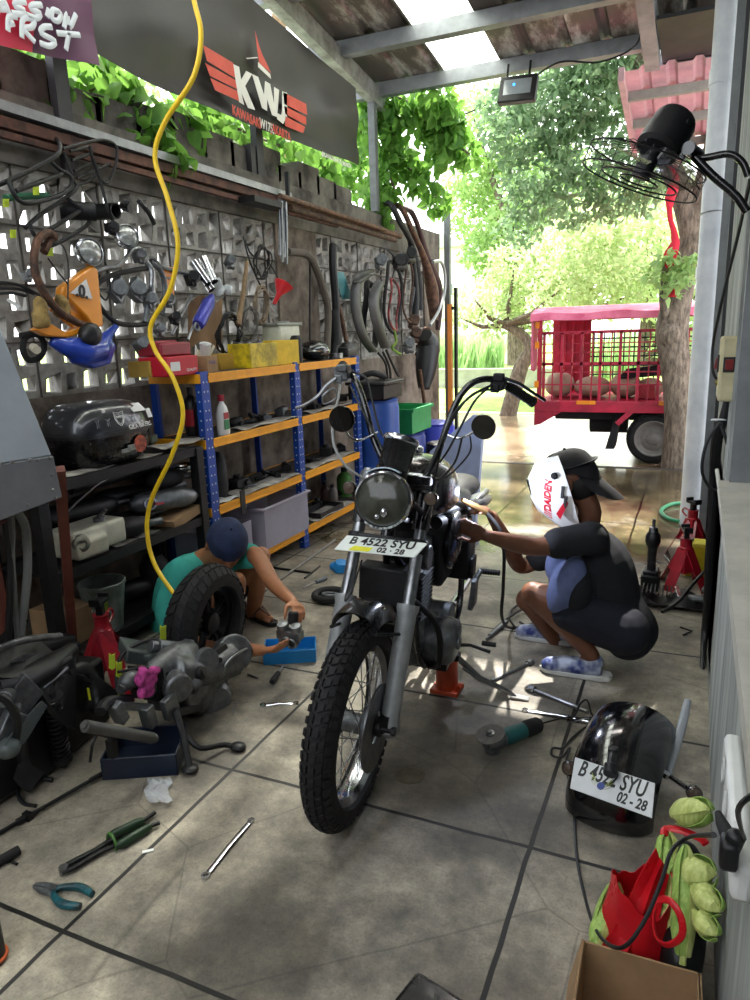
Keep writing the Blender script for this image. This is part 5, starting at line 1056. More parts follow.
def junk(kind, c, s, rz):
    c = Vector(c); R = rot('Z', rz)
    if kind == 0: return lambda m: (m.cyl(c + V3(0, 0, .4 * s), c + R @ V3(0, 1.1 * s, .45 * s), .36 * s), m.cyl(c + R @ V3(0, 1.1 * s, .45 * s), c + R @ V3(0, 1.3 * s, .45 * s), .2 * s), m.box(c + V3(0, 0, .3 * s), (.8 * s, .5 * s, .6 * s), R))
    if kind == 1: return lambda m: (m.box(c + V3(0, 0, .3 * s), (.9 * s, 1.3 * s, .6 * s), R), m.cyl(c + V3(0, 0, .6 * s), c + V3(0, 0, .85 * s), .25 * s), m.cyl(c + R @ V3(.5 * s, .3 * s, .3 * s), c + R @ V3(.65 * s, .3 * s, .3 * s), .22 * s))
    if kind == 2: return lambda m: (m.lathe([(.3 * s, 0), (.6 * s, .0), (.62 * s, .2 * s), (.55 * s, .3 * s), (.3 * s, .3 * s), (.3 * s, 0)], c, cap=False), m.cyl(c, c + V3(0, 0, .45 * s), .14 * s))
    if kind == 3: return lambda m: (m.tube(cr([c + R @ V3(-.6 * s, -.8 * s, .15 * s), c + R @ V3(.1 * s, -.3 * s, .2 * s), c + R @ V3(-.1 * s, .3 * s, .5 * s), c + R @ V3(.5 * s, .9 * s, .16 * s)], 5), .14 * s, 10), m.box(c + R @ V3(.5 * s, .9 * s, .2 * s), (.3 * s, .3 * s, .4 * s), R))
    return lambda m: (m.sph(c + V3(0, 0, .4 * s), (.5 * s, .8 * s, .4 * s)), m.cyl(c + V3(0, 0, .4 * s), c + R @ V3(.2 * s, 1.2 * s, .6 * s), .17 * s), m.cyl(c + V3(0, 0, .3 * s), c + R @ V3(.6 * s, -.4 * s, .3 * s), .2 * s))
adj = ['round-ended', 'squat', 'flanged', 'curved', 'bulbous']; places = {T2: 'second', T3: 'third', T4: 'bottom', T1: 'top'}
for z, spots in ((T2, [(236, -2.82, 4, .08), (252, -2.85, 3, .1), (266, -2.8, 1, .06), (280, -2.86, 0, .08), (312, -2.84, 1, .07), (328, -2.8, 2, .08), (342, -2.86, 4, .08)]), (T3, [(238, -2.84, 1, .1), (250, -2.78, 2, .07), (264, -2.84, 3, .09), (276, -2.76, 1, .05), (287, -2.82, 0, .07), (313, -2.82, 2, .09), (326, -2.86, 1, .1), (342, -2.82, 0, .07)]), (T4, [(318, -2.88, 1, .08), (342, -2.86, 4, .08)])):
    for i, (u, x, kd, s) in enumerate(spots):
        bay = 'near' if u < 300 else 'far'
        obj1('engine_part', '%s %s engine part, %s shelf, %s bay, %s from the near post' % (['greasy', 'dusty', 'oily'][i % 3], adj[kd], places[z], bay, ['first', 'second', 'third', 'fourth', 'fifth', 'sixth'][i if bay == 'near' else i - sum(1 for q in spots if q[0] < 300)]), 'engine part', [darkalu, dust, blackm][(i + kd) % 3], junk(kd, onb(u, z, x), s * 1.1, rg.uniform(0, 60)), bevel=.003)
c = onb(214, T3, -2.82); obj1('silencer_cone', 'dark cone-shaped cover leaning at the near end of the third shelf', 'cover', dust, lambda m: m.lathe([(.09, 0), (.085, .1), (.05, .26), (.02, .3), (0, .3)], c, (.1, .15, 1)))
sheetthing(208, 232, T3, -2.7, .1, 'folded white paper at the near end of the third shelf', white)
obj1('hook_bracket', 'black bent bracket hooked over the third shelf beam', 'bracket', blackm, lambda m: (m.box(onb(243, T3 - .03, -2.635), (.006, .05, .16)), m.box(onb(243, T3 + .05, -2.66), (.05, .05, .006))))
# bottom shelf: translucent tub
c = onb(268, T4, -2.80); tb = mat('frosted_tub', 'b9b4c4', .35, 0, .15, 5, alpha=.55, rv=.1)
multi('storage_tub', 'cloudy translucent plastic storage tub on the bottom shelf, near bay', 'tub', c, [('tub', tb, lambda m: openbox(m, c, (.36, .6, .28), .005), dict(bevel=.006)), ('rim', tb, lambda m: (m.box(c + V3(.185, 0, .285), (.03, .64, .016)), m.box(c + V3(-.185, 0, .285), (.03, .64, .016)), m.box(c + V3(0, .31, .285), (.38, .03, .016)), m.box(c + V3(0, -.31, .285), (.38, .03, .016))), dict(bevel=.003)), ('handle', mat('yellow_handle', 'c9a24a', .5), lambda m: m.tube([c + V3(.12, .305, .22), c + V3(.12, .33, .2), c + V3(-.02, .33, .2), c + V3(-.02, .305, .22)], .008, 8)), ('sticker', white, lambda m: m.box(c + V3(.03, .303, .13), (.07, .003, .07)), dict(smooth=0))])
multi('storage_tub', 'second clear plastic tub behind the cloudy one near the capped person', 'tub', c + V3(0, -.62, 0), [('tub', tb, lambda m: openbox(m, c + V3(-.02, -.6, 0), (.32, .4, .24), .005), dict(bevel=.006))])
sheetthing(308, 345, T4, -2.72, .18, 'stack of pale sheets on the bottom shelf, far bay', sheetm); c = onb(322, T4, -2.74); obj1('black_tray', 'flat black tray under the pale sheets on the bottom shelf', 'tray', plast, lambda m: openbox(m, c, (.2, .4, .05), .005))
bottle('bottle', 'brown bottle on the bottom shelf, far bay', onb(326, T4, -2.86), .05, .2, mat('brown_bottle', '3e2b26', .3), plast)
bottle('bottle', 'grey-brown bottle beside the green jug on the bottom shelf', onb(333, T4, -2.8), .045, .17, mat('grey_bottle', '59524e', .4), plast)
bottle('jug', 'green plastic oil jug at the far end of the bottom shelf', onb(345, T4, -2.84), .07, .26, mat('green_jug', '4d8a3a', .4, 0, .2), plast, cat='jug')

# ================================================================ BLACK RACK with top case and silencers
RX, RB_, RY0, RY1 = -2.68, -3.05, 2.22, 3.36;
def onr(u, z, x): return onb(u, z, -2.70 + (x + 2.6) * .75)
bkp = mat('black_angle_iron', '1d1d1f', .5, .3, .4, 14, bump=.1)
rk = thing('steel_rack', 'low black steel rack holding the top case and old silencers at the left', 'rack', (-2.86, 2.8, 0))
for x in (RX, RB_):
    for yy_ in (RY0, RY1): m = MB(); m.box((x, yy_, .48), (.06, .06, .97)); build('leg', m, bkp, rk, bevel=.003)
for z, nm in ((.945, 'top_shelf'), (.52, 'middle_shelf'), (.10, 'bottom_shelf')):
    m = MB(); m.box((RX, (RY0 + RY1) / 2, z), (.04, RY1 - RY0 + .05, .05)); m.box((RB_, (RY0 + RY1) / 2, z), (.04, RY1 - RY0 + .05, .05)); m.box(((RX + RB_) / 2, (RY0 + RY1) / 2, z + .015), (RX - RB_, RY1 - RY0, .012)); build(nm, m, bkp, rk)
for i, (u, w) in enumerate(((100, 30), (150, 28), (185, 18), (80, 18))):
    z = .975; a = onr(u, z, -2.6); obj1('paper_sheet', ['white paper on the black rack below the near side of the top case', 'crumpled paper on the black rack under the far end of the top case', 'pale paper at the far corner of the black rack', 'folded paper at the near corner of the black rack'][i], 'paper', sheetm, lambda m: m.shell([[(-2.78 + .09 * j / 3, a.y - .09 + .18 * k / 4, z + .004 * sin(j + k)) for j in range(4)] for k in range(5)], .002))
for i, u in enumerate((95, 125, 148)):
    z = .548; a = onr(u, z, -2.62); obj1('paper_sheet', ['oily paper under the cream tank on the rack', 'oily paper on the middle of the rack shelf', 'oily paper under the dark silencer on the rack'][i], 'paper', sheetm, lambda m: m.shell([[(-2.8 + .1 * j / 3, a.y - .08 + .16 * k / 4, z + .004 * sin(j + k)) for j in range(4)] for k in range(5)], .002))
# top case
cc = Vector((-2.85, 2.78, .985)); tc_ = thing('top_case', 'glossy black motorcycle top case with stickers on the black rack', 'case', cc)
def case(m, z0, z1, prof):
    N_ = 36; rows = []
    for z, k in prof: rows.append([Vector((cc.x + .20 * k * math.copysign(abs(cos(t)) ** .6, cos(t)), cc.y + .27 * k * math.copysign(abs(sin(t)) ** .65, sin(t)), cc.z + z)) for t in np.linspace(0, 2 * pi, N_ + 1)[:-1]])
    vs = [p for r in rows for p in r]; m.add(vs, [(i * N_ + k, i * N_ + (k + 1) % N_, (i + 1) * N_ + (k + 1) % N_, (i + 1) * N_ + k) for i in range(len(rows) - 1) for k in range(N_)] + [tuple(range(N_))[::-1], tuple((len(rows) - 1) * N_ + k for k in range(N_))])
m = MB(); case(m, 0, 0, [(0, .8), (.01, .86), (.05, .93), (.13, .99), (.15, 1.0)]); build('lower_shell', m, black, tc_, smooth=60)
m = MB(); case(m, 0, 0, [(.155, 1.0), (.175, 1.0), (.23, .93), (.275, .82), (.30, .66), (.31, .4), (.312, .1)]); ld = build('lid', m, mat('gunmetal_gloss', '23262c', .3, .2, .3, 8, coat=.8), tc_, smooth=60)
m = MB(); case(m, 0, 0, [(.143, 1.015), (.16, 1.015)]); build('seam', m, plast, tc_, smooth=60)
def onface(y_, z_): # point on the +X side of the case
    return Vector((cc.x + .203 * (1 if z_ < .16 else max(.5, 1.02 - (z_ - .16) * 1.1)), cc.y + y_, cc.z + z_))
text('lid_lettering', 'GILA BIKERS', .035, plane_M(onface(.10, .175) + V3(.004, 0, 0), (-.12, 1, 0), (-.3, 0, 1)), white, ld, .0006)
rs_ = mat('orange_red_sticker', 'c1502f', .5, 0, .3, 40, h2='3c1d18')
for y_, z_, w_, h_, mt_, k in ((.09, .08, .045, .05, rs_, 0), (.03, .07, .04, .03, mat('grey_sticker', '8a8d86', .5, 0, .4, 40), 1), (.2, .09, .03, .04, mat('green_sticker', '3c4a36', .5, 0, .4, 40), 1), (-.02, .06, .035, .02, mat('grey_sticker', '8a8d86', .5, 0, .4, 40), 1)):
    p = onface(y_, z_); m = MB(); (m.lathe([(w_, 0), (w_, .002), (0, .002)], p, (1, .0, 0), 28) if k == 0 else m.box(p, (.003, w_ * 1.6, h_))); build('sticker', m, mt_, tc_, smooth=0)
# shield emblem on lid and others
def shieldp(cx_, cz_, w, h): return [onface(cx_ + a * w, cz_ + b * h) + V3(.004, 0, 0) for a, b in ((-1, 1), (0, .8), (1, 1), (.95, 0), (.6, -.6), (0, -1), (-.6, -.6), (-.95, 0))]
m = MB(); P_ = shieldp(-.03, .225, .032, .036); m.tube(P_, .0022, 5, closed=True); m.tube(shieldp(-.03, .225, .024, .027), .0012, 5, closed=True); build('shield_outline', m, white, ld)
text('shield_text', 'RAID', .018, plane_M(onface(-.03, .235) + V3(.006, 0, 0), (0, 1, 0), (-.5, 0, 1)), white, ld, .0006)
for y_ in (-.18, -.11, .07): m = MB(); P_ = [onface(y_ + a * .016, .215 + b * .02) + V3(.003, 0, 0) for a, b in ((-1, 1), (-.3, .3), (-.5, -1), (0, -.2), (.5, -1), (.3, .3), (1, 1), (0, .5))]; m.tube(P_, .0015, 5, closed=True); build('emblem', m, mat('grey_print', '8e9298', .5), ld)
m = MB(); m.box(onface(.13, .265) + V3(-.02, 0, .0), (.06, .09, .004), rot('Y', 40)); build('sticker', m, white, ld)
m = MB(); m.box(onface(.19, .23) + V3(-.0, 0, .0), (.004, .03, .05), rot('Y', -20)); build('sticker', m, white, ld)
# objects on the middle shelf
c = onr(88, .56, -2.68); multi('fuel_tank', 'old cream painted metal tank with a round opening on the rack', 'tank', c, [('shell', mat('cream_metal', 'b9b7a6', .5, 0, .3, 10), lambda m: (m.box(c + V3(-.02, .02, .075), (.2, .36, .13)), m.box(c + V3(.0, -.06, .05), (.22, .2, .09))), dict(remesh=.012, sm=4)), ('opening', mat('opening_metal', '8d8c80', .5, .5), lambda m: m.lathe([(.045, 0), (.04, .02), (.025, .03), (.022, .03), (.02, .0)], c + V3(.09, -.12, .085), (1, -.5, .1), 24, cap=False)), ('cap', steel, lambda m: (m.lathe([(.03, 0), (.03, .02), (0, .03)], c + V3(.02, .08, .14)), m.cyl(c + V3(.02, .08, .16), c + V3(.05, .1, .2), .012)))])
def silencer(label, u, z, x, L, r, tail, mt, yaw, grp=None):
    c = onr(u, z, x); d = Vector((sin(radians(yaw)), cos(radians(yaw)), -.05)).normalized(); c = c + V3(0, 0, r)
    return multi('silencer', label, 'silencer', c + V3(0, 0, -r), [('can', mt, lambda m: m.lathe([(.02, -L / 2), (r * .8, -L / 2 + .03), (r, -L / 2 + .08), (r, L / 2 - .08), (r * .7, L / 2 - .02), (.022, L / 2)], c, d, 24)), ('tail_pipe', darkalu, lambda m: m.lathe([(.02, 0), (.02, tail), (.016, tail), (.016, tail - .03), (0, tail - .03)], c + d * (L / 2 - .005), d, 16))], grp)
silencer('dark round-bodied silencer with short tail pipe on the middle shelf', 128, .56, -2.66, .26, .055, .09, dust, 15)
silencer('black silencer lying behind the round-bodied one', 118, .56, -2.86, .5, .05, .1, blackm, 8)
silencer('long black silencer at the back of the middle shelf', 135, .68, -2.92, .5, .05, .12, blackm, 12)
silencer('bulbous dark silencer on top of the pile at the far end of the rack', 165, .74, -2.74, .24, .06, .09, dust, 20)
silencer('brushed silver silencer under the bulbous dark one on the rack', 165, .63, -2.68, .42, .06, .03, alu, 20)
silencer('chrome silencer tip pointing out at the far end of the rack', 186, .75, -2.84, .16, .05, .05, chrome, 35)
silencer('black silencer under the chrome tip on the rack', 178, .56, -2.8, .34, .05, .05, blackm, 25)
silencer('black silencer pushed to the near back of the middle shelf', 80, .66, -2.92, .5, .06, .1, blackm, 5)
for i, (u, z, x) in enumerate(((150, .70, -2.66), (165, .84, -2.8), (107, .66, -2.66), (142, .62, -2.62))):
    c = onr(u, z, x); obj1('exhaust_ring', ['steel clamp ring hanging behind the yellow hose', 'dull ring on top of the silencer pile', 'dark open pipe mouth beside the cream tank', 'small pipe flange by the red clamp'][i], 'ring', [steel, darkalu, blackm, darkalu][i], lambda m: m.ring(c, (1, -.4, .2), .032, .007))
obj1('clamp', 'small red plastic clamp lying among the silencers', 'clamp', red, lambda m: m.beam(onr(155, .70, -2.62), onr(163, .69, -2.62), .02, .012))
obj1('control_rod', 'thin steel rod lying across the silencers on the rack', 'rod', steel, lambda m: m.tube(cr([onr(66, .80, -2.62), onr(100, .90, -2.62), onr(130, .90, -2.7), onr(150, .89, -2.75)], 5), .005, 7))
obj1('cardboard_box', 'flattened cardboard under the silver silencer on the rack', 'box', cardb, lambda m: m.box(onr(180, .55, -2.66) + V3(0, 0, .03), (.16, .3, .05), rot('X', 10)))
obj1('fuel_pipe', 'thick dark pipe lying across the back of the rack above the silencers', 'pipe', blackm, lambda m: m.tube(cr([onr(70, .86, -2.9), onr(110, .86, -2.88), onr(160, .86, -2.9)], 4), .035, 12))
# bucket on the bottom shelf
c = onr(107, .125, -2.68); bkt = thing('paint_bucket', 'grey printed plastic bucket with green stripe on the lowest shelf of the black rack', 'bucket', c)
m = MB(); m.lathe([(.085, 0), (.115, .24), (.122, .243), (.122, .255), (.112, .255), (.112, .235), (.083, .006), (0, .006)], c, (0, 0, 1), 36); build('bucket', m, mat('grey_bucket', '8b9490', .5, 0, .4, 8, h2='4e5a50'), bkt, smooth=50)
def onbk(t, z): r = .0865 + .03 * z / .24; return c + V3(r * cos(t), r * sin(t), z)
m = MB(); m.shell([[onbk(t, .04 + .19 * k / 5) for t in np.linspace(-.85, -.6, 4)] for k in range(6)], .002); build('green_stripe', m, mat('lime_print', '86a83a', .6), bkt)
for k, s_ in enumerate(('DISK', 'WASH')): t_ = -1.15; p = onbk(t_, .16 - .03 * k); text('bucket_text', s_, .03, plane_M(p + V3(cos(t_), sin(t_), 0) * .002, (-sin(t_), cos(t_), 0), (0, 0, 1)), white, bkt, .0006)
obj1('cardboard_box', 'brown cardboard box on the floor shelf behind the red post', 'box', cardb, lambda m: m.box((-2.86, 2.42, .21), (.24, .2, .18)), bevel=.003)
obj1('dark_canister', 'dark canister at the far end of the lowest rack shelf', 'canister', dust, lambda m: m.lathe([(.08, .125), (.085, .3), (.05, .36), (0, .36)], (-2.86, 3.1, 0)))
silencer('black silencer at the back of the lowest rack shelf', 140, .13, -2.85, .4, .06, .08, blackm, 10)
# red tag on rack leg
tgo = obj1('price_tag', 'small red sticker tag with white letters taped to the black rack corner', 'tag', red, lambda m: m.box(U(52, 494, x=-2.64), (.004, .12, .045)), smooth=0)
text('tag_text', 'AWAS', .03, plane_M(U(52, 494, x=-2.64) + V3(.003, 0, 0), (0, 1, 0), (0, 0, 1)), white, tgo, .0005)

# ================================================================ BANNERS
BX = -2.97
def banner(name, label, x, ya, yb, zt, zb, mt, amp=.02, seed=1, botf=None):
    rg = np.random.RandomState(seed); ph = rg.uniform(0, 6, 6); NY, NZ = 60, 22; rows = []
    for i in range(NY + 1):
        s = i / NY; row = []
        for j in range(NZ + 1):
            t = j / NZ; yy = ya + (yb - ya) * s; z0 = zt(s); z1 = zb(s)
            dx = amp * (sin(9 * s + 4 * t + ph[0]) * .5 + sin(23 * s - 6 * t + ph[1]) * .25 + sin(14 * s + 12 * t + ph[2]) * .3) * (.4 + .6 * t)
            row.append((x + dx, yy, z0 + (z1 - z0) * t))
        rows.append(row)
    m = MB(); m.shell(rows, .002); return tag(build(name, m, mt), label, 'banner')
bnm = mat('black_vinyl', '161312', .45, 0, .45, 3.2, h2='2b2422', bump=.05)
bn = banner('banner', 'long black vinyl banner with red wings and white KWJ letters tied under the roof', BX, 2.6, 6.42, lambda s: 4.02 - .29 * s, lambda s: 3.06 + .03 * s - .04 * sin(pi * s), bnm, .045, 3)
bu = lambda u, v: U(u, v, x=BX + .05)
redb = mat('banner_red', 'c6432f', .5, 0, .15); whb = mat('banner_white', 'd5d2cb', .5, 0, .1)
def poly(pts, mt, nm, par=None, f=bu): m = MB(); m.prism([f(*p) for p in pts], (.0015, 0, 0)); return build(nm, m, mt, par or bn, smooth=0)
for a in ([(203, 45), (233, 63), (235, 78), (207, 61)], [(205, 63), (235, 80), (237, 89), (210, 76)], [(210, 78), (237, 91), (239, 101), (215, 90)]): poly(a, redb, 'wing')
for a in ([(283, 92), (306, 104), (307, 115), (284, 104)], [(284, 106), (306, 117), (306, 125), (285, 114)], [(285, 116), (305, 127), (303, 133), (285, 126)]): poly(a, redb, 'wing')
K_ = [[(233, 64), (239, 67), (241, 80), (246, 71), (252, 74), (245, 86), (255, 110), (248, 108), (241, 92), (244, 105), (239, 102)], [(252, 74), (258, 77), (264, 95), (265, 81), (270, 84), (274, 104), (274, 87), (279, 90), (277, 117), (272, 115), (267, 99), (267, 111), (262, 108)], [(282, 91), (287, 93), (287, 116), (283, 124), (277, 119), (277, 113), (281, 115), (282, 111)]]
for a in K_: poly(a, whb, 'letter')
poly([(255, 31), (259, 46), (262, 54), (271, 73), (259, 63), (257, 48)], redb, 'tower_emblem'); poly([(258, 62), (270, 74), (271, 79), (258, 67)], whb, 'tower_emblem'); poly([(246, 58), (257, 57), (258, 58), (247, 59)], whb, 'tower_emblem')
a, b = bu(235, 111), bu(289, 138); text('banner_text', 'KAWASAKI', .085, plane_M(bu(247, 117.5), (0, 1, b.z - a.z if False else -.04), (0, 0, 1)), redb, bn, .001, .8, .002)
text('banner_text', 'W175.', .085, plane_M(bu(267, 126.5), (0, 1, -.04), (0, 0, 1)), whb, bn, .001, .8, .002); text('banner_text', 'JAKARTA', .085, plane_M(bu(281, 133), (0, 1, -.04), (0, 0, 1)), redb, bn, .001, .8, .002)
text('banner_handle', '@KAWASAKIW175_JAKARTA', .05, plane_M(bu(337, 160.5), (0, 1, -.0), (0, 0, 1)), whb, bn, .001, .85, .001)
# graffiti banner
def gm_():
    m = bpy.data.materials.new('red_violet_print'); m.use_nodes = True; nt = m.node_tree; b = nt.nodes['Principled BSDF']; tc = nt.nodes.new('ShaderNodeTexCoord'); sp = nt.nodes.new('ShaderNodeSeparateXYZ'); nt.links.new(tc.outputs['Object'], sp.inputs[0])
    nz = nt.nodes.new('ShaderNodeTexNoise'); nz.inputs['Scale'].default_value = 4; nt.links.new(tc.outputs['Object'], nz.inputs['Vector']); ad = nt.nodes.new('ShaderNodeMath'); ad.operation = 'MULTIPLY_ADD'; ad.inputs[1].default_value = .25; nt.links.new(nz.outputs['Fac'], ad.inputs[0]); nt.links.new(sp.outputs['Y'], ad.inputs[2])
    r = nt.nodes.new('ShaderNodeValToRGB'); r.color_ramp.interpolation = 'CONSTANT'; e = r.color_ramp.elements; e[0].position = 0; e[0].color = hexc('cf2f4a'); e[1].position = .68; e[1].color = hexc('5c2d4c'); mr = nt.nodes.new('ShaderNodeMapRange'); mr.inputs['From Min'].default_value = -.5; mr.inputs['From Max'].default_value = .65
    nt.links.new(ad.outputs[0], mr.inputs[0]); nt.links.new(mr.outputs[0], r.inputs[0]); nt.links.new(r.outputs[0], b.inputs['Base Color']); b.inputs['Roughness'].default_value = .45; return m
GX = -2.82; gy = U(98, 66, x=GX); gz = U(0, 45, x=GX); gu = lambda u, v: U(u, v, x=GX + .03)
gb = banner('banner', 'red and purple banner with white brush lettering in the upper left corner', GX, gz.y - .5, gy.y, lambda s: 3.42 - .02 * s, lambda s: gz.z + (gy.z - gz.z) * (s * 1.9 - .9), gm_(), .015, 5)
brush = mat('brush_white', 'e2e6ea', .5, 0, .06)
def stroke(pts, w=.013, par=gb): m = MB(); m.tube(cr([gu(*p) for p in pts], 4), w, 6, flat=.3, up=(1, 0, 0)); build('brush_letter', m, brush, par)
for L_ in ([(-3, 12), (3, 0), (9, 13)], [(0, 9), (7, 9)], [(26, 2), (17, 2), (15, 6), (24, 10), (21, 14), (12, 13)], [(42, 5), (33, 5), (31, 9), (40, 13), (37, 18), (27, 15)], [(49, 9), (47, 17)], [(59, 12), (53, 10), (52, 18), (58, 21), (61, 15), (58, 11)], [(64, 28), (67, 14), (70, 27), (76, 14)],
           [(8, 31), (9, 17), (17, 17)], [(9, 24), (14, 23)], [(22, 38), (23, 19), (34, 20), (32, 27), (24, 29), (35, 42)], [(52, 27), (44, 27), (41, 33), (55, 41), (50, 46), (40, 43)], [(57, 33), (80, 35)], [(69, 33), (66, 50)]): stroke(L_)
# ================================================================ HANGING ON THE LEFT WALL
WX = -2.98
w = lambda u, v, d=0: U(u, v, x=WX + d)
def htube(name, label, cat, paths, r, mt, group=None, extra=None, n=10):
    def f(m):
        for p in paths:
            pts = [w(*q) for q in p[0]] if not isinstance(p[0], Vector) else p
            cl = len(p) > 1 and p[1]; m.tube(cr(pts, 5, cl), r, n, closed=cl)
        if extra: extra(m)
    return obj1(name, label, cat, mt, f, group)
htube('luggage_rack', 'large black tubular luggage rack hanging high on the wall, front one', 'rack', [([(-20, 192, .1), (10, 180, .1), (45, 163, .1), (58, 154, .1), (60, 145, .05), (55, 138, -.05)],), ([(8, 180, .12), (13, 192, .14), (20, 201, .14), (32, 203, .14), (60, 195, .12), (71, 186, .1), (70, 176, .1), (60, 170, .1), (50, 161, .1)],), ([(16, 191, .13), (40, 182, .12), (62, 174, .1)],)], .011, blackm)
htube('luggage_rack', 'black tubular luggage rack with parallel slats and rounded top at the right', 'rack', [([(63, 149, .05), (85, 143, .05), (103, 140, .05), (115, 145, .05), (117, 158, .06), (111, 178, .06), (106, 183, .06), (101, 180, .06)],), ([(64, 152, .05), (70, 170, .06), (76, 184, .06), (90, 180, .05), (97, 172, .05), (93, 160, .05), (90, 146, .05)],), ([(72, 160, .05), (90, 154, .04)],), ([(74, 171, .05), (95, 162, .04)],), ([(77, 178, .05), (110, 164, .04)],), ([(70, 151, .05), (88, 147, .04)],)], .008, blackm)
htube('luggage_rack', 'lower black tubular rack hanging above the brown curved tube', 'rack', [([(25, 228, .08), (40, 215, .08), (60, 202, .08), (75, 190, .08), (77, 184, .06)],), ([(30, 225, .1), (36, 237, .11), (50, 246, .11), (86, 226, .1), (87, 216, .1), (78, 207, .1), (68, 199, .09)],), ([(44, 233, .1), (80, 211, .1)],)], .010, blackm)
htube('cargo_strap', 'green flat bar with yellow tape behind the front luggage rack', 'strap', [([(5, 198, .04), (30, 196, .04), (48, 196, .04)],)], .016, mat('green_strap', '2c6b4c', .6))
for i, (u, v) in enumerate(((6, 203), (36, 191), (50, 252), (13, 234))): obj1('tape_scrap', 'neon yellow-green tape scrap on the racks, number place: ' + ['far left', 'on the front rack slat', 'on the brown tube', 'on the lower rack end'][i] if False else ['neon yellow-green tape at the far left of the front rack', 'neon yellow-green tape on the front rack slat', 'neon yellow-green tape behind the brown curved tube', 'neon yellow-green tape by the lower rack end'][i], 'tape', mat('neon_tape', 'cfe83a', .5), lambda m: m.shell([[w(u - 3 + 3 * a, v - 4 + 4 * b, .13 + .01 * ((a + b) % 2)) for a in range(3)] for b in range(3)], .003))
def ptube(label, pa, pb, r, mt, name='exhaust_tube'):
    return obj1(name, label, 'tube', mt, lambda m: m.lathe([(r, 0), (r, (Vector(pb) - Vector(pa)).length), (r * .85, (Vector(pb) - Vector(pa)).length), (r * .85, .03), (0, .03)], pa, Vector(pb) - Vector(pa), 20, cap=False))
ptube('short black open tube, left of the pair above the headlamps', w(60, 210), w(96, 212, .12), .045, blackm); ptube('short black open tube, right of the pair above the headlamps', w(98, 212, -.02), w(116, 211, .1), .042, blackm)
def lampthing(label, u, v, r, ax):
    c = w(u, v, .14); return multi('headlamp', label, 'headlamp', c, [('shell', blackm, lambda m: m.lathe([(0, -.09), (r * .5, -.085), (r * .9, -.04), (r, 0)], c, ax, 28), dict(smooth=60)), ('rim', chrome, lambda m: m.lathe([(r * .9, .012), (r * 1.02, .01), (r * 1.04, -.01), (r, -.02)], c, ax, 28, cap=False)), ('lens', mat('clear_ribbed_lens', 'a9aca6', .15, .1, .3, 40, h2='7b7e7c', coat=1), lambda m: m.lathe([(r * .92, .004), (r * .6, .02), (0, .028)], c, ax, 28), dict(smooth=80))])
lampthing('round chrome-rimmed headlamp hanging on the left, beside the orange fairing', 90, 252, .068, (.9, -.25, .1)); lampthing('round clear headlamp hanging higher and to the right of the other headlamp', 127, 236, .062, (.85, -.4, .25))
htube('steel_rod', 'thin black rod hanging down from the slatted rack to the headlamp', 'rod', [([(93, 158, .08), (100, 180, .08), (108, 210, .09), (114, 224, .09), (112, 232, .1)],)], .008, blackm)
htube('curved_tube', 'brown and black curved tube hanging over the orange fairing', 'tube', [([(54, 236, .14), (47, 233, .15), (38, 240, .16), (34, 256, .17), (36, 275, .18), (46, 296, .19), (60, 312, .19), (76, 322, .18), (86, 326, .16)],), ([(55, 237, .13), (50, 240, .13), (44, 252, .14)],)], .019, brownpipe)
htube('control_cable', 'thin black cable looping from the brown tube to the fairing', 'cable', [([(50, 243, .14), (62, 245, .14), (68, 262, .15), (68, 290, .16), (67, 322, .15)],), ([(48, 258, .14), (58, 272, .15), (68, 284, .15)],)], .004, cable)
htube('control_cable', 'black cable bundle sweeping in from the left edge above the orange fairing', 'cable', [([(-5, 282, .12), (15, 284, .13), (30, 290, .14), (45, 298, .14)],), ([(-5, 288, .12), (18, 289, .13), (34, 294, .14)],), ([(-5, 294, .12), (12, 293, .13), (26, 296, .14)],)], .007, cable)
# orange fairing
ora = mat('orange_fairing', 'ea9216', .32, 0, .15, 6, coat=.4)
fo = thing('fairing', 'orange plastic fairing panel with white number patch on the wall', 'fairing', w(75, 330))
m = MB(); m.prism([w(*p, .10) for p in ((55, 287), (86, 266), (91, 270), (94, 300), (97, 326), (88, 330), (80, 318), (62, 300), (54, 296))], (.05, 0, 0)); build('panel', m, ora, fo, bevel=.01)
m = MB(); m.prism([w(*p, .14) for p in ((28, 330), (40, 322), (58, 332), (76, 326), (80, 332), (60, 338), (40, 336))], (.05, 0, 0)); m.shell([[w(55 + 30 * a / 4 - 3 * b, 296 + 24 * a / 4 + 7 * b, .16 - .015 * a) for a in range(5)] for b in range(3)], .012); build('lower_panel', m, ora, fo, bevel=.01)
m = MB(); m.prism([w(*p, .155) for p in ((70, 293), (86, 279), (92, 299))], (.003, 0, 0)); nb = build('number_patch', m, white, fo, smooth=0)
text('number', '.0.', .085, plane_M(w(82, 292, .162), (0, 1, -.15), (0, .1, 1)), ink, nb, .001, 1, .003)
o = obj1('work_glove', 'crumpled dirty yellow cloth stuffed between the fairings', 'cloth', mat('ochre_cloth', 'a58a52', .9, 0, .4, 14, bump=.3, h2='5e4d2c'), lambda m: [m.sph(w(48 + 14 * cos(k * 2.1), 312 + 9 * sin(k * 1.7), .17 + .02 * sin(k)), (.035, .05, .03), rot('X', 40 * k)) for k in range(9)], remesh=.01, sm=2)
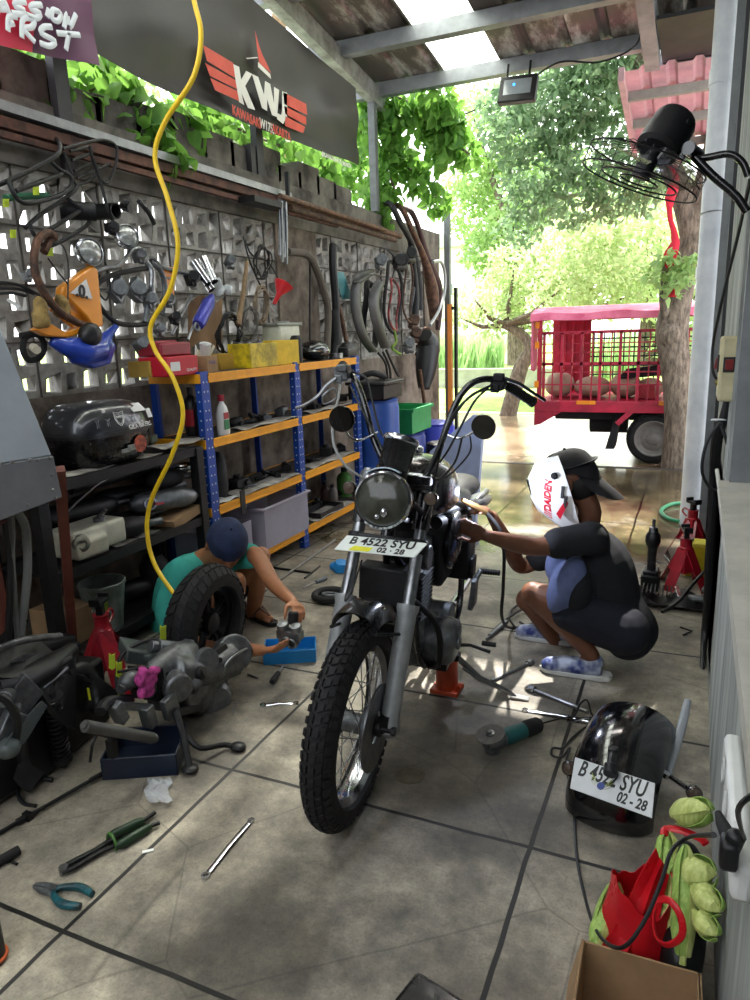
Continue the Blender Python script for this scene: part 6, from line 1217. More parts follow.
# blue fairing
blf = mat('blue_fairing', '1f3fa6', .3, 0, .2, 6, coat=.5)
obj1('handlebar_cover', 'blue plastic scooter handlebar cover hanging below the orange fairing', 'cover', blf, lambda m: (m.tube([w(50, 340, .14), w(66, 347, .17), w(84, 353, .19), w(98, 350, .19), w(106, 337, .17), w(116, 326, .12)], [.035, .055, .075, .07, .035, .02], 16, flat=.8), m.prism([w(*p, .14) for p in ((62, 338), (98, 338), (106, 345), (100, 364), (84, 369), (68, 363))], (.08, 0, 0))), remesh=.011, sm=5)
obj1('cover_opening', 'black gauge housing sitting in the blue handlebar cover', 'gauge housing', plast, lambda m: m.sph(w(90, 335, .22), (.05, .07, .06), rot('X', 30)), remesh=.012, sm=1)
htube('grip_ring', 'thick black ring hanging left of the blue handlebar cover', 'ring', [([(26, 337, .1), (38, 335, .1), (44, 345, .1), (40, 357, .1), (29, 360, .1), (23, 350, .1)], True), ([(20, 336, .1), (38, 333, .12), (52, 337, .14)],)], .015, rubber)
htube('round_peg', 'cream round end cap inside the black ring on the wall', 'cap', [([(33, 347, .12), (37, 350, .16)],)], .02, mat('cream_plastic', 'd3cbb4', .6, 0, .15))
htube('long_bolt', 'white-headed long bolt stuck in the blocks at the far left', 'bolt', [([(8, 300, .06), (18, 306, .12), (20, 308, .14)],)], .008, white)
# handlebars and levers
htube('handlebar', 'silver and black motorcycle handlebar hanging beside the headlamp', 'handlebar', [([(93, 272, .12), (105, 268, .12), (118, 266, .13), (126, 258, .13), (132, 250, .12), (139, 248, .1)],)], .012, steel)
htube('handlebar', 'black curved handlebar looping down to the right of the fairings', 'handlebar', [([(148, 268, .1), (130, 271, .12), (110, 276, .12), (98, 284, .12), (96, 298, .13), (104, 312, .13), (118, 323, .12), (138, 325, .1), (150, 322, .09)],)], .014, blackm)
htube('handlebar', 'dark grey handlebar reaching right behind the yellow hose', 'handlebar', [([(140, 258, .1), (152, 258, .1), (162, 267, .1), (180, 272, .1), (194, 276, .1), (205, 282, .08)],)], .012, darkalu)
for i, (pts, lab) in enumerate(((([(146, 262, .1), (152, 272, .12), (152, 290, .12), (160, 310, .1)]), 'pale steel fork-like part hanging left of the yellow hose'), (([(150, 262, .09), (160, 270, .1), (165, 290, .1), (162, 315, .1)]), 'second steel curved part beside the pale one'), (([(144, 285, .1), (148, 300, .1), (145, 322, .1)]), 'short steel tube hanging below the handlebars'))):
    htube('steel_part', lab, 'part', [(pts,)], .017, [steel, darkalu, alu][i])
def wblob(label, u, v, r, mt, name='wall_part', cat='part'): return obj1(name, label, cat, mt, lambda m: (m.box(w(u, v, .1), (.05, r * 1.3, r), rot('X', (u * 7) % 60)), m.cyl(w(u, v, .08), w(u + 2, v - 3, .16), r * .45), m.cyl(w(u - 3, v + 4, .1), w(u + 4, v + 6, .12), r * .25)), bevel=.004)
for u, v, r, mt, lab in ((112, 228, .05, blackm, 'black bracket clamped behind the upper headlamp'), (140, 256, .06, darkalu, 'dark clamp at the centre of the hanging handlebars'), (137, 290, .09, alu, 'dull silver casting in the middle of the handlebars'), (150, 300, .07, alu, 'silver bracket right of the casting'), (118, 290, .09, alu, 'grey bracket inside the looping handlebar'), (168, 300, .06, darkalu, 'dark fitting under the yellow hose on the wall'), (125, 205, .03, plast, 'small black part on a nail under the ledge'), (192, 278, .07, blackm, 'black clamp where the right handlebar ends'), (142, 345, .07, alu, 'grey part below the looping handlebar'), (230, 262, .06, darkalu, 'dark joint at the top of the hanging levers'), (175, 318, .05, blackm, 'black block above the red toolbox'), (160, 330, .05, alu, 'grey metal block above the toolbox lid'), (28, 275, .04, steel, 'steel fitting left of the brown curved tube')): wblob(lab, u, v, r, mt)
htube('mirror_arm', 'black blade-shaped mirror hanging high right of the short tubes', 'mirror', [([(138, 200, .06), (144, 207, .08), (150, 215, .08), (154, 224, .07)],)], .014, plast)
htube('control_cable', 'loose black cable hooked in a loop around the handlebars', 'cable', [([(105, 262, .1), (110, 285, .11), (106, 300, .11), (98, 290, .11), (100, 275, .1)],)], .005, cable)
obj1('orange_tag', 'orange reflector plate behind the yellow hose', 'reflector', amb, lambda m: m.box(w(168, 272, .08), (.01, .12, .06)), bevel=.004); obj1('orange_tag', 'small orange reflector lower behind the yellow hose', 'reflector', amb, lambda m: m.box(w(170, 288, .08), (.01, .06, .1)), bevel=.004)
for i, (a, b) in enumerate((((193, 262), (208, 284)), ((203, 258), (214, 282)), ((197, 270), (212, 290)))): ptube(['left', 'right', 'lower'][i] + ' chrome fork tube of the three hanging in the middle of the wall', w(*a, .05), w(*b, .14), .028, chrome, 'fork_tube')
bs = multi('shock_absorber', 'blue shock absorber leaning on the cardboard above the shelf', 'shock absorber', w(200, 320), [('blue_body', mat('blue_violet', '3b3fa0', .35, .2, .2), lambda m: m.lathe([(.035, 0), (.042, .03), (.042, .22), (.03, .26), (.02, .3)], w(198, 325, .16), w(215, 290, .1) - w(198, 325, .16), 20)), ('eye', steel, lambda m: m.ring(w(197, 327, .16), (1, 0, 0), .022, .009))])
obj1('crumpled_bag', 'crumpled translucent plastic bag on top of the blue shock absorber', 'bag', mat('clear_bag', 'cfd6da', .2, 0, .2, 20, alpha=.7), lambda m: [m.sph(w(222 + 6 * cos(k * 2.), 288 + 5 * sin(k * 2.3), .1), (.03, .04, .025), rot('X', 50 * k)) for k in range(6)], remesh=.01)
obj1('cardboard_sheet', 'brown cardboard sheet curled behind the blue shock absorber', 'cardboard', cardb, lambda m: m.shell([[w(188 + 34 * a / 8, 345 - 46 * b / 5 + 4 * cos(a), .02 + .05 * sin(pi * a / 8)) for a in range(9)] for b in range(6)], .006))
for i, (a, b) in enumerate((((192, 295), (172, 335)), ((203, 300), (188, 340)))): obj1('steel_strip', ['thin steel rod leaning left of the cardboard', 'pale steel rod leaning against the cardboard'][i], 'rod', steel, lambda m: m.cyl(w(*a, .05), w(*b, .12), .008, n=8))
obj1('stick_handle', 'worn wooden hammer handle standing in the cable coils', 'handle', wood, lambda m: m.tube([w(247, 262, .08), w(243, 295, .1), w(238, 325, .12)], [.014, .017, .02], 12))
def coil(label, u, v, r, n_, mt, tr=.005, seed=0, ax=.1, name='cable_coil', x=.1, sq=1.3):
    rg = random.Random(seed); c = w(u, v, x)
    def f(m):
        pts = []
        for k in range(n_ * 10): t = 2 * pi * k / 10; rr = r * (1 + rg.uniform(-.16, .16)); pts.append(c + V3(rg.uniform(-.02, .02) + .02 * sin(t), rr * cos(t), rr * sq * sin(t)))
        m.tube(cr(pts, 3), tr, 6)
    return obj1(name, label, 'cable', mt, f)
coil('black cable coil standing on the shelf by the wooden handle', 229, 335, .11, 7, cable, .006, 1, sq=1.2); coil('beige string coil hanging left of the red funnel', 261, 305, .075, 6, mat('beige_cord', '8d7c66', .8), .005, 2, sq=1.6)
coil('dark cable coil hanging high left of the silver tubes', 262, 262, .09, 5, cable, .005, 3, sq=1.2); coil('pale cable tangle behind the yellow bin', 250, 325, .09, 4, mat('grey_cord', '77736c', .7), .005, 4)
htube('control_cable', 'long black cables draped down from the wall clamp', 'cable', [([(245, 240, .06), (252, 255, .08), (268, 262, .08), (280, 282, .08)],), ([(243, 236, .06), (250, 262, .08), (262, 288, .08), (272, 300, .08)],)], .006, cable)
obj1('funnel', 'bright red plastic funnel hanging on the wall above the yellow bin', 'funnel', mat('bright_red_plastic', 'd8202a', .35, 0, .1), lambda m: m.lathe([(.075, .12), (.07, .11), (.02, .03), (.014, -.05), (.01, -.05), (.016, .03), (.066, .115), (.075, .12)], w(277, 298, .1), (.3, .5, .9), 24, cap=False))
for i in range(4):
    u = 279 + i * 2.2; obj1('fork_tube', ['leftmost', 'second', 'third', 'rightmost'][i] + ' of four polished steel tubes hung vertically under the ledge', 'tube', steel, lambda m: m.tube([U(u, 198 + i, x=WX + .1 + .02 * (i % 2)), U(u + 1, 230, x=WX + .1 + .02 * (i % 2)), U(u + 1, 255 + (i * 7) % 12, x=WX + .1)], .011, 10))
obj1('steel_bar', 'dark flat bar standing up behind the four polished tubes', 'bar', blackm, lambda m: m.beam(w(287, 172, .04), w(288, 200, .04), .03, .02))
# long pipes stored along the ledge
for i, (a, b, r_) in enumerate((((285, 202), (400, 236), .03), ((290, 208), (395, 240), .026), ((280, 196), (385, 230), .02))):
    obj1('steel_pipe', ['thick rusty pipe stored along the upper wall', 'lower rusty pipe stored along the upper wall', 'thin rusty bar on top of the stored pipes'][i], 'pipe', [brownpipe, rust, brownpipe][i], lambda m: m.cyl(w(*a, .08 + .03 * i), w(*b, .08 + .03 * i), r_, n=14))
obj1('steel_bracket', 'dark bracket holding the stored pipes under the ledge', 'bracket', blackm, lambda m: m.box(w(262, 203, .06), (.14, .4, .04)))
# hoses and far section
htube('rubber_hose', 'grey-brown curved hose hanging on the bare pillar', 'hose', [([(288, 252, .05), (305, 254, .08), (313, 262, .1), (322, 285, .1), (328, 310, .1), (327, 345, .1), (326, 362, .1)],)], .03, mat('grey_brown_rubber', '5f564c', .7, 0, .3, 10))
htube('steel_rod', 'thin black rod hanging straight down on the pillar', 'rod', [([(310, 262, .05), (310, 300, .05), (310, 345, .05)],)], .008, blackm)
obj1('mudguard', 'teal and black mudguard piece hanging right of the pillar hose', 'mudguard', mat('teal_plastic', '3f7f86', .4, 0, .2), lambda m: m.shell([[w(333 + 5 * a + 3 * b, 272 + 9 * b, .08 + .02 * sin(a)) for a in range(3)] for b in range(4)], .01))
def hang(label, pts, r, mt, name='exhaust_pipe', cat='pipe', rs=None): return obj1(name, label, cat, mt, lambda m: m.tube(cr([w(*p) for p in pts], 5), rs and crf(rs, 5) or r, 12))
hang('brown exhaust pipe hanging right of the pillar hose', [(335, 292, .08), (341, 315, .1), (346, 340, .12), (350, 352, .12)], .02, brownpipe); hang('black shock-like tube hanging next to the teal piece', [(333, 245, .06), (333, 268, .08), (336, 310, .09), (334, 355, .1)], .035, blackm); hang('grey damper tube left of the hanging mudguards', [(334, 310, .1), (336, 345, .1)], .05, dust)
def mg(label, pts, wd_, seed, mt=plast):
    def f(m):
        P = cr([w(*p) for p in pts], 5); rows = []
        for i, p in enumerate(P): rows.append([p + V3(.05 * cos(a) , sin(a) * wd_, 0) for a in np.linspace(-1.3, 1.3, 7)])
        m.shell(rows, .006)
    return obj1('mudguard', label, 'mudguard', mt, f)
mg('wide black mudguard hanging in a curve left of the tyres', [(372, 270, .12), (360, 274, .14), (354, 290, .14), (355, 315, .14), (362, 338, .14), (372, 352, .12)], .10, 1); mg('second black mudguard hanging right beside the wide one', [(378, 282, .1), (372, 300, .12), (376, 325, .12), (384, 348, .1)], .12, 2); mg('folded black mudguard piece on top of the hanging mudguards', [(355, 283, .2), (368, 275, .2), (380, 277, .18)], .07, 3)
def loop(label, u, v, ry, rz_, r, mt, x=.08, name='inner_tube', cat='tube'):
    return obj1(name, label, cat, mt, lambda m: m.tube([w(u, v, x) + V3(.02 * sin(3 * t), ry * cos(t), rz_ * sin(t)) for t in np.linspace(0, 2 * pi, 33)[:-1]], r, 8, closed=True))
loop('black bicycle inner tube loop, largest of the hanging loops', 393, 298, .22, .36, .018, rubber); loop('red-spotted narrow loop inside the largest hanging loop', 394, 305, .12, .26, .013, mat('red_rubber', '8e2a2c', .6, 0, .4, 10, h2='2a1516')); loop('black tyre hanging left of the loops', 371, 315, .16, .30, .03, rubber, .05, 'tyre', 'tyre'); loop('thin black cable loop hanging above the tyres', 388, 270, .16, .2, .008, cable)
loop('chain loop hanging right of the largest tube loop', 408, 290, .12, .34, .012, rust, .1, 'chain', 'chain'); loop('second rusty chain loop next to the exhaust pipes', 416, 300, .1, .3, .012, darkalu, .06, 'chain', 'chain')
for i, (u, v, mt) in enumerate(((380, 262, darkalu), (402, 262, blackm), (410, 255, blackm), (415, 335, rust), (425, 335, brownpipe), (420, 350, rust), (408, 345, darkalu), (398, 262, dust), (413, 322, rust))): wblob(['dark clamp above the thin cable loop', 'black fitting at the top of the chains', 'black hook between chains and pipes', 'rusty casting low under the chains', 'brown casting at the end of the far wall', 'rusty lump at the bottom of the hanging parts', 'dark lump below the largest tube loop', 'dusty fitting above the red-spotted loop', 'rusty flange between the chain loops'][i], u, v, .12, mt)
for i, (pts, rs) in enumerate((([(386, 203, -.06), (392, 206, .06), (400, 222, .1), (412, 245, .1), (418, 275, .1), (420, 310, .1)], [.03, .03, .03, .03, .04, .04]), ([(394, 205, -.06), (402, 209, .06), (412, 230, .12), (424, 258, .12), (432, 290, .12), (434, 320, .12)], [.03, .03, .03, .04, .075, .05]), ([(404, 208, -.06), (412, 213, .06), (420, 232, .1), (426, 255, .1), (438, 290, .1), (438, 330, .1)], [.03, .03, .03, .045, .06, .03]), ([(410, 240, .08), (414, 270, .08), (416, 300, .08), (414, 335, .08)], [.03, .035, .04, .03]))):
    hang(['first', 'second', 'third', 'short fourth'][i] + ' exhaust pipe from the left draped over the far wall top', pts, .03, [dust, brownpipe, mat('violet_brown_pipe', '4a3536', .55, .5, .3, 8), blackm][i], rs=rs)
htube('rubber_hose', 'thin curved hose arching off the end of the wall', 'hose', [([(433, 262, .2), (441, 262, .2), (445, 275, .2), (444, 295, .2), (438, 312, .2), (430, 325, .2)],)], .018, mat('grey_hose', '9a9c9c', .4, .3, .15))
for i, (pts) in enumerate(([(378, 353, .1), (386, 365, .12), (388, 390, .1)], [(386, 350, .1), (396, 372, .12), (399, 376, .1)], [(383, 352, .1), (390, 370, .12), (390, 395, .1)])): htube('rubber_strap', ['left', 'right', 'middle'][i] + ' one of three black rubber straps dangling below the mudguards', 'strap', [(pts,)], .012, rubber)
htube('vine_twig', 'small green twig growing through the blocks near the chains', 'plant', [([(394, 330, .1), (396, 342, .12), (392, 348, .1), (400, 354, .1)],)], .014, mat('moss_green', '6b8a2c', .8))
hang('long black canvas tube bag hanging at the end of the wall', [(425, 335, .2), (428, 345, .2), (426, 370, .2), (424, 388, .2)], .1, plast, 'tube_bag', 'bag', [.08, .13, .12, .07]); hang('wooden broom handle standing at the end of the wall', [(420, 370, .25), (424, 400, .25), (427, 420, .25)], .02, brownpipe, 'broom_handle', 'handle')
# ---- by the far shelf end: blue barrels, black crate, green crate
def barrel(name, label, c, r, h, mt, cat='barrel', lidm=None):
    c = Vector(c); return multi(name, label, cat, c, [('body', mt, lambda m: m.lathe([(r * .93, 0), (r, .03), (r, h * .3), (r * 1.02, h * .32), (r, h * .34), (r, h * .66), (r * 1.02, h * .68), (r, h * .7), (r, h * .95), (r * .93, h)], c, n=32)), ('lid', lidm or mt, lambda m: m.lathe([(r * .95, h), (r * .97, h + .02), (r * .8, h + .03), (0, h + .03)], c, n=32))])
blb = mat('blue_barrel_plastic', '234c9e', .4, 0, .2, 5); dbl = mat('dark_blue_barrel', '1b2f7e', .4, 0, .2, 5)
barrel('barrel', 'tall blue plastic barrel between the shelving and the motorcycle handlebar', (-2.62, 5.88, 0), .2, .98, blb); multi('black_crate', 'black plastic crate on top of the tall blue barrel', 'crate', (-2.62, 5.88, 1.015), [('crate', plast, lambda m: openbox(m, (-2.62, 5.86, 1.015), (.34, .42, .12), .012), dict(bevel=.004)), ('lid', plast, lambda m: m.box((-2.62, 5.86, 1.155), (.38, .46, .03)), dict(bevel=.008))])
obj1('black_hose', 'black hose bundle lying on the black crate lid', 'hose', rubber, lambda m: m.tube(cr([(-2.7, 5.7, 1.2), (-2.6, 5.75, 1.24), (-2.55, 5.9, 1.2), (-2.65, 6.0, 1.22)], 5), .028, 10))
barrel('barrel', 'dark blue round barrel behind the tall one, below the green crate', (-2.72, 6.75, 0), .23, .56, dbl); multi('green_crate', 'green plastic crate standing on the dark barrel near the pillar', 'crate', (-2.72, 6.75, .595), [('crate', mat('green_crate_plastic', '1a8a4c', .45, 0, .15), lambda m: openbox(m, (-2.72, 6.75, .595), (.42, .56, .24), .012, taper=1), dict(bevel=.006)), ('rim', mat('green_crate_plastic', '1a8a4c', .45, 0, .15), lambda m: (m.box((-2.5, 6.75, .83), (.03, .6, .03)), m.box((-2.94, 6.75, .83), (.03, .6, .03)), m.box((-2.72, 7.04, .83), (.46, .03, .03)), m.box((-2.72, 6.46, .83), (.46, .03, .03))))])
barrel('barrel', 'violet-blue barrel right of the green crate', (-2.7, 7.6, 0), .25, .55, mat('violet_blue', '2430a0', .4, 0, .2)); barrel('barrel', 'dark rubbish drum standing left of the violet-blue barrel', (-2.35, 7.0, 0), .2, .42, plast)
obj1('metal_sheet', 'bluish galvanised sheet leaning behind the motorcycle tank', 'sheet', mat('bluish_sheet', '9aa6c8', .35, .4, .2, 5), lambda m: m.prism([(-2.0, 5.5, .0), (-1.62, 5.6, 0), (-1.58, 5.7, .86), (-1.66, 5.68, .9), (-2.0, 5.55, .6)], (.01, .03, 0)))
# ================================================================ YELLOW HOSE
hp = [U(u, v, y=d) for u, v, d in ((180, -110, 2.9), (186, -50, 2.8), (194, 0, 2.7), (201, 35, 2.65), (193, 78, 2.6), (165, 122, 2.6), (155, 158, 2.6), (168, 200, 2.6), (178, 245, 2.6), (170, 290, 2.6), (151, 325, 2.6), (155, 350, 2.6), (173, 378, 2.6), (183, 415, 2.6), (172, 455, 2.58), (152, 498, 2.56), (147, 530, 2.54), (155, 565, 2.5), (180, 602, 2.42))]
obj1('air_hose', 'long bright yellow air hose hanging from the roof down to the scooter engine', 'hose', mat('yellow_hose', 'efc71c', .35, 0, .08), lambda m: m.tube(cr(hp, 8), .0105, 12))

# ================================================================ LEFT FOREGROUND
# sheet metal machine hood on a brown frame
hx = -2.0; gsm = mat('grey_blue_sheet', 'c3ced9', .45, .0, .15, 4); gdk = mat('grey_sheet', '84868c', .5, .1, .25, 5)
mc = thing('machine', 'grey sheet metal machine hood on reddish-brown legs at the left edge', 'machine', (-2.3, 1.6, 0))
m = MB(); m.prism([(hx, .9, 1.25), (hx, 1.74, 1.22), (hx, 1.55, 1.86), (hx, .9, 1.9)], (-.5, 0, 0)); build('hood', m, gsm, mc, bevel=.006)
m = MB(); m.prism([(hx + .004, .9, 1.04), (hx + .004, 1.5, 1.05), (hx + .004, 1.755, 1.07), (hx + .004, 1.742, 1.22), (hx + .004, .9, 1.25)], (-.51, 0, 0)); build('lower_panel', m, gdk, mc, bevel=.004)
for u, v in ((12, 462), (30, 460), (38, 460), (50, 458), (52, 475), (53, 490), (2, 463), (28, 505), (56, 498)):
    p = U(u, v, x=hx + .006); m = MB(); m.sph(p, (.004, .006, .006)); build('rivet', m, steel, mc)
brn = mat('reddish_brown_paint', '7a3f33', .55, .1, .3, 8)
m = MB(); m.beam(U(61, 480, x=hx - .02) + V3(0, 0, .04), (-2.52, 2.14, .0), .035, .035); build('leg', m, brn, mc, smooth=0)
m = MB(); m.beam((hx - .45, 1.78, 1.05), (hx - .45, 1.80, 0), .035, .035); build('leg', m, brn, mc, smooth=0)
m = MB(); m.prism([(hx - .02, 1.3, 1.04), (hx - .02, 1.55, 1.04), (hx - .05, 1.42, .98), (hx - .05, 1.3, .97)], (-.3, 0, 0)); build('chute', m, mat('maroon_paint', '5e1f2c', .5), mc)
for i, (a, b, c_) in enumerate((((-4, 500), (12, 530), (18, 640)), ((10, 505), (27, 545), (20, 640)), ((2, 500), (10, 560), (8, 650)))):
    P_ = [U(a[0], a[1], x=hx - .15), U(b[0] - 3, b[1] - 22, x=hx - .15), U(b[0], b[1], x=hx - .15), U(b[0], b[1] + 35, x=hx - .15), U(c_[0], c_[1], x=hx - .2)]
    obj1('hose', ['grey hose hanging at the left edge under the machine', 'pale grey hose curving down under the machine hood', 'dark hose hanging between the two grey ones'][i], 'hose', [mat('grey_rubber', '7c7f7e', .5), mat('grey_rubber', '7c7f7e', .5), cable][i], lambda m: m.tube(cr(P_, 5), [.011, .015, .012][i], 10))
# ---- dismantled black scooter frame pile
pf = thing('dismantled_scooter', 'dismantled black scooter frame and body lying in the lower left corner', 'scooter frame', (-2.2, 1.7, 0))
g = lambda u, v, z: U(u, v, z=z)
pz = lambda u, v, x: U(u, v, x=x)
def pp_(n, mt, fn, **k): m = MB(); fn(m); return build(n, m, mt, pf, **k)
pp_('front_shield', plast, lambda m: m.shell([[pz(-10 + 84 * a / 8, 652 - 12 * sin(a * .5) + 4 * b * (1 + a * .25) + 4 * sin(a * 1.3), -2.18 + .02 * b) for a in range(9)] for b in range(7)], .02))
pp_('battery_tray', dust, lambda m: (m.box(pz(20, 672, -2.25), (.3, .24, .06), rot('Z', 15)), m.box(pz(45, 655, -2.35), (.2, .2, .05), rot('Z', 10)), m.box(pz(50, 690, -2.2), (.12, .16, .1), rot('X', 20))), bevel=.008)
pp_('cowl', plast, lambda m: m.tube([pz(-10, 690, -2.1), pz(20, 683, -2.1), pz(45, 670, -2.12), pz(72, 650, -2.2)], [.06, .06, .05, .03], 14), smooth=50)
pp_('cowl', dust, lambda m: m.tube([pz(-10, 660, -2.3), pz(25, 650, -2.3), pz(70, 640, -2.35)], [.05, .05, .03], 14), smooth=50)
for k, (a, b, c_) in enumerate((((-5, 700), (30, 683), (70, 658)), ((0, 712), (35, 692), (66, 668)), ((20, 740), (38, 712), (62, 676)), ((-5, 650), (25, 640), (60, 636)))):
    pp_('frame_tube', [blackm, steel, dust, darkalu][k % 4], lambda m: m.tube(cr([pz(*a, -2.08), pz(*b, -2.08), pz(*c_, -2.12)], 5), .013, 10))
for k in range(5): pp_('vent_slat', alu, lambda m: m.beam(pz(12 + k * 3, 662 - k * .5, -2.1), pz(24 + k * 3, 655 - k * .5, -2.1), .012, .006))
gp = mat('grey_green_plastic', '4e5654', .45, 0, .3, 9)
pp_('foot_board', gp, lambda m: (m.prism([pz(4, 745, -1.98), pz(18, 725, -2.0), pz(42, 700, -2.05), pz(48, 706, -2.05), pz(26, 742, -2.0), pz(10, 754, -1.98)], (-.05, .02, -.03)), m.sph(pz(8, 748, -2.0), (.04, .04, .035))), bevel=.004)
pp_('engine_mount', darkalu, lambda m: (m.box(pz(8, 700, -2.1), (.12, .16, .12), rot('X', 30)), m.cyl(pz(2, 700, -2.02), pz(12, 690, -2.1), .03), m.cyl(pz(14, 712, -2.02), pz(18, 700, -2.1), .02), m.box(pz(5, 725, -2.05), (.08, .1, .08), rot('X', 50))), bevel=.005)
pp_('floor_panel', dust, lambda m: m.prism([g(0, 762, .10), g(22, 790, .07), g(30, 795, .02), g(45, 775, .03), g(50, 740, .12), g(30, 740, .2), g(5, 745, .2)], (-.1, .05, -.02)), bevel=.01)
pp_('inner_panel', plast, lambda m: (m.box((-2.35, 1.75, .16), (.4, .5, .3), rot('Z', 10)), m.box((-2.3, 1.45, .12), (.3, .3, .22))), bevel=.02)
for P_, r_ in (([g(-5, 730, .15), g(10, 760, .08), g(30, 775, .03), g(52, 780, .015)], .008), ([pz(-5, 695, -2.0), pz(8, 702, -1.98), pz(17, 720, -1.98), pz(16, 740, -2.0)], .014), ([g(-5, 760, .1), g(12, 770, .05), g(20, 800, .02), g(36, 806, .015)], .007)): pp_('cable', cable, lambda m: m.tube(cr(P_, 5), r_, 8))
# spring shock
a, b = U(50, 690, x=-2.08), U(63, 762, z=.03); d = b - a; x1, y1, dd = frame(d)
shk = build('shock_spring', (lambda m: (m.tube([a + d * (.12 + .8 * k / 110) + (x1 * cos(k * .75) + y1 * sin(k * .75)) * .03 for k in range(111)], .0065, 7), m)[1])(MB()), blackm, pf)
pp_('shock_body', dust, lambda m: (m.cyl(a, b, .02, n=16), m.cyl(a + d * .08, a + d * .13, .04), m.cyl(a + d * .9, a + d * .96, .038), m.sph(b, (.022, .022, .022))))
pp_('shock_collar', chrome, lambda m: m.ring(a + d * .1, dd, .036, .005, 24, 6))
pp_('wheel_hub_cover', plast, lambda m: (m.sph(pz(78, 690, -2.2), (.05, .11, .12)), m.prism([pz(95, 672, -2.15), pz(118, 690, -2.1), pz(122, 702, -2.1), pz(98, 718, -2.1), pz(90, 700, -2.15)], (-.04, 0, 0))), remesh=.012, sm=2)
pp_('label_strip', mat('yellow_sticker', 'e3e02a', .4, 0, .1), lambda m: m.beam(pz(88, 688, -2.12), pz(90, 700, -2.12), .01, .004))
pp_('steel_plate', steel, lambda m: m.beam(pz(80, 675, -2.13), pz(90, 682, -2.13), .05, .004))
pp_('skid_panel', plast, lambda m: m.prism([g(-5, 660, .42), g(2, 690, .36), g(20, 648, .48), g(28, 620, .62), g(22, 618, .62), g(-5, 650, .5)], (-.03, 0, 0)))
# red jack stand behind
def jackstand(label, c, h, rz, mt=red, head=blackm):
    c = Vector(c); R = rot('Z', rz); ps = []
    def legf(k):
        a = radians(45 + 90 * k); o_ = R @ V3(cos(a) * h * .42, sin(a) * h * .42, 0); t_ = R @ V3(cos(a) * h * .08, sin(a) * h * .08, 0); s_ = R @ V3(-sin(a), cos(a), 0)
        return lambda m: m.prism([c + o_ - s_ * .028 * h / .3, c + o_ + s_ * .028 * h / .3, c + t_ + s_ * .035 + V3(0, 0, h * .68), c + t_ - s_ * .035 + V3(0, 0, h * .68)], R @ V3(-cos(a) * .005, -sin(a) * .005, 0) )
    for k in range(4): ps.append(('leg', mt, legf(k)))
    ps.append(('web', mt, lambda m: m.tube([c + V3(0, 0, h * .3), c + V3(0, 0, h * .7)], [h * .26, h * .12], 4), dict(smooth=0)))
    ps.append(('collar', mt, lambda m: m.lathe([(.035, h * .66), (.04, h * .7), (.034, h * .72), (.034, h * .84), (.038, h * .86), (.0, h * .86)], c)))
    ps.append(('ratchet_bar', head, lambda m: m.box(c + V3(0, 0, h * .92), (.03, .03, h * .14), R)))
    ps.append(('saddle', head, lambda m: (m.box(c + V3(0, 0, h), (.05, .1, .018), R), m.box(c + V3(0, 0, h + .012) + R @ V3(0, .045, 0), (.05, .015, .03), R), m.box(c + V3(0, 0, h + .012) + R @ V3(0, -.045, 0), (.05, .015, .03), R)), dict(bevel=.002)))
    ps.append(('handle', mt, lambda m: m.tube(cr([c + R @ V3(0, .03, h * .8), c + R @ V3(0, .09, h * .84), c + R @ V3(0, .12, h * .76), c + R @ V3(0, .07, h * .7)], 4), .006, 8)))
    return multi('jack_stand', label, 'jack stand', c, ps)
jackstand('red jack stand half hidden behind the scooter engine at the left', (-2.42, 2.25, 0), .44, 20)
jackstand('red jack stand at the right, nearer one, in front of the yellow box', U(683, 586, z=0), .36, 12)
jackstand('red jack stand at the right, farther one, against the white pipe', U(690, 555, z=0), .38, 35)
# ---- scooter engine with rear wheel
en = thing('scooter_engine', 'removed scooter engine unit with fat rear wheel standing on its centre stand', 'engine', (-1.9, 2.1, 0))
def ep(n, mt, fn, parent=en, **k): m = MB(); fn(m); return build(n, m, mt, parent, **k)
wc = Vector((-2.04, 2.52, .285)); WT = Matrix.Translation(wc) @ Matrix.Rotation(radians(4), 4, 'Z') @ Matrix.Rotation(radians(4), 4, 'Y')
wt = build('rear_tyre', tyre_mb(WT, .275, .15, .09, 'zig', 34), rubber, en, smooth=30)
def dwheel(m):
    m.M = WT; m.lathe([(.165, -.05), (.18, -.045), (.18, -.03), (.155, -.02), (.155, .02), (.18, .03), (.18, .045), (.165, .05)], (0, 0, 0), (1, 0, 0), 48, cap=False); m.lathe([(.05, -.04), (.055, 0), (.05, .04), (.02, .05), (0, .05)], (0, 0, 0), (1, 0, 0), 24)
    for k in range(5):
        t = 2 * pi * k / 5
        for s in (-.22, .22): m.tube([(0, .04 * sin(t + s), .04 * cos(t + s)), (.01, .1 * sin(t + s * .6), .1 * cos(t + s * .6)), (.0, .16 * sin(t + s * .7), .16 * cos(t + s * .7))], [.014, .011, .012], 8)
ep('rear_rim', blackm, dwheel)
e = lambda u, v, x: U(u, v, x=x)
ep('belt_case', darkalu, lambda m: (m.sph(e(170, 668, -1.9), (.07, .2, .09), rot('Z', 5)), m.cyl(e(228, 655, -1.88), e(236, 652, -1.8), .085), m.tube([e(172, 672, -1.86), e(205, 672, -1.84), e(232, 660, -1.82)], [.07, .06, .075], 16)), remesh=.011, sm=2)
ep('top_casting', gp, lambda m: (m.prism([e(128, 650, -2.0), e(185, 660, -1.93), e(196, 670, -1.93), e(126, 664, -2.0)], (-.1, .06, .02)), m.box(e(150, 652, -2.0), (.1, .12, .03))), bevel=.006)
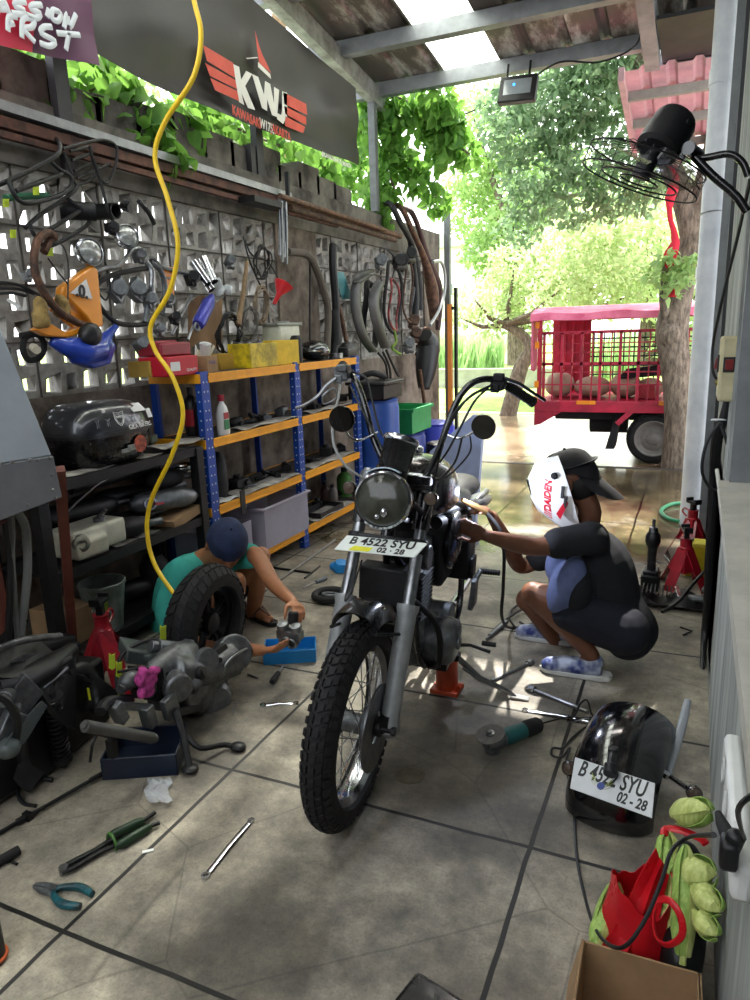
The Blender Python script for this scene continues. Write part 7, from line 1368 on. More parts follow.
ep('starter_motor', alu, lambda m: (m.cyl(e(157, 647, -1.96), e(180, 650, -1.93), .034), m.cyl(e(180, 650, -1.93), e(186, 650, -1.92), .028), m.cyl(e(150, 646, -1.97), e(157, 647, -1.96), .025), m.box(e(186, 646, -1.94), (.05, .06, .04))), bevel=.003)
ep('crankcase', darkalu, lambda m: (m.box(e(180, 682, -1.92), (.2, .22, .17), rot('Z', 8)), m.cyl(e(172, 682, -1.85), e(180, 690, -1.78), .06), m.cyl(e(190, 690, -1.85), e(196, 682, -1.78), .03), m.box(e(205, 690, -1.88), (.1, .22, .12))), bevel=.012)
ep('clutch_cover', alu, lambda m: m.lathe([(.08, 0), (.082, .02), (.06, .04), (0, .045)], e(214, 700, -1.86), (.9, -.3, .1), 28)); ep('gearbox_cover', alu, lambda m: m.lathe([(.055, 0), (.05, .03), (0, .035)], e(205, 660, -1.82), (.9, -.3, .2), 24))
ep('cylinder_block', blackm, lambda m: (m.box(e(160, 682, -1.9), (.12, .08, .13), rot('Z', 10)), [m.box(e(150 - k * 1.5, 683, -1.9), (.13, .006, .14), rot('Z', 10)) for k in range(5)]), bevel=.003)
ep('kick_bracket', plast, lambda m: (m.prism([e(212, 650, -1.84), e(222, 642, -1.84), e(232, 660, -1.82), e(226, 672, -1.8), e(216, 664, -1.82)], (.02, 0, 0)), m.cyl(e(218, 660, -1.82), e(220, 660, -1.78), .012)), bevel=.003)
ep('kick_lever', steel, lambda m: m.tube(cr([e(222, 674, -1.78), e(228, 662, -1.77), e(240, 652, -1.77), e(249, 648, -1.78)], 5), .007, 8))
ep('breather_tube', cable, lambda m: m.tube(cr([e(162, 638, -2.0), e(140, 643, -2.02), e(122, 655, -2.02), e(117, 675, -2.0), e(118, 692, -1.98)], 6), .009, 10))
ep('small_knob', plast, lambda m: m.lathe([(.02, 0), (.03, .02), (.03, .05), (.02, .06), (0, .06)], e(192, 676, -1.82), (.8, .3, .3), 16))
for k, (a_, b_) in enumerate((((118, 672), (140, 668)), ((118, 690), (142, 688)), ((120, 680), (142, 676)))): ep('stud_bolt', blackm, lambda m: m.cyl(e(*a_, -1.92), e(*b_, -1.9), .006, n=8))
ep('pipe_joint', darkalu, lambda m: (m.sph(e(130, 680, -1.9), (.04, .05, .035)), m.cyl(e(120, 690, -1.9), e(135, 680, -1.9), .02)))
ep('bracket', alu, lambda m: (m.box(e(118, 712, -1.86), (.05, .04, .09), rot('X', 20)), m.box(e(148, 716, -1.83), (.05, .04, .09), rot('X', 10)), m.box(e(170, 706, -1.80), (.03, .07, .09), rot('X', 10)), m.beam(e(118, 705, -1.87), e(150, 708, -1.84), .02, .03)), bevel=.004)
ep('mounting_tube', mat('grey_tube', '5c5b57', .5, .3, .3, 14), lambda m: (m.cyl(e(85, 726, -1.80), e(152, 738, -1.76), .021), m.cyl(e(83, 725, -1.80), e(86, 726, -1.80), .012), m.cyl(e(152, 738, -1.76), e(155, 739, -1.76), .016)))
ep('bolt_head', steel, lambda m: m.sph(e(155, 736, -1.755), .009))
ep('engine_hanger', blackm, lambda m: (m.tube(cr([e(100, 712, -1.86), e(108, 702, -1.88), e(130, 700, -1.88)], 4), .022, 10), m.box(e(112, 748, -1.8), (.03, .03, .07)), m.tube([e(100, 728, -1.82), e(92, 745, -1.82), e(90, 762, -1.84)], .006, 6)), bevel=.004)
sL, sR = U(190, 770, z=.008), U(238, 748, z=.008)
cs_ = ep('centre_stand', blackm, lambda m: (m.tube([e(176, 712, -1.78), e(183, 735, -1.72), sL + V3(0, 0, .01)], [.014, .013, .013], 10), m.tube(cr([e(186, 735, -1.72), e(200, 748, -1.66), sR + V3(-.05, -.02, .015), sR], 4), .011, 10), m.beam(e(176, 712, -1.78), e(205, 706, -1.86), .03, .03)))
ep('stand_foot', blackm, lambda m: m.sph(sL + V3(0, 0, .006), (.035, .03, .013)), cs_); ep('stand_foot', blackm, lambda m: m.sph(sR + V3(0, 0, .006), (.035, .028, .016)), cs_)
ep('exhaust_stub', dust, lambda m: m.tube(cr([e(188, 710, -1.9), e(205, 720, -1.92), e(225, 705, -1.98)], 4), .022, 10))
rgk = random.Random(9)
obj1('pink_rag', 'bright pink mesh rag stuffed into the scooter engine intake', 'rag', mat('pink_rag', 'cf4a9c', .8, 0, .5, 45, bump=.4, h2='7a1f5c'), lambda m: [m.sph(e(148 + rgk.uniform(-8, 8), 682 + rgk.uniform(-13, 13), -1.84), (.022, .03, .016), rot('X', 60 * k)) for k in range(12)], remesh=.008)
for i, (u, v, lab) in enumerate(((163, 632, 'yellow-green tape tag on the hose end beside the fat tyre'), (119, 668, 'neon tape hanging on the engine by the red jack stand'), (121, 690, 'lower neon tape strip behind the engine brackets'), (112, 660, 'neon tape strip between red stand and engine'))):
    obj1('tape_tag', lab, 'tape', mat('neon_tape', 'cfe83a', .5), lambda m: m.shell([[e(u - 3 + 3 * a, v - 7 + 5 * b + 2 * (a % 2), -1.97 + .01 * ((a + b) % 2)) for a in range(3)] for b in range(4)], .003))
# dark blue oil pan below
c = U(148, 765, z=0) + V3(-.02, .02, 0); obj1('drain_pan', 'dark blue plastic drain pan under the scooter engine', 'pan', mat('dark_blue_pan', '0e1d33', .35, 0, .3, 6), lambda m: openbox(m, c, (.28, .22, .09), .008, rz=28), bevel=.01)
# ================================================================ RIGHT SIDE
# white PVC down pipe
pvc = mat('pvc_pipe', 'e2e5e9', .35, 0, .15, 3, h2='c2c8d0')
a = U(693, 522, z=0.0); pc_ = V3(a.x + .0, a.y, 0)
def vpipe(u0, v0, u1, v1, r, y_): p, q_ = U(u0, v0, y=y_), U(u1, v1, y=y_); return p, q_
p0 = U(692, 515, y=6.05); p1 = U(740, 0, y=6.05)
obj1('drain_pipe', 'thick white plastic drain pipe standing against the right wall', 'pipe', pvc, lambda m: (m.cyl((p0.x, 6.05, 0), (p0.x, 6.05, 3.95), .09, n=28), m.cyl((p0.x, 6.05, 1.9), (p0.x, 6.05, 1.98), .097, n=28), m.cyl((p0.x, 6.05, 3.2), (p0.x, 6.05, 3.3), .097, n=28)))
obj1('pipe_wire', 'thin tie wire around the white drain pipe', 'wire', steel, lambda m: m.ring((p0.x, 6.05, 2.35), (0, .1, 1), .095, .004))
# switch box
c = U(728, 368, x=XR - .02); sw = thing('switch_box', 'cream electrical box with red switch on the grey frame of the right wall', 'switch box', c)
m = MB(); m.box(c, (.07, .22, .26)); build('box', m, mat('cream_box', 'b9b08a', .5, 0, .25, 10), sw, bevel=.012)
m = MB(); m.box(c + V3(-.037, -.0, .02), (.012, .06, .07)); build('switch_frame', m, plast, sw, bevel=.002)
m = MB(); m.box(c + V3(-.045, 0, .02), (.012, .035, .045), rot('Y', 8)); build('rocker', m, mat('dark_red_rocker', '6e1a1e', .3, 0, .1), sw, bevel=.002)
m = MB(); m.cyl(c + V3(-.036, -.0, -.06), c + V3(-.044, 0, -.06), .012); build('screw', m, mat('brass', '9a8a50', .4, .8), sw)
# front face detail (seen edge-on from here) : same switch faces the room
m = MB(); m.box(c + V3(-.0, -.112, .02), (.045, .01, .06)); build('switch_frame', m, plast, sw, bevel=.002)
m = MB(); m.box(c + V3(-.0, -.12, .02), (.03, .01, .042), rot('X', 8)); build('rocker', m, mat('dark_red_rocker', '6e1a1e', .3, 0, .1), sw, bevel=.002)
# cables down the wall
wr_ = lambda u, v, d=0: U(u, v, x=XR - .03 + d)
obj1('power_cable', 'thick black cable bundle running down the right wall from the cream box to the floor', 'cable', cable, lambda m: m.tube(cr([U(728, 395, y=3.45), U(723, 420, y=3.5), U(717, 440, y=3.55), U(714, 480, y=3.6), U(713, 510, y=3.6), U(710, 560, y=3.6), U(708, 600, y=3.6), U(704, 640, y=3.6), U(702, 695, y=3.25)], 5), crf([.012, .02, .025, .022, .022, .024, .02, .016, .012], 5), 10))
obj1('power_cable', 'thin black cable curving down from the top right to the cream box', 'cable', cable, lambda m: m.tube(cr([U(750, 180, y=2.6), U(738, 235, y=2.9), U(722, 300, y=3.2), U(713, 345, y=3.4), U(713, 372, y=3.4), U(722, 385, y=3.4), U(728, 400, y=3.4)], 6), .006, 8))
obj1('cable_loop', 'coiled loop of black cable hanging from the cable bundle on the right wall', 'cable', cable, lambda m: (m.tube(cr([U(718, 425, y=3.42), U(706, 445, y=3.42), U(702, 470, y=3.42), U(708, 485, y=3.42), U(718, 490, y=3.42), U(728, 478, y=3.42), U(730, 455, y=3.42), U(722, 428, y=3.42)], 6, True), .007, 8, closed=True)))
obj1('cable_tie', 'white plastic cable tie around the black cable bundle', 'cable tie', white, lambda m: m.ring(U(719, 420, y=3.5), (0, .2, 1), .03, .004))
obj1('wall_conduit', 'pale wall conduit running slanting along the sill edge on the right', 'conduit', mat('pale_conduit', 'b8b8ae', .5), lambda m: m.tube(cr([U(717, 470, y=3.3), U(721, 500, y=3.1), U(724, 518, y=3.0), U(731, 524, y=2.8)], 5), .008, 8))
# wall fan
fc = U(665, 142, y=2.6); fan = thing('wall_fan', 'black wall-mounted fan with round wire guard near the top right', 'fan', (.12, 2.62, 1.95))
fx = (U(600, 178, y=2.5) - U(680, 125, y=2.66)); fd_ = V3(-.62, -.25, -.62).normalized()
def fp_(n, mt, fn, parent=fan, **k): m = MB(); fn(m); return build(n, m, mt, parent, **k)
mb0 = U(676, 121, y=2.62); mb1 = U(655, 152, y=2.56)
fdir = (mb1 - mb0).normalized(); L_ = (mb1 - mb0).length
mot = fp_('motor_housing', plast, lambda m: m.lathe([(0, -.018), (.04, -.016), (.062, -.004), (.068, .01), (.07, L_ * .5), (.068, L_ * .92), (.055, L_ * 1.0), (0, L_ * 1.0)], mb0, fdir, 32))
x1, y1, _ = frame(fdir)
for k in range(18): t = 2 * pi * k / 18; fp_('vent_slot', black, lambda m: m.beam(mb0 + x1 * .024 * cos(t) + y1 * .024 * sin(t) - fdir * .014, mb0 + x1 * .046 * cos(t) + y1 * .046 * sin(t) - fdir * .005, .004, .006), mot)
fp_('oscillation_knob', plast, lambda m: m.cyl(mb0 + x1 * .055 + fdir * .03, mb0 + x1 * .075 + fdir * .03, .01), mot); fp_('nameplate', mat('silver_print', 'b0b2b4', .4), lambda m: m.beam(U(658, 158, y=2.44), U(666, 148, y=2.46), .002, .006), mot)
gc_ = mb1 + fdir * .03; GN = V3(-.38, -.05, -.93).normalized()
gx, gy_, _ = frame(GN); RG = .20
gcen = U(640, 178, y=2.54)
gu_ = (U(585, 160, y=2.36) - gcen); gv_ = (U(655, 236, y=2.5) - gcen)
gdA = GN
fp_('blade_guard', blackm, lambda m: ([m.ring(gcen + gdA * (.01 + .0 * i), gdA, r_, .0028, 56, 6) for i, r_ in enumerate((.185, .12, .06))], m.ring(gcen - gdA * .05, gdA, .185, .0025, 56, 6), [m.tube([gcen - gdA * .08 + gx * .04 * cos(t) + gy_ * .04 * sin(t), gcen - gdA * .075 + gx * .12 * cos(t) + gy_ * .12 * sin(t), gcen - gdA * .05 + gx * .185 * cos(t) + gy_ * .185 * sin(t), gcen + gdA * .01 + gx * .185 * cos(t) + gy_ * .185 * sin(t)], .0013, 5) for t in np.linspace(0, 2 * pi, 25)[:-1]]))
smk = mat('smoked_blade', '3a3e40', .2, 0, 0, alpha=.55)
for k in range(3):
    t0 = 2 * pi * k / 3 + .6
    fp_('fan_blade', smk, lambda m: m.shell([[gcen - gdA * (.02 + .03 * b) + (gx * cos(t0 + (b - .5) * (1.0 + a * .4)) + gy_ * sin(t0 + (b - .5) * (1.0 + a * .4))) * (.03 + .135 * a) for b in np.linspace(0, 1, 6)] for a in np.linspace(0, 1, 6)], .002))
fp_('fan_hub', plast, lambda m: m.cyl(gcen - gdA * .06, gcen + gdA * .0, .03, n=20)); fp_('shaft', plast, lambda m: m.cyl(mb1, gcen - gdA * .05, .02, n=12))
fp_('arm', black, lambda m: (m.tube(cr([U(672, 150, y=2.62), U(700, 158, y=2.62), U(728, 154, y=2.62), U(742, 162, y=2.62), U(748, 176, y=2.62)], 5), .011, 10), m.tube(cr([U(690, 152, y=2.60), U(712, 175, y=2.6), U(735, 195, y=2.6), U(747, 212, y=2.6)], 5), .013, 10), m.box(U(678, 150, y=2.6), (.06, .05, .05), rot('Y', 30)), m.cyl(U(688, 148, y=2.55), U(698, 155, y=2.65), .02)), smooth=50)
fp_('wall_bracket', plast, lambda m: m.box((.155, 2.62, 1.98), (.03, .1, .22)), bevel=.01)
fp_('pull_cord', cable, lambda m: m.tube(cr([U(670, 165, y=2.6), U(690, 178, y=2.6), U(700, 190, y=2.6)], 4), .003, 6))
# flood light under the roof edge
c = U(518, 90, y=7.0); fl = multi('flood_light', 'small black LED flood light hanging under the front roof beam', 'light', c, [
    ('housing', plast, lambda m: (m.box(c, (.34, .07, .24), rot('X', -18) @ rot('Y', 3)), m.box(c + V3(0, .05, 0), (.26, .05, .18), rot('X', -18))), dict(bevel=.012)),
    ('glass', mat('grey_lamp_glass', '8b9296', .15, 0, .1, coat=1), lambda m: m.box(c + rot('X', -18) @ V3(0, -.037, .01), (.25, .004, .14), rot('X', -18) @ rot('Y', 3)), dict(bevel=.002)),
    ('bracket', blackm, lambda m: (m.beam(c + V3(-.1, 0, .1), c + V3(-.1, .05, .24), .02, .004), m.beam(c + V3(.1, 0, .1), c + V3(.1, .05, .24), .02, .004))),
    ('status_light', mat('blue_spot', '3aa0e8', .3, 0, 0, emis='3aa0ff', emis_s=2), lambda m: m.sph(c + rot('X', -18) @ V3(-.03, -.042, .03), .012))])
obj1('roof_cable', 'thin black cable sagging along the front roof beam', 'cable', cable, lambda m: m.tube(cr([U(530, 80, y=7.05), U(560, 62, y=7.0), U(600, 62, y=6.95), U(636, 45, y=6.9), U(642, 15, y=6.8), U(650, 0, y=6.6)], 6), .008, 7))
obj1('spot_lamp', 'small black lamp hanging under the pink roof', 'lamp', plast, lambda m: (m.cyl(U(657, 62, y=7.7), U(663, 55, y=7.75), .05), m.cyl(U(663, 55, y=7.75), U(664, 42, y=7.8), .015)))
obj1('overhead_wire', 'thin wire crossing the bright gap below the roof', 'wire', cable, lambda m: m.tube(cr([U(425, 128, y=12), U(470, 112, y=12), U(505, 95, y=12), U(560, 60, y=12)], 5), .012, 6))
# ---- far right: items by the wall
c = U(650, 588, z=0); multi('impact_wrench', 'black cordless impact wrench standing upright on its battery behind the squatting person', 'power tool', c, [
    ('battery', plast, lambda m: (m.box(c + V3(0, 0, .05), (.11, .13, .1)), m.box(c + V3(0, 0, .11), (.09, .11, .03))), dict(bevel=.008)), ('handle', rubber, lambda m: m.tube([c + V3(0, 0, .12), c + V3(0, 0, .2), c + V3(0, .0, .28)], [.026, .024, .03], 14)),
    ('motor_body', plast, lambda m: m.lathe([(.0, -.01), (.035, 0), (.045, .03), (.042, .07), (.03, .09)], c + V3(0, 0, .27), n=24)), ('anvil', steel, lambda m: m.lathe([(.03, .08), (.024, .12), (.01, .125), (.01, .17), (0, .17)], c + V3(0, 0, .27), n=20))])
c = U(708, 580, z=0) + V3(-.06, .1, 0); multi('battery_box', 'yellow motorcycle battery on the floor behind the nearer red jack stand', 'battery', c, [('case', mat('yellow_battery', 'd9c51e', .5, 0, .25, 12), lambda m: m.box(c + V3(0, 0, .1), (.17, .12, .2)), dict(bevel=.005)), ('top', mat('yellow_battery_top', 'e3d34a', .5), lambda m: m.box(c + V3(0, 0, .21), (.18, .13, .02)), dict(bevel=.003)), ('terminal', steel, lambda m: m.box(c + V3(.05, 0, .23), (.03, .02, .02))), ('terminal', steel, lambda m: m.box(c + V3(-.05, 0, .23), (.03, .02, .02)))])
c = U(677, 606, z=0); R7 = rot('Z', -3)
multi('plastic_tray', 'black ribbed plastic undertray lying on the floor below the red jack stands', 'tray', c, [('tray', plast, lambda m: m.shell([[c + V3(-.22 + .44 * a / 12, -.1 + .24 * b / 6, .03 + .03 * cos(a * .9) * (b > 0) + .015 * sin(b * 2)) for a in range(13)] for b in range(7)], .012)), ('rib_panel', dust, lambda m: [m.box(c + V3(-.19 + .022 * k, .03, .075), (.008, .16, .012)) for k in range(8)]), ('chrome_strip', chrome, lambda m: m.box(c + V3(.0, .02, .08), (.025, .16, .012), rot('Z', 8)), dict(bevel=.003)), ('curved_part', darkalu, lambda m: m.tube(cr([c + V3(.06, -.04, .07), c + V3(.14, -.05, .08), c + V3(.18, .02, .08), c + V3(.14, .1, .08)], 4), .022, 10))])
obj1('power_cable', 'black cord crossing the black undertray beside the right wall', 'cable', cable, lambda m: m.tube(cr([U(662, 612, z=.1), U(678, 602, z=.12), U(692, 585, z=.16), U(704, 572, z=.2)], 5), .009, 8))
obj1('power_cable', 'thin cord from the impact wrench to the floor', 'cable', cable, lambda m: m.tube(cr([U(640, 578, z=.05), U(652, 577, z=.04), U(658, 585, z=.01), U(652, 592, z=.008), U(645, 598, z=.008)], 5), .005, 7))
obj1('garden_hose', 'green garden hose loop on the wet floor around the white pipe', 'hose', mat('green_hose', '1f8a5c', .35, 0, .2, 6), lambda m: (m.tube(cr([U(700, 513, z=.02), U(690, 504, z=.02), U(672, 504, z=.02), U(661, 511, z=.02), U(670, 519, z=.02), U(690, 523, z=.02)], 6), .016, 10), m.tube(cr([(p0.x + .12, 6.3, .02), (p0.x + .13, 6.15, .25), (p0.x + .1, 6.2, .05), (p0.x + .14, 6.28, .3), (p0.x + .12, 6.4, .02)], 5), .014, 8)))
obj1('hex_key', 'bent black hex key on the floor between the tray and the floor joint', 'hex key', blackm, lambda m: m.tube([U(680, 627, z=.005), U(692, 631, z=.005), U(683, 635, z=.005)], .004, 6))
for i, (q1, q2) in enumerate((((655, 560), (668, 566)), ((664, 555), (672, 572)))): obj1('wire_piece', ['pale wire scrap on the floor left of the red jack stand', 'thin wire scrap crossing behind the red jack stand'][i], 'wire', steel, lambda m: m.tube(cr([U(*q1, z=.004), U((q1[0] + q2[0]) / 2 + 3, (q1[1] + q2[1]) / 2, z=.01), U(*q2, z=.004)], 4), .003, 6))
# ---- rear mudguard with plate
fr_ = thing('rear_mudguard', 'glossy black rear mudguard with number plate and indicators lying on the floor at the right', 'mudguard', (-.1, 2.45, 0))
def fq(n, mt, fn, parent=fr_, **k): m = MB(); fn(m); return build(n, m, mt, parent, **k)
F0, F1 = V3(-.17, 2.17, .0), V3(-.07, 2.80, 0); FD = (F1 - F0).normalized(); FS = V3(FD.y, -FD.x, 0)
rows = []
for i in range(20):
    s = i / 19; th = radians(-12 + 118 * s); cy__ = .27; R_ = .37
    ctr_ = F0 + FD * (.25 + R_ * .92 * -cos(th) ) + V3(0, 0, max(.0, R_ * sin(th)) * .66 + .012); hw = .135 - .012 * (s < .1)
    up = (V3(0, 0, 1) * sin(th) - FD * cos(th)).normalized(); rows.append([ctr_ + FS * (hw * sin(t * 1.25) / sin(1.25)) - up * (.085 * (1 - cos(t * 1.25))) for t in np.linspace(-1.15, 1.15, 13)])
# keep above ground
rows = [[V3(p.x, p.y, max(p.z, .006)) for p in r] for r in rows]
fq('mudguard_shell', mat('glossy_black', '0b0c0f', .12, 0, .3, 60, coat=1), lambda m: m.shell(rows, .006), smooth=70)
plc = [U(560, 764 + 0, y=2.19), U(571, 757, y=2.19)]
PA, PB, PC, PD = U(570, 788, y=2.03), U(652, 818, y=1.93), U(659, 782, y=2.01), U(575, 757, y=2.12)
PC = PB + (PD - PA)
plq = fq('number_plate', mat('plate_white2', 'c9cccf', .35, 0, .1, 12), lambda m: m.prism([PA, PB, PC, PD], (-(PB - PA).cross(PD - PA)).normalized() * .003), smooth=0, bevel=.001)
ux, uy = PB - PA, PD - PA; nz2 = ux.cross(uy).normalized(); pcn = (PA + PB + PC + PD) / 4
text('plate_number', 'B 4522 SYU', .072, plane_M(pcn + uy * .19 + nz2 * .001, ux, uy), ink, plq, .0008, .63, .0012)
text('plate_date', '02 - 28', .045, plane_M(pcn - uy * .26 + ux * .26 + nz2 * .001, ux, uy), ink, plq, .0008, .72, .001)
ec = pcn - uy * .12 - ux * .12 + nz2 * .002
gr_ = mat('olive_print', '8b9a2c', .5); uxn, uyn = ux.normalized(), uy.normalized()
for s in (-1, 1):
    m = MB()
    for k in range(3): m.prism([ec + uxn * s * a + uyn * b for a, b in ((.012, -.008 + .006 * k), (.03, .004 + .008 * k), (.045 - .004 * k, .012 + .012 * k), (.02, -.002 + .008 * k))], nz2 * .0008)
    build('wing_emblem', m, gr_, plq, smooth=0)
m = MB(); m.lathe([(.012, 0), (.012, .001), (0, .001)], ec, nz2, 20); build('emblem_disc', m, mat('blue_print', '2a3f86', .5), plq)
b0 = U(611, 768, y=2.05); fq('lamp_bracket', plast, lambda m: (m.cyl(b0 + V3(0, .06, .03), b0 + V3(0, -.01, .01), .014), m.cyl(b0 + V3(0, .0, .01), b0 + V3(0, -.03, -.005), .021), m.box(b0 + V3(0, .05, .03), (.03, .025, .025))), bevel=.004)
gry = mat('light_grey_paint', '8f949a', .45, .3, .2, 8)
fq('support_strut', gry, lambda m: m.tube(cr([U(688, 700, y=2.62), U(682, 725, y=2.5), U(676, 748, y=2.4), U(667, 775, y=2.28)], 4), crf([.012, .016, .013, .012], 4), 10, flat=.5)); fq('support_strut', gry, lambda m: m.tube([U(596, 756, y=2.28), U(600, 742, y=2.36), U(606, 725, y=2.46)], .010, 10, flat=.5))
for (a_, b_, ya, yb) in (((590, 765), (569, 768), 2.24, 2.2), ((668, 775), (694, 793), 2.28, 2.22)):
    pa, pb = U(*a_, y=ya), U(*b_, y=yb); pb.z = max(pb.z, .035); dd_ = (pb - pa).normalized()
    ii = fq('turn_signal', black, lambda m: (m.tube([pa, pa + (pb - pa) * .7], .008, 8), m.lathe([(0, -.03), (.018, -.026), (.024, -.01), (.025, .008), (.02, .016), (0, .018)], pb, (.2, -.9, .3), 20)))
    fq('turn_signal_lens', mat('smoked_amber_lens', '50433a', .15, 0, .1, coat=.8), lambda m: m.lathe([(.023, .012), (.018, .018), (0, .022)], pb, (.2, -.9, .3), 20), ii)
fq('wire', cable, lambda m: m.tube(cr([U(612, 765, y=2.2), U(630, 766, y=2.2), U(648, 762, y=2.24), U(668, 748, y=2.35)], 5), .004, 6)); fq('bolt', chrome, lambda m: m.cyl(U(588, 757, y=2.24), U(590, 753, y=2.24), .012, n=8)); fq('bolt', chrome, lambda m: m.cyl(U(665, 777, y=2.26), U(667, 773, y=2.26), .012, n=8))
# ---- angle grinder
gp0, gp1 = U(492, 742, z=.045), U(545, 722, z=.04); gd_ = (gp1 - gp0).normalized(); teal = mat('teal_tool', '1d5a5a', .45, 0, .2, 12)
gn = thing('angle_grinder', 'teal and black angle grinder with grey disc lying on the floor', 'power tool', gp0 * 1)
def gq(n, mt, fn, **k): m = MB(); fn(m); return build(n, m, mt, gn, **k)
gq('motor_body', teal, lambda m: m.tube([gp0 + gd_ * .05, gp0 + gd_ * .08, gp0 + gd_ * .16], [.03, .034, .031], 18)); gq('rear_grip', rubber, lambda m: m.tube([gp0 + gd_ * .155, gp0 + gd_ * .18, gp0 + gd_ * .235, gp0 + gd_ * .25], [.03, .034, .031, .02], 18))
gq('gear_head', darkalu, lambda m: (m.tube([gp0 - gd_ * .03, gp0, gp0 + gd_ * .055], [.028, .036, .032], 16), m.cyl(gp0 + V3(0, 0, -.04), gp0 + V3(0, 0, .03), .03)), bevel=.003)
gq('grinding_disc', mat('grey_disc', '6e6b67', .8, 0, .3, 40), lambda m: m.lathe([(.012, 0), (.056, 0), (.056, .004), (.012, .004)], gp0 - gd_ * .008 + V3(0, 0, .034), (-.15, -.2, 1), 40)); gq('disc_nut', steel, lambda m: m.lathe([(.018, .003), (.018, .01), (.009, .012), (.009, .018), (0, .018)], gp0 - gd_ * .008 + V3(0, 0, .034), (-.15, -.2, 1), 20))
gq('cord', cable, lambda m: m.tube(cr([gp0 + gd_ * .25, U(562, 718, z=.03), U(574, 716, z=.02), U(580, 704, z=.05), U(587, 700, z=.06), U(591, 712, z=.03), U(594, 718, z=.01)], 5), .004, 7))
obj1('power_cable', 'black cord snaking from the grinder past the mudguard to the plug on the right wall', 'cable', cable, lambda m: m.tube(cr([U(600, 724, z=.01), U(586, 727, z=.01), U(572, 738, z=.01), U(563, 748, z=.01), U(553, 748, z=.01), U(552, 755, z=.01), U(562, 757, z=.01), U(570, 748, z=.015), U(566, 765, z=.02), U(573, 800, z=.01), U(576, 850, z=.01), U(582, 885, z=.03), U(596, 930, z=.14), U(620, 948, z=.26), U(642, 925, z=.33), U(660, 885, z=.40), U(672, 850, z=.46), U(690, 837, z=.5), U(714, 835, x=XR - .07)], 6), .0045, 8))
# ---- loose floor tools
def wrench(label, A, B, w_=.012, box=True):
    d = (B - A).normalized(); s_ = V3(-d.y, d.x, 0); t = thing('spanner', label, 'spanner', A * 1)
    m = MB(); m.tube([A + d * .015 + V3(0, 0, .004), (A + B) / 2 + V3(0, 0, .010), B - d * .015 + V3(0, 0, .004)], [.010, .008, .010], 10, flat=.5, up=(0, 0, 1)); build('shaft', m, chrome, t)
    for e_, r_ in ((A, .014), (B, .012)): m = MB(); m.lathe([(r_ * .6, 0), (r_, 0), (r_, .009), (r_ * .6, .009), (r_ * .6, 0)], e_ + V3(0, 0, .0), (0, 0, 1), 24, cap=False); build('ring_end', m, chrome, t)
    return t
wrench('chrome ring spanner lying alone on the near floor left of the front wheel', U(206, 877, z=0), U(251, 822, z=0))
w2 = wrench('chrome ring spanner lying left of the grinder cord', U(525, 711, z=0), U(592, 722, z=0)); wrench('small chrome spanner in the cord loops behind the mudguard', U(570, 722, z=0), U(600, 718, z=0)); wrench('pale purple-tinted spanner on the floor left of the front tyre', U(263, 706, z=0), U(296, 704, z=0))
def rod(label, A, B, r, mt, cat='rod', name='steel_rod', ends=0): return obj1(name, label, cat, mt, lambda m: (m.cyl(A, B, r, n=10), ends and m.cyl(A, A + (B - A).normalized() * .03, r * 2, n=10)))
z6 = lambda u, v, z=.008: U(u, v, z=z)
rod('ratchet handle lying in the sunlight beside the side stand', z6(532, 662), z6(492, 681), .008, alu, 'ratchet', 'ratchet_handle', 1); rod('thin punch lying on the sunlit floor below the side stand', z6(474, 677), z6(510, 692), .006, steel, 'punch', 'steel_punch'); rod('long extension bar pointing to the cord loops', z6(529, 688), z6(588, 712), .009, steel, 'bar', 'extension_bar', 1)
rod('long bare steel rod on the floor behind the person in teal', z6(243, 606), z6(335, 540), .012, mat('rod_steel', '7b7871', .5, .6, .2), 'rod'); rod('black pry bar on the floor right of the capped person', z6(270, 567), z6(312, 573), .008, blackm, 'bar', 'pry_bar'); rod('short black chisel at the end of the pry bar', z6(305, 578), z6(320, 566), .006, blackm, 'chisel', 'chisel')
def driver(label, A, B, mt): 
    d = (B - A).normalized(); return multi('screwdriver', label, 'screwdriver', A * 1, [('handle', mt, lambda m: m.tube([A, A + d * .02, A + d * .09], [.013, .016, .012], 12)), ('shaft', steel, lambda m: m.cyl(A + d * .09, B, .004, n=8))])
driver('grey-handled screwdriver on the floor beyond the carburettor', z6(326, 578, .014), z6(303, 588, .006), mat('grey_handle', '5d646b', .4)); driver('stubby black-handled driver below the blue tray', z6(272, 682, .016), z6(283, 666, .016), rubber)
rod('small steel pin on the floor left of the blue tray', z6(248, 674), z6(258, 678), .006, steel, 'pin', 'steel_pin')
obj1('rubber_ring', 'round black rubber dish on the floor behind the front mudguard', 'dish', rubber, lambda m: (m.ring(z6(330, 595, .025), (0, 0, 1), .095, .022, 40, 10), m.lathe([(.09, 0), (.09, .01), (0, .01)], z6(330, 595, .004)))); obj1('gasket', 'pale gasket ring lying in the black rubber dish', 'gasket', alu, lambda m: m.ring(z6(330, 594, .03), (0, .2, 1), .045, .007, 30, 8))
obj1('blue_stopper', 'bright blue plastic stopper on the floor behind the mudguard', 'cap', bl, lambda m: (m.lathe([(.05, 0), (.055, .05), (.045, .07), (0, .075)], z6(341, 571, 0), (.2, -.1, 1)), m.cyl(z6(338, 568, .03), z6(333, 566, .03), .03)))
obj1('drain_cover', 'small round metal cap set in the floor right of the front wheel', 'cover', mat('dull_brass_cover', '6f6757', .5, .4, .3, 20), lambda m: m.lathe([(.055, -.004), (.055, .003), (.045, .004), (.043, .001), (0, .001)], U(410, 775, z=0), n=36))
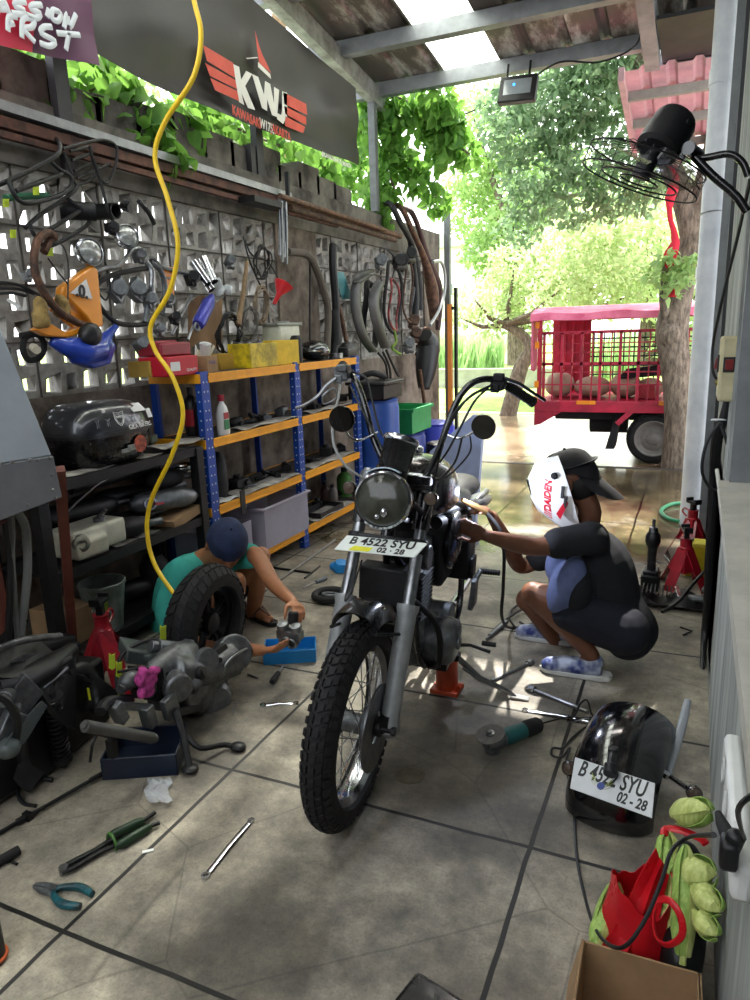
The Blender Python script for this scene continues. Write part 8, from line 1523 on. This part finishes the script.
# pliers
def pliers(label, P, ang, L, hm, jm, op=.1, long_=False):
    t = thing('pliers', label, 'pliers', P, ang); 
    for s in (-1, 1):
        m = MB(); m.tube(cr([(0, 0, .012), (L * .12, s * L * .10, .013), (L * .35, s * L * (.15 + op), .013), (L * .62, s * L * (.10 + op), .013)], 5), crf([.008, .010, .0125, .010], 5), 10); build('handle', m, hm, t, local=True)
        m = MB(); m.tube([(-L * .36, s * .003, .01), (-L * .2, s * .010, .01), (0, s * .009, .011), (L * .1, -s * .0 + s * L * .08, .012)], [.003 if long_ else .006, .010, .012, .007], 10, flat=.8); build('jaw', m, jm, t, local=True)
    m = MB(); m.cyl((0, 0, .0), (0, 0, .024), .010, n=16); build('pivot', m, steel, t, local=True); return t
A, B = U(36, 888, z=0), U(84, 903, z=0); pliers('teal and black handled combination pliers lying open on the near floor', (A * .62 + B * .38), math.degrees(atan2((B - A).y, (B - A).x)), .2, mat('teal_grip', '17606a', .4, 0, .3, 30, h2='10181c'), alu, .02)
A, B = U(60, 876, z=0), U(160, 820, z=0); d_ = (B - A); ang = math.degrees(atan2(d_.y, d_.x)); pg_ = thing('locking_pliers', 'long dark bolt cutter style pliers with dark green grips on the near floor', 'pliers', A, ang)
L = d_.length
for s in (-1, 1):
    m = MB(); m.tube(cr([(L * .02, s * .006, .012), (L * .1, s * .014, .014), (L * .35, s * .010, .014), (L * .6, s * .022, .014)], 4), .010, 10, flat=.7); build('jaw_arm', m, blackm, pg_, local=True)
    m = MB(); m.tube([(L * .5, s * .024, .015), (L * .56, s * .03, .015), (L * .8, s * .026, .015), (L * .86, s * .022, .015)], [.012, .017, .016, .012], 12); build('grip', m, mat('dark_green_grip', '1f3a22', .4, 0, .3, 20), pg_, local=True)
    m = MB(); m.tube([(L * .84, s * .02, .015), (L * (1.0 if s > 0 else .95), s * .03, .015)], .007, 8); build('handle_end', m, blackm, pg_, local=True)
m = MB(); m.ring((L * .5, 0, .016), (1, 0, 0), .03, .005, 24, 8); build('green_collar', m, mat('green_collar', '4c7a34', .4), pg_, local=True); m = MB(); m.cyl((L * .04, 0, 0), (L * .04, 0, .026), .014); build('pivot', m, steel, pg_, local=True)
# rods lower left
A, B = z6(-10, 838, .01), z6(112, 768, .02); obj1('fork_rod', 'long thin black rod with clamp lying in the lower left corner', 'rod', blackm, lambda m: (m.cyl(A, B, .007, n=10), m.cyl(A * .8 + B * .2, A * .74 + B * .26, .013, n=10), m.cyl(A * .2 + B * .8, A * .1 + B * .9, .010), m.box(A * .72 + B * .28, (.03, .02, .03)), m.cyl(B, B + (B - A).normalized() * .06, .004, n=8)))
obj1('black_lever', 'black rubber-covered lever at the left edge of the near floor', 'lever', rubber, lambda m: m.tube([z6(-15, 868, .02), z6(5, 858, .02), z6(19, 850, .02)], .016, 12)); obj1('black_lever', 'thin black clip just below the rubber-covered lever', 'clip', blackm, lambda m: m.tube([z6(-5, 868, .006), z6(8, 860, .006), z6(17, 864, .006)], .005, 8))
c9 = U(-8, 960, z=0); multi('spray_tin', 'black tin with orange base rim cut off by the left edge', 'tin', c9, [('can', plast, lambda m: m.lathe([(.035, 0), (.035, .16), (.03, .165), (0, .165)], c9)), ('base_rim', mat('orange_plastic', 'd0602c', .4), lambda m: m.ring(c9 + V3(0, 0, .012), (0, 0, 1), .037, .005))])
obj1('plastic_wrapper', 'crumpled clear plastic wrapper on the floor below the drain pan', 'wrapper', mat('clear_wrap', 'd8dce0', .12, 0, .1, 30, alpha=.5), lambda m: m.shell([[U(146 + 6 * a + 3 * sin(b * 2), 778 + 6 * b + 3 * sin(a * 3), z=.012 + .012 * ((a * b + a) % 2)) for a in range(5)] for b in range(5)], .001), smooth=0)
obj1('paper_scrap', 'tiny white paper scrap on the floor joint near the green-handled pliers', 'scrap', white, lambda m: m.box(U(148, 851, z=.003), (.035, .012, .003), rot('Z', 40))); obj1('wire_piece', 'small bent wire on the floor right of the scooter engine', 'wire', steel, lambda m: m.tube(cr([U(232, 700, z=.004), U(236, 702, z=.004), U(234, 708, z=.004), U(233, 714, z=.004)], 4), .003, 6))
obj1('black_pouch', 'black glossy object cut off by the bottom edge of the picture', 'case', black, lambda m: m.box(U(432, 1012, z=.03), (.16, .11, .06), rot('Z', -14)), bevel=.015)
# ---- corn, bag, box
cg = mat('corn_husk', 'a9c46a', .55, 0, .35, 3, h2='7ea148', aniso=(30, 30, 3)); cy2 = mat('pale_husk', 'cdd68a', .55, 0, .3, 3, h2='a3b35a', aniso=(30, 30, 3))
bc = V3(-.03, 1.66, 0)
def corn(label, A, B, r, mt):
    A, B = Vector(A), Vector(B); x_, y_, d = frame(B - A); L = (B - A).length; t = thing('corn_cob', label, 'corn', A * 1)
    m = MB(); m.tube([A + d * L * k / 10 + x_ * .004 * sin(k) for k in range(11)], [r * q_ for q_ in (.45, .8, .97, 1.02, 1, .95, .85, .7, .5, .28, .08)], 14); build('husk', m, mt, t)
    for j in range(3):
        a = 2.1 * j + .4; o_ = x_ * cos(a) + y_ * sin(a); s_ = d.cross(o_)
        m = MB(); m.shell([[A + d * L * (k / 8) + (o_ * cos(b * .6) + s_ * sin(b * .6)) * r * (.6 + 1.75 * (k / 8) * (1 - k / 8) + .0) * (1.05 if k < 8 else .4) for b in (-1, -.3, .3, 1)] for k in range(9)], .002); build('leaf', m, [cg, cy2][j % 2], t)
    m = MB(); m.cyl(A - d * .02, A + d * .01, r * .3, n=10); build('stalk', m, cy2, t); return t
yy = lambda u, v, y_: U(u, v, y=y_)
corn('tall green corn cob standing at the back of the red bag', yy(668, 905, 1.66), yy(668, 831, 1.78), .032, cg); corn('long upright green corn cob in the middle of the red bag', yy(683, 955, 1.50), yy(686, 845, 1.62), .026, cg); corn('corn cob tucked between the two tall upright ones', yy(670, 930, 1.56), yy(675, 865, 1.66), .022, cy2)
corn('corn cob leaning out at the left side of the red bag', yy(596, 945, 1.52), yy(618, 882, 1.66), .026, cg)
corn('uppermost of the four corn cobs lying against the right wall', (.03, 1.80, .33), (.10, 1.72, .42), .035, cy2)
corn('second corn cob from the top against the right wall', yy(702, 876, 1.60) + V3(-.04, .0, 0), yy(716, 868, 1.60) + V3(-.0, -.02, 0), .036, cy2); corn('third corn cob from the top against the right wall', yy(697, 888, 1.56) , yy(720, 912, 1.50), .028, cy2); corn('lowest corn cob lying against the right wall', yy(698, 916, 1.52), yy(716, 936, 1.46), .024, cy2)
bagm = mat('red_bag_plastic', 'e0202c', .25, 0, .2, 7, trans=.25); rows = []
bcx, bcy = -.04, 1.60
for i in range(13):
    h = i / 12; z = .005 + .25 * h; rows.append([V3(bcx + (.10 + .014 * sin(h * 5)) * (1 - .2 * h) * cos(t) * (1 + .035 * sin(7 * t + 5 * h)), bcy + .10 * (1 - .2 * h) * sin(t) * (1 + .05 * sin(5 * t - 6 * h)), z + .03 * h * h * sin(2 * t + .5) + .006 * sin(9 * t) * h) for t in np.linspace(0, 2 * pi, 41)])
bg_ = thing('plastic_bag', 'crumpled red plastic carrier bag holding corn cobs beside the right wall', 'bag', (bcx, bcy, 0))
m = MB(); m.shell(rows, .0015); build('bag', m, bagm, bg_, smooth=70)
m = MB(); m.shell([[yy(602 + 54 * a / 6 + (11 - a * 1.3) * b, 945 - 96 * a / 6 + 7 * b + 3 * sin(b * 3 + a), 1.50 + .02 * a + .012 * sin(b * 2.5)) for b in range(5)] for a in range(7)], .002)
build('handle_loop', m, bagm, bg_, smooth=70)
m = MB(); P_ = [yy(664, 835, 1.76), yy(666, 829, 1.78), yy(680, 830, 1.78), yy(700, 838, 1.76), yy(706, 844, 1.74)]; m.tube(cr(P_, 4), .010, 8, flat=.4); build('handle', m, bagm, bg_)
m = MB(); P_ = [yy(655, 905, 1.5), yy(668, 900, 1.48), yy(680, 915, 1.46), yy(682, 935, 1.45), yy(668, 945, 1.45), yy(655, 935, 1.47)]; m.tube(cr(P_, 4, True), .008, 8, flat=.5, closed=True); build('handle', m, bagm, bg_)
obj1('dark_bag', 'black plastic bag under the pale corn cobs against the right wall', 'bag', plast, lambda m: (m.sph((.055, 1.62, .12), (.06, .15, .10)), m.sph((.06, 1.74, .18), (.05, .08, .11))), remesh=.012, sm=2)
# open cardboard box
CB = [U(583, 940, z=.22), U(700, 973, z=.22)]; ang_ = math.degrees(atan2((CB[1] - CB[0]).y, (CB[1] - CB[0]).x)); wdt = (CB[1] - CB[0]).length; R8 = rot('Z', ang_); c8 = (CB[0] + CB[1]) / 2 - R8 @ V3(0, .17, 0); c8.z = 0
cb_ = thing('cardboard_box', 'open brown cardboard box in the lower right corner', 'box', c8)
m = MB(); openbox(m, c8, (wdt, .34, .22), .005, rz=ang_); build('box_walls', m, cardb, cb_)
m = MB(); m.box(c8 + R8 @ V3(-wdt / 2 - .012, 0, .17), (.005, .33, .12), R8 @ rot('Y', 12)); build('flap', m, cardb, cb_)
m = MB(); m.box(c8 + R8 @ V3(wdt / 2 + .0, 0, .17), (.006, .34, .1), R8); build('flap', m, cardb, cb_)
# white power strip and plug on the right wall
c = U(738, 830, x=XR - .025); ps_ = thing('power_strip', 'white extension socket strip fixed to the right wall close to the camera', 'power strip', c)
SB0, SB1 = V3(XR - .018, 1.53, .725), V3(XR - .018, 1.10, .705)
m = MB(); m.box(((SB0 + SB1) / 2), (.036, .42, .07)); build('strip_body', m, white, ps_, bevel=.012)
for k in range(3):
    q_ = SB0 + (SB1 - SB0) * (.25 + .25 * k) + V3(-.019, 0, 0); m = MB(); m.lathe([(.026, 0), (.026, .004), (.021, .004), (.021, -.001), (0, -.001)], q_, (-1, 0, 0), 28); so = build('socket', m, mat('white_socket', 'c8cac8', .4), ps_)
    for s in (-1, 1): m = MB(); m.cyl(q_ + V3(0, s * .009, 0), q_ + V3(-.001, s * .009, 0), .003, n=10); build('pin_hole', m, ink, so)
q_ = U(729, 852, x=XR - .042)
pl_ = thing('power_plug', 'black right-angled power plug pushed into the white extension strip', 'plug', q_)
m = MB(); m.box(q_, (.028, .04, .05)); m.cyl(q_, q_ + V3(.01, 0, .04), .014); build('plug_body', m, plast, pl_, bevel=.008)
m = MB(); m.tube([q_ + V3(-.0, .02, .012), q_ + V3(-.01, .05, .014), q_ + V3(-.015, .075, .014)], [.013, .010, .006], 12); build('strain_relief', m, rubber, pl_)
obj1('power_cable', 'thin black cord rising from the white strip to the right edge', 'cable', cable, lambda m: m.tube(cr([q_ + V3(.02, .0, .03), U(738, 812, x=XR - .07), U(752, 795, x=XR - .06)], 5), .003, 6))
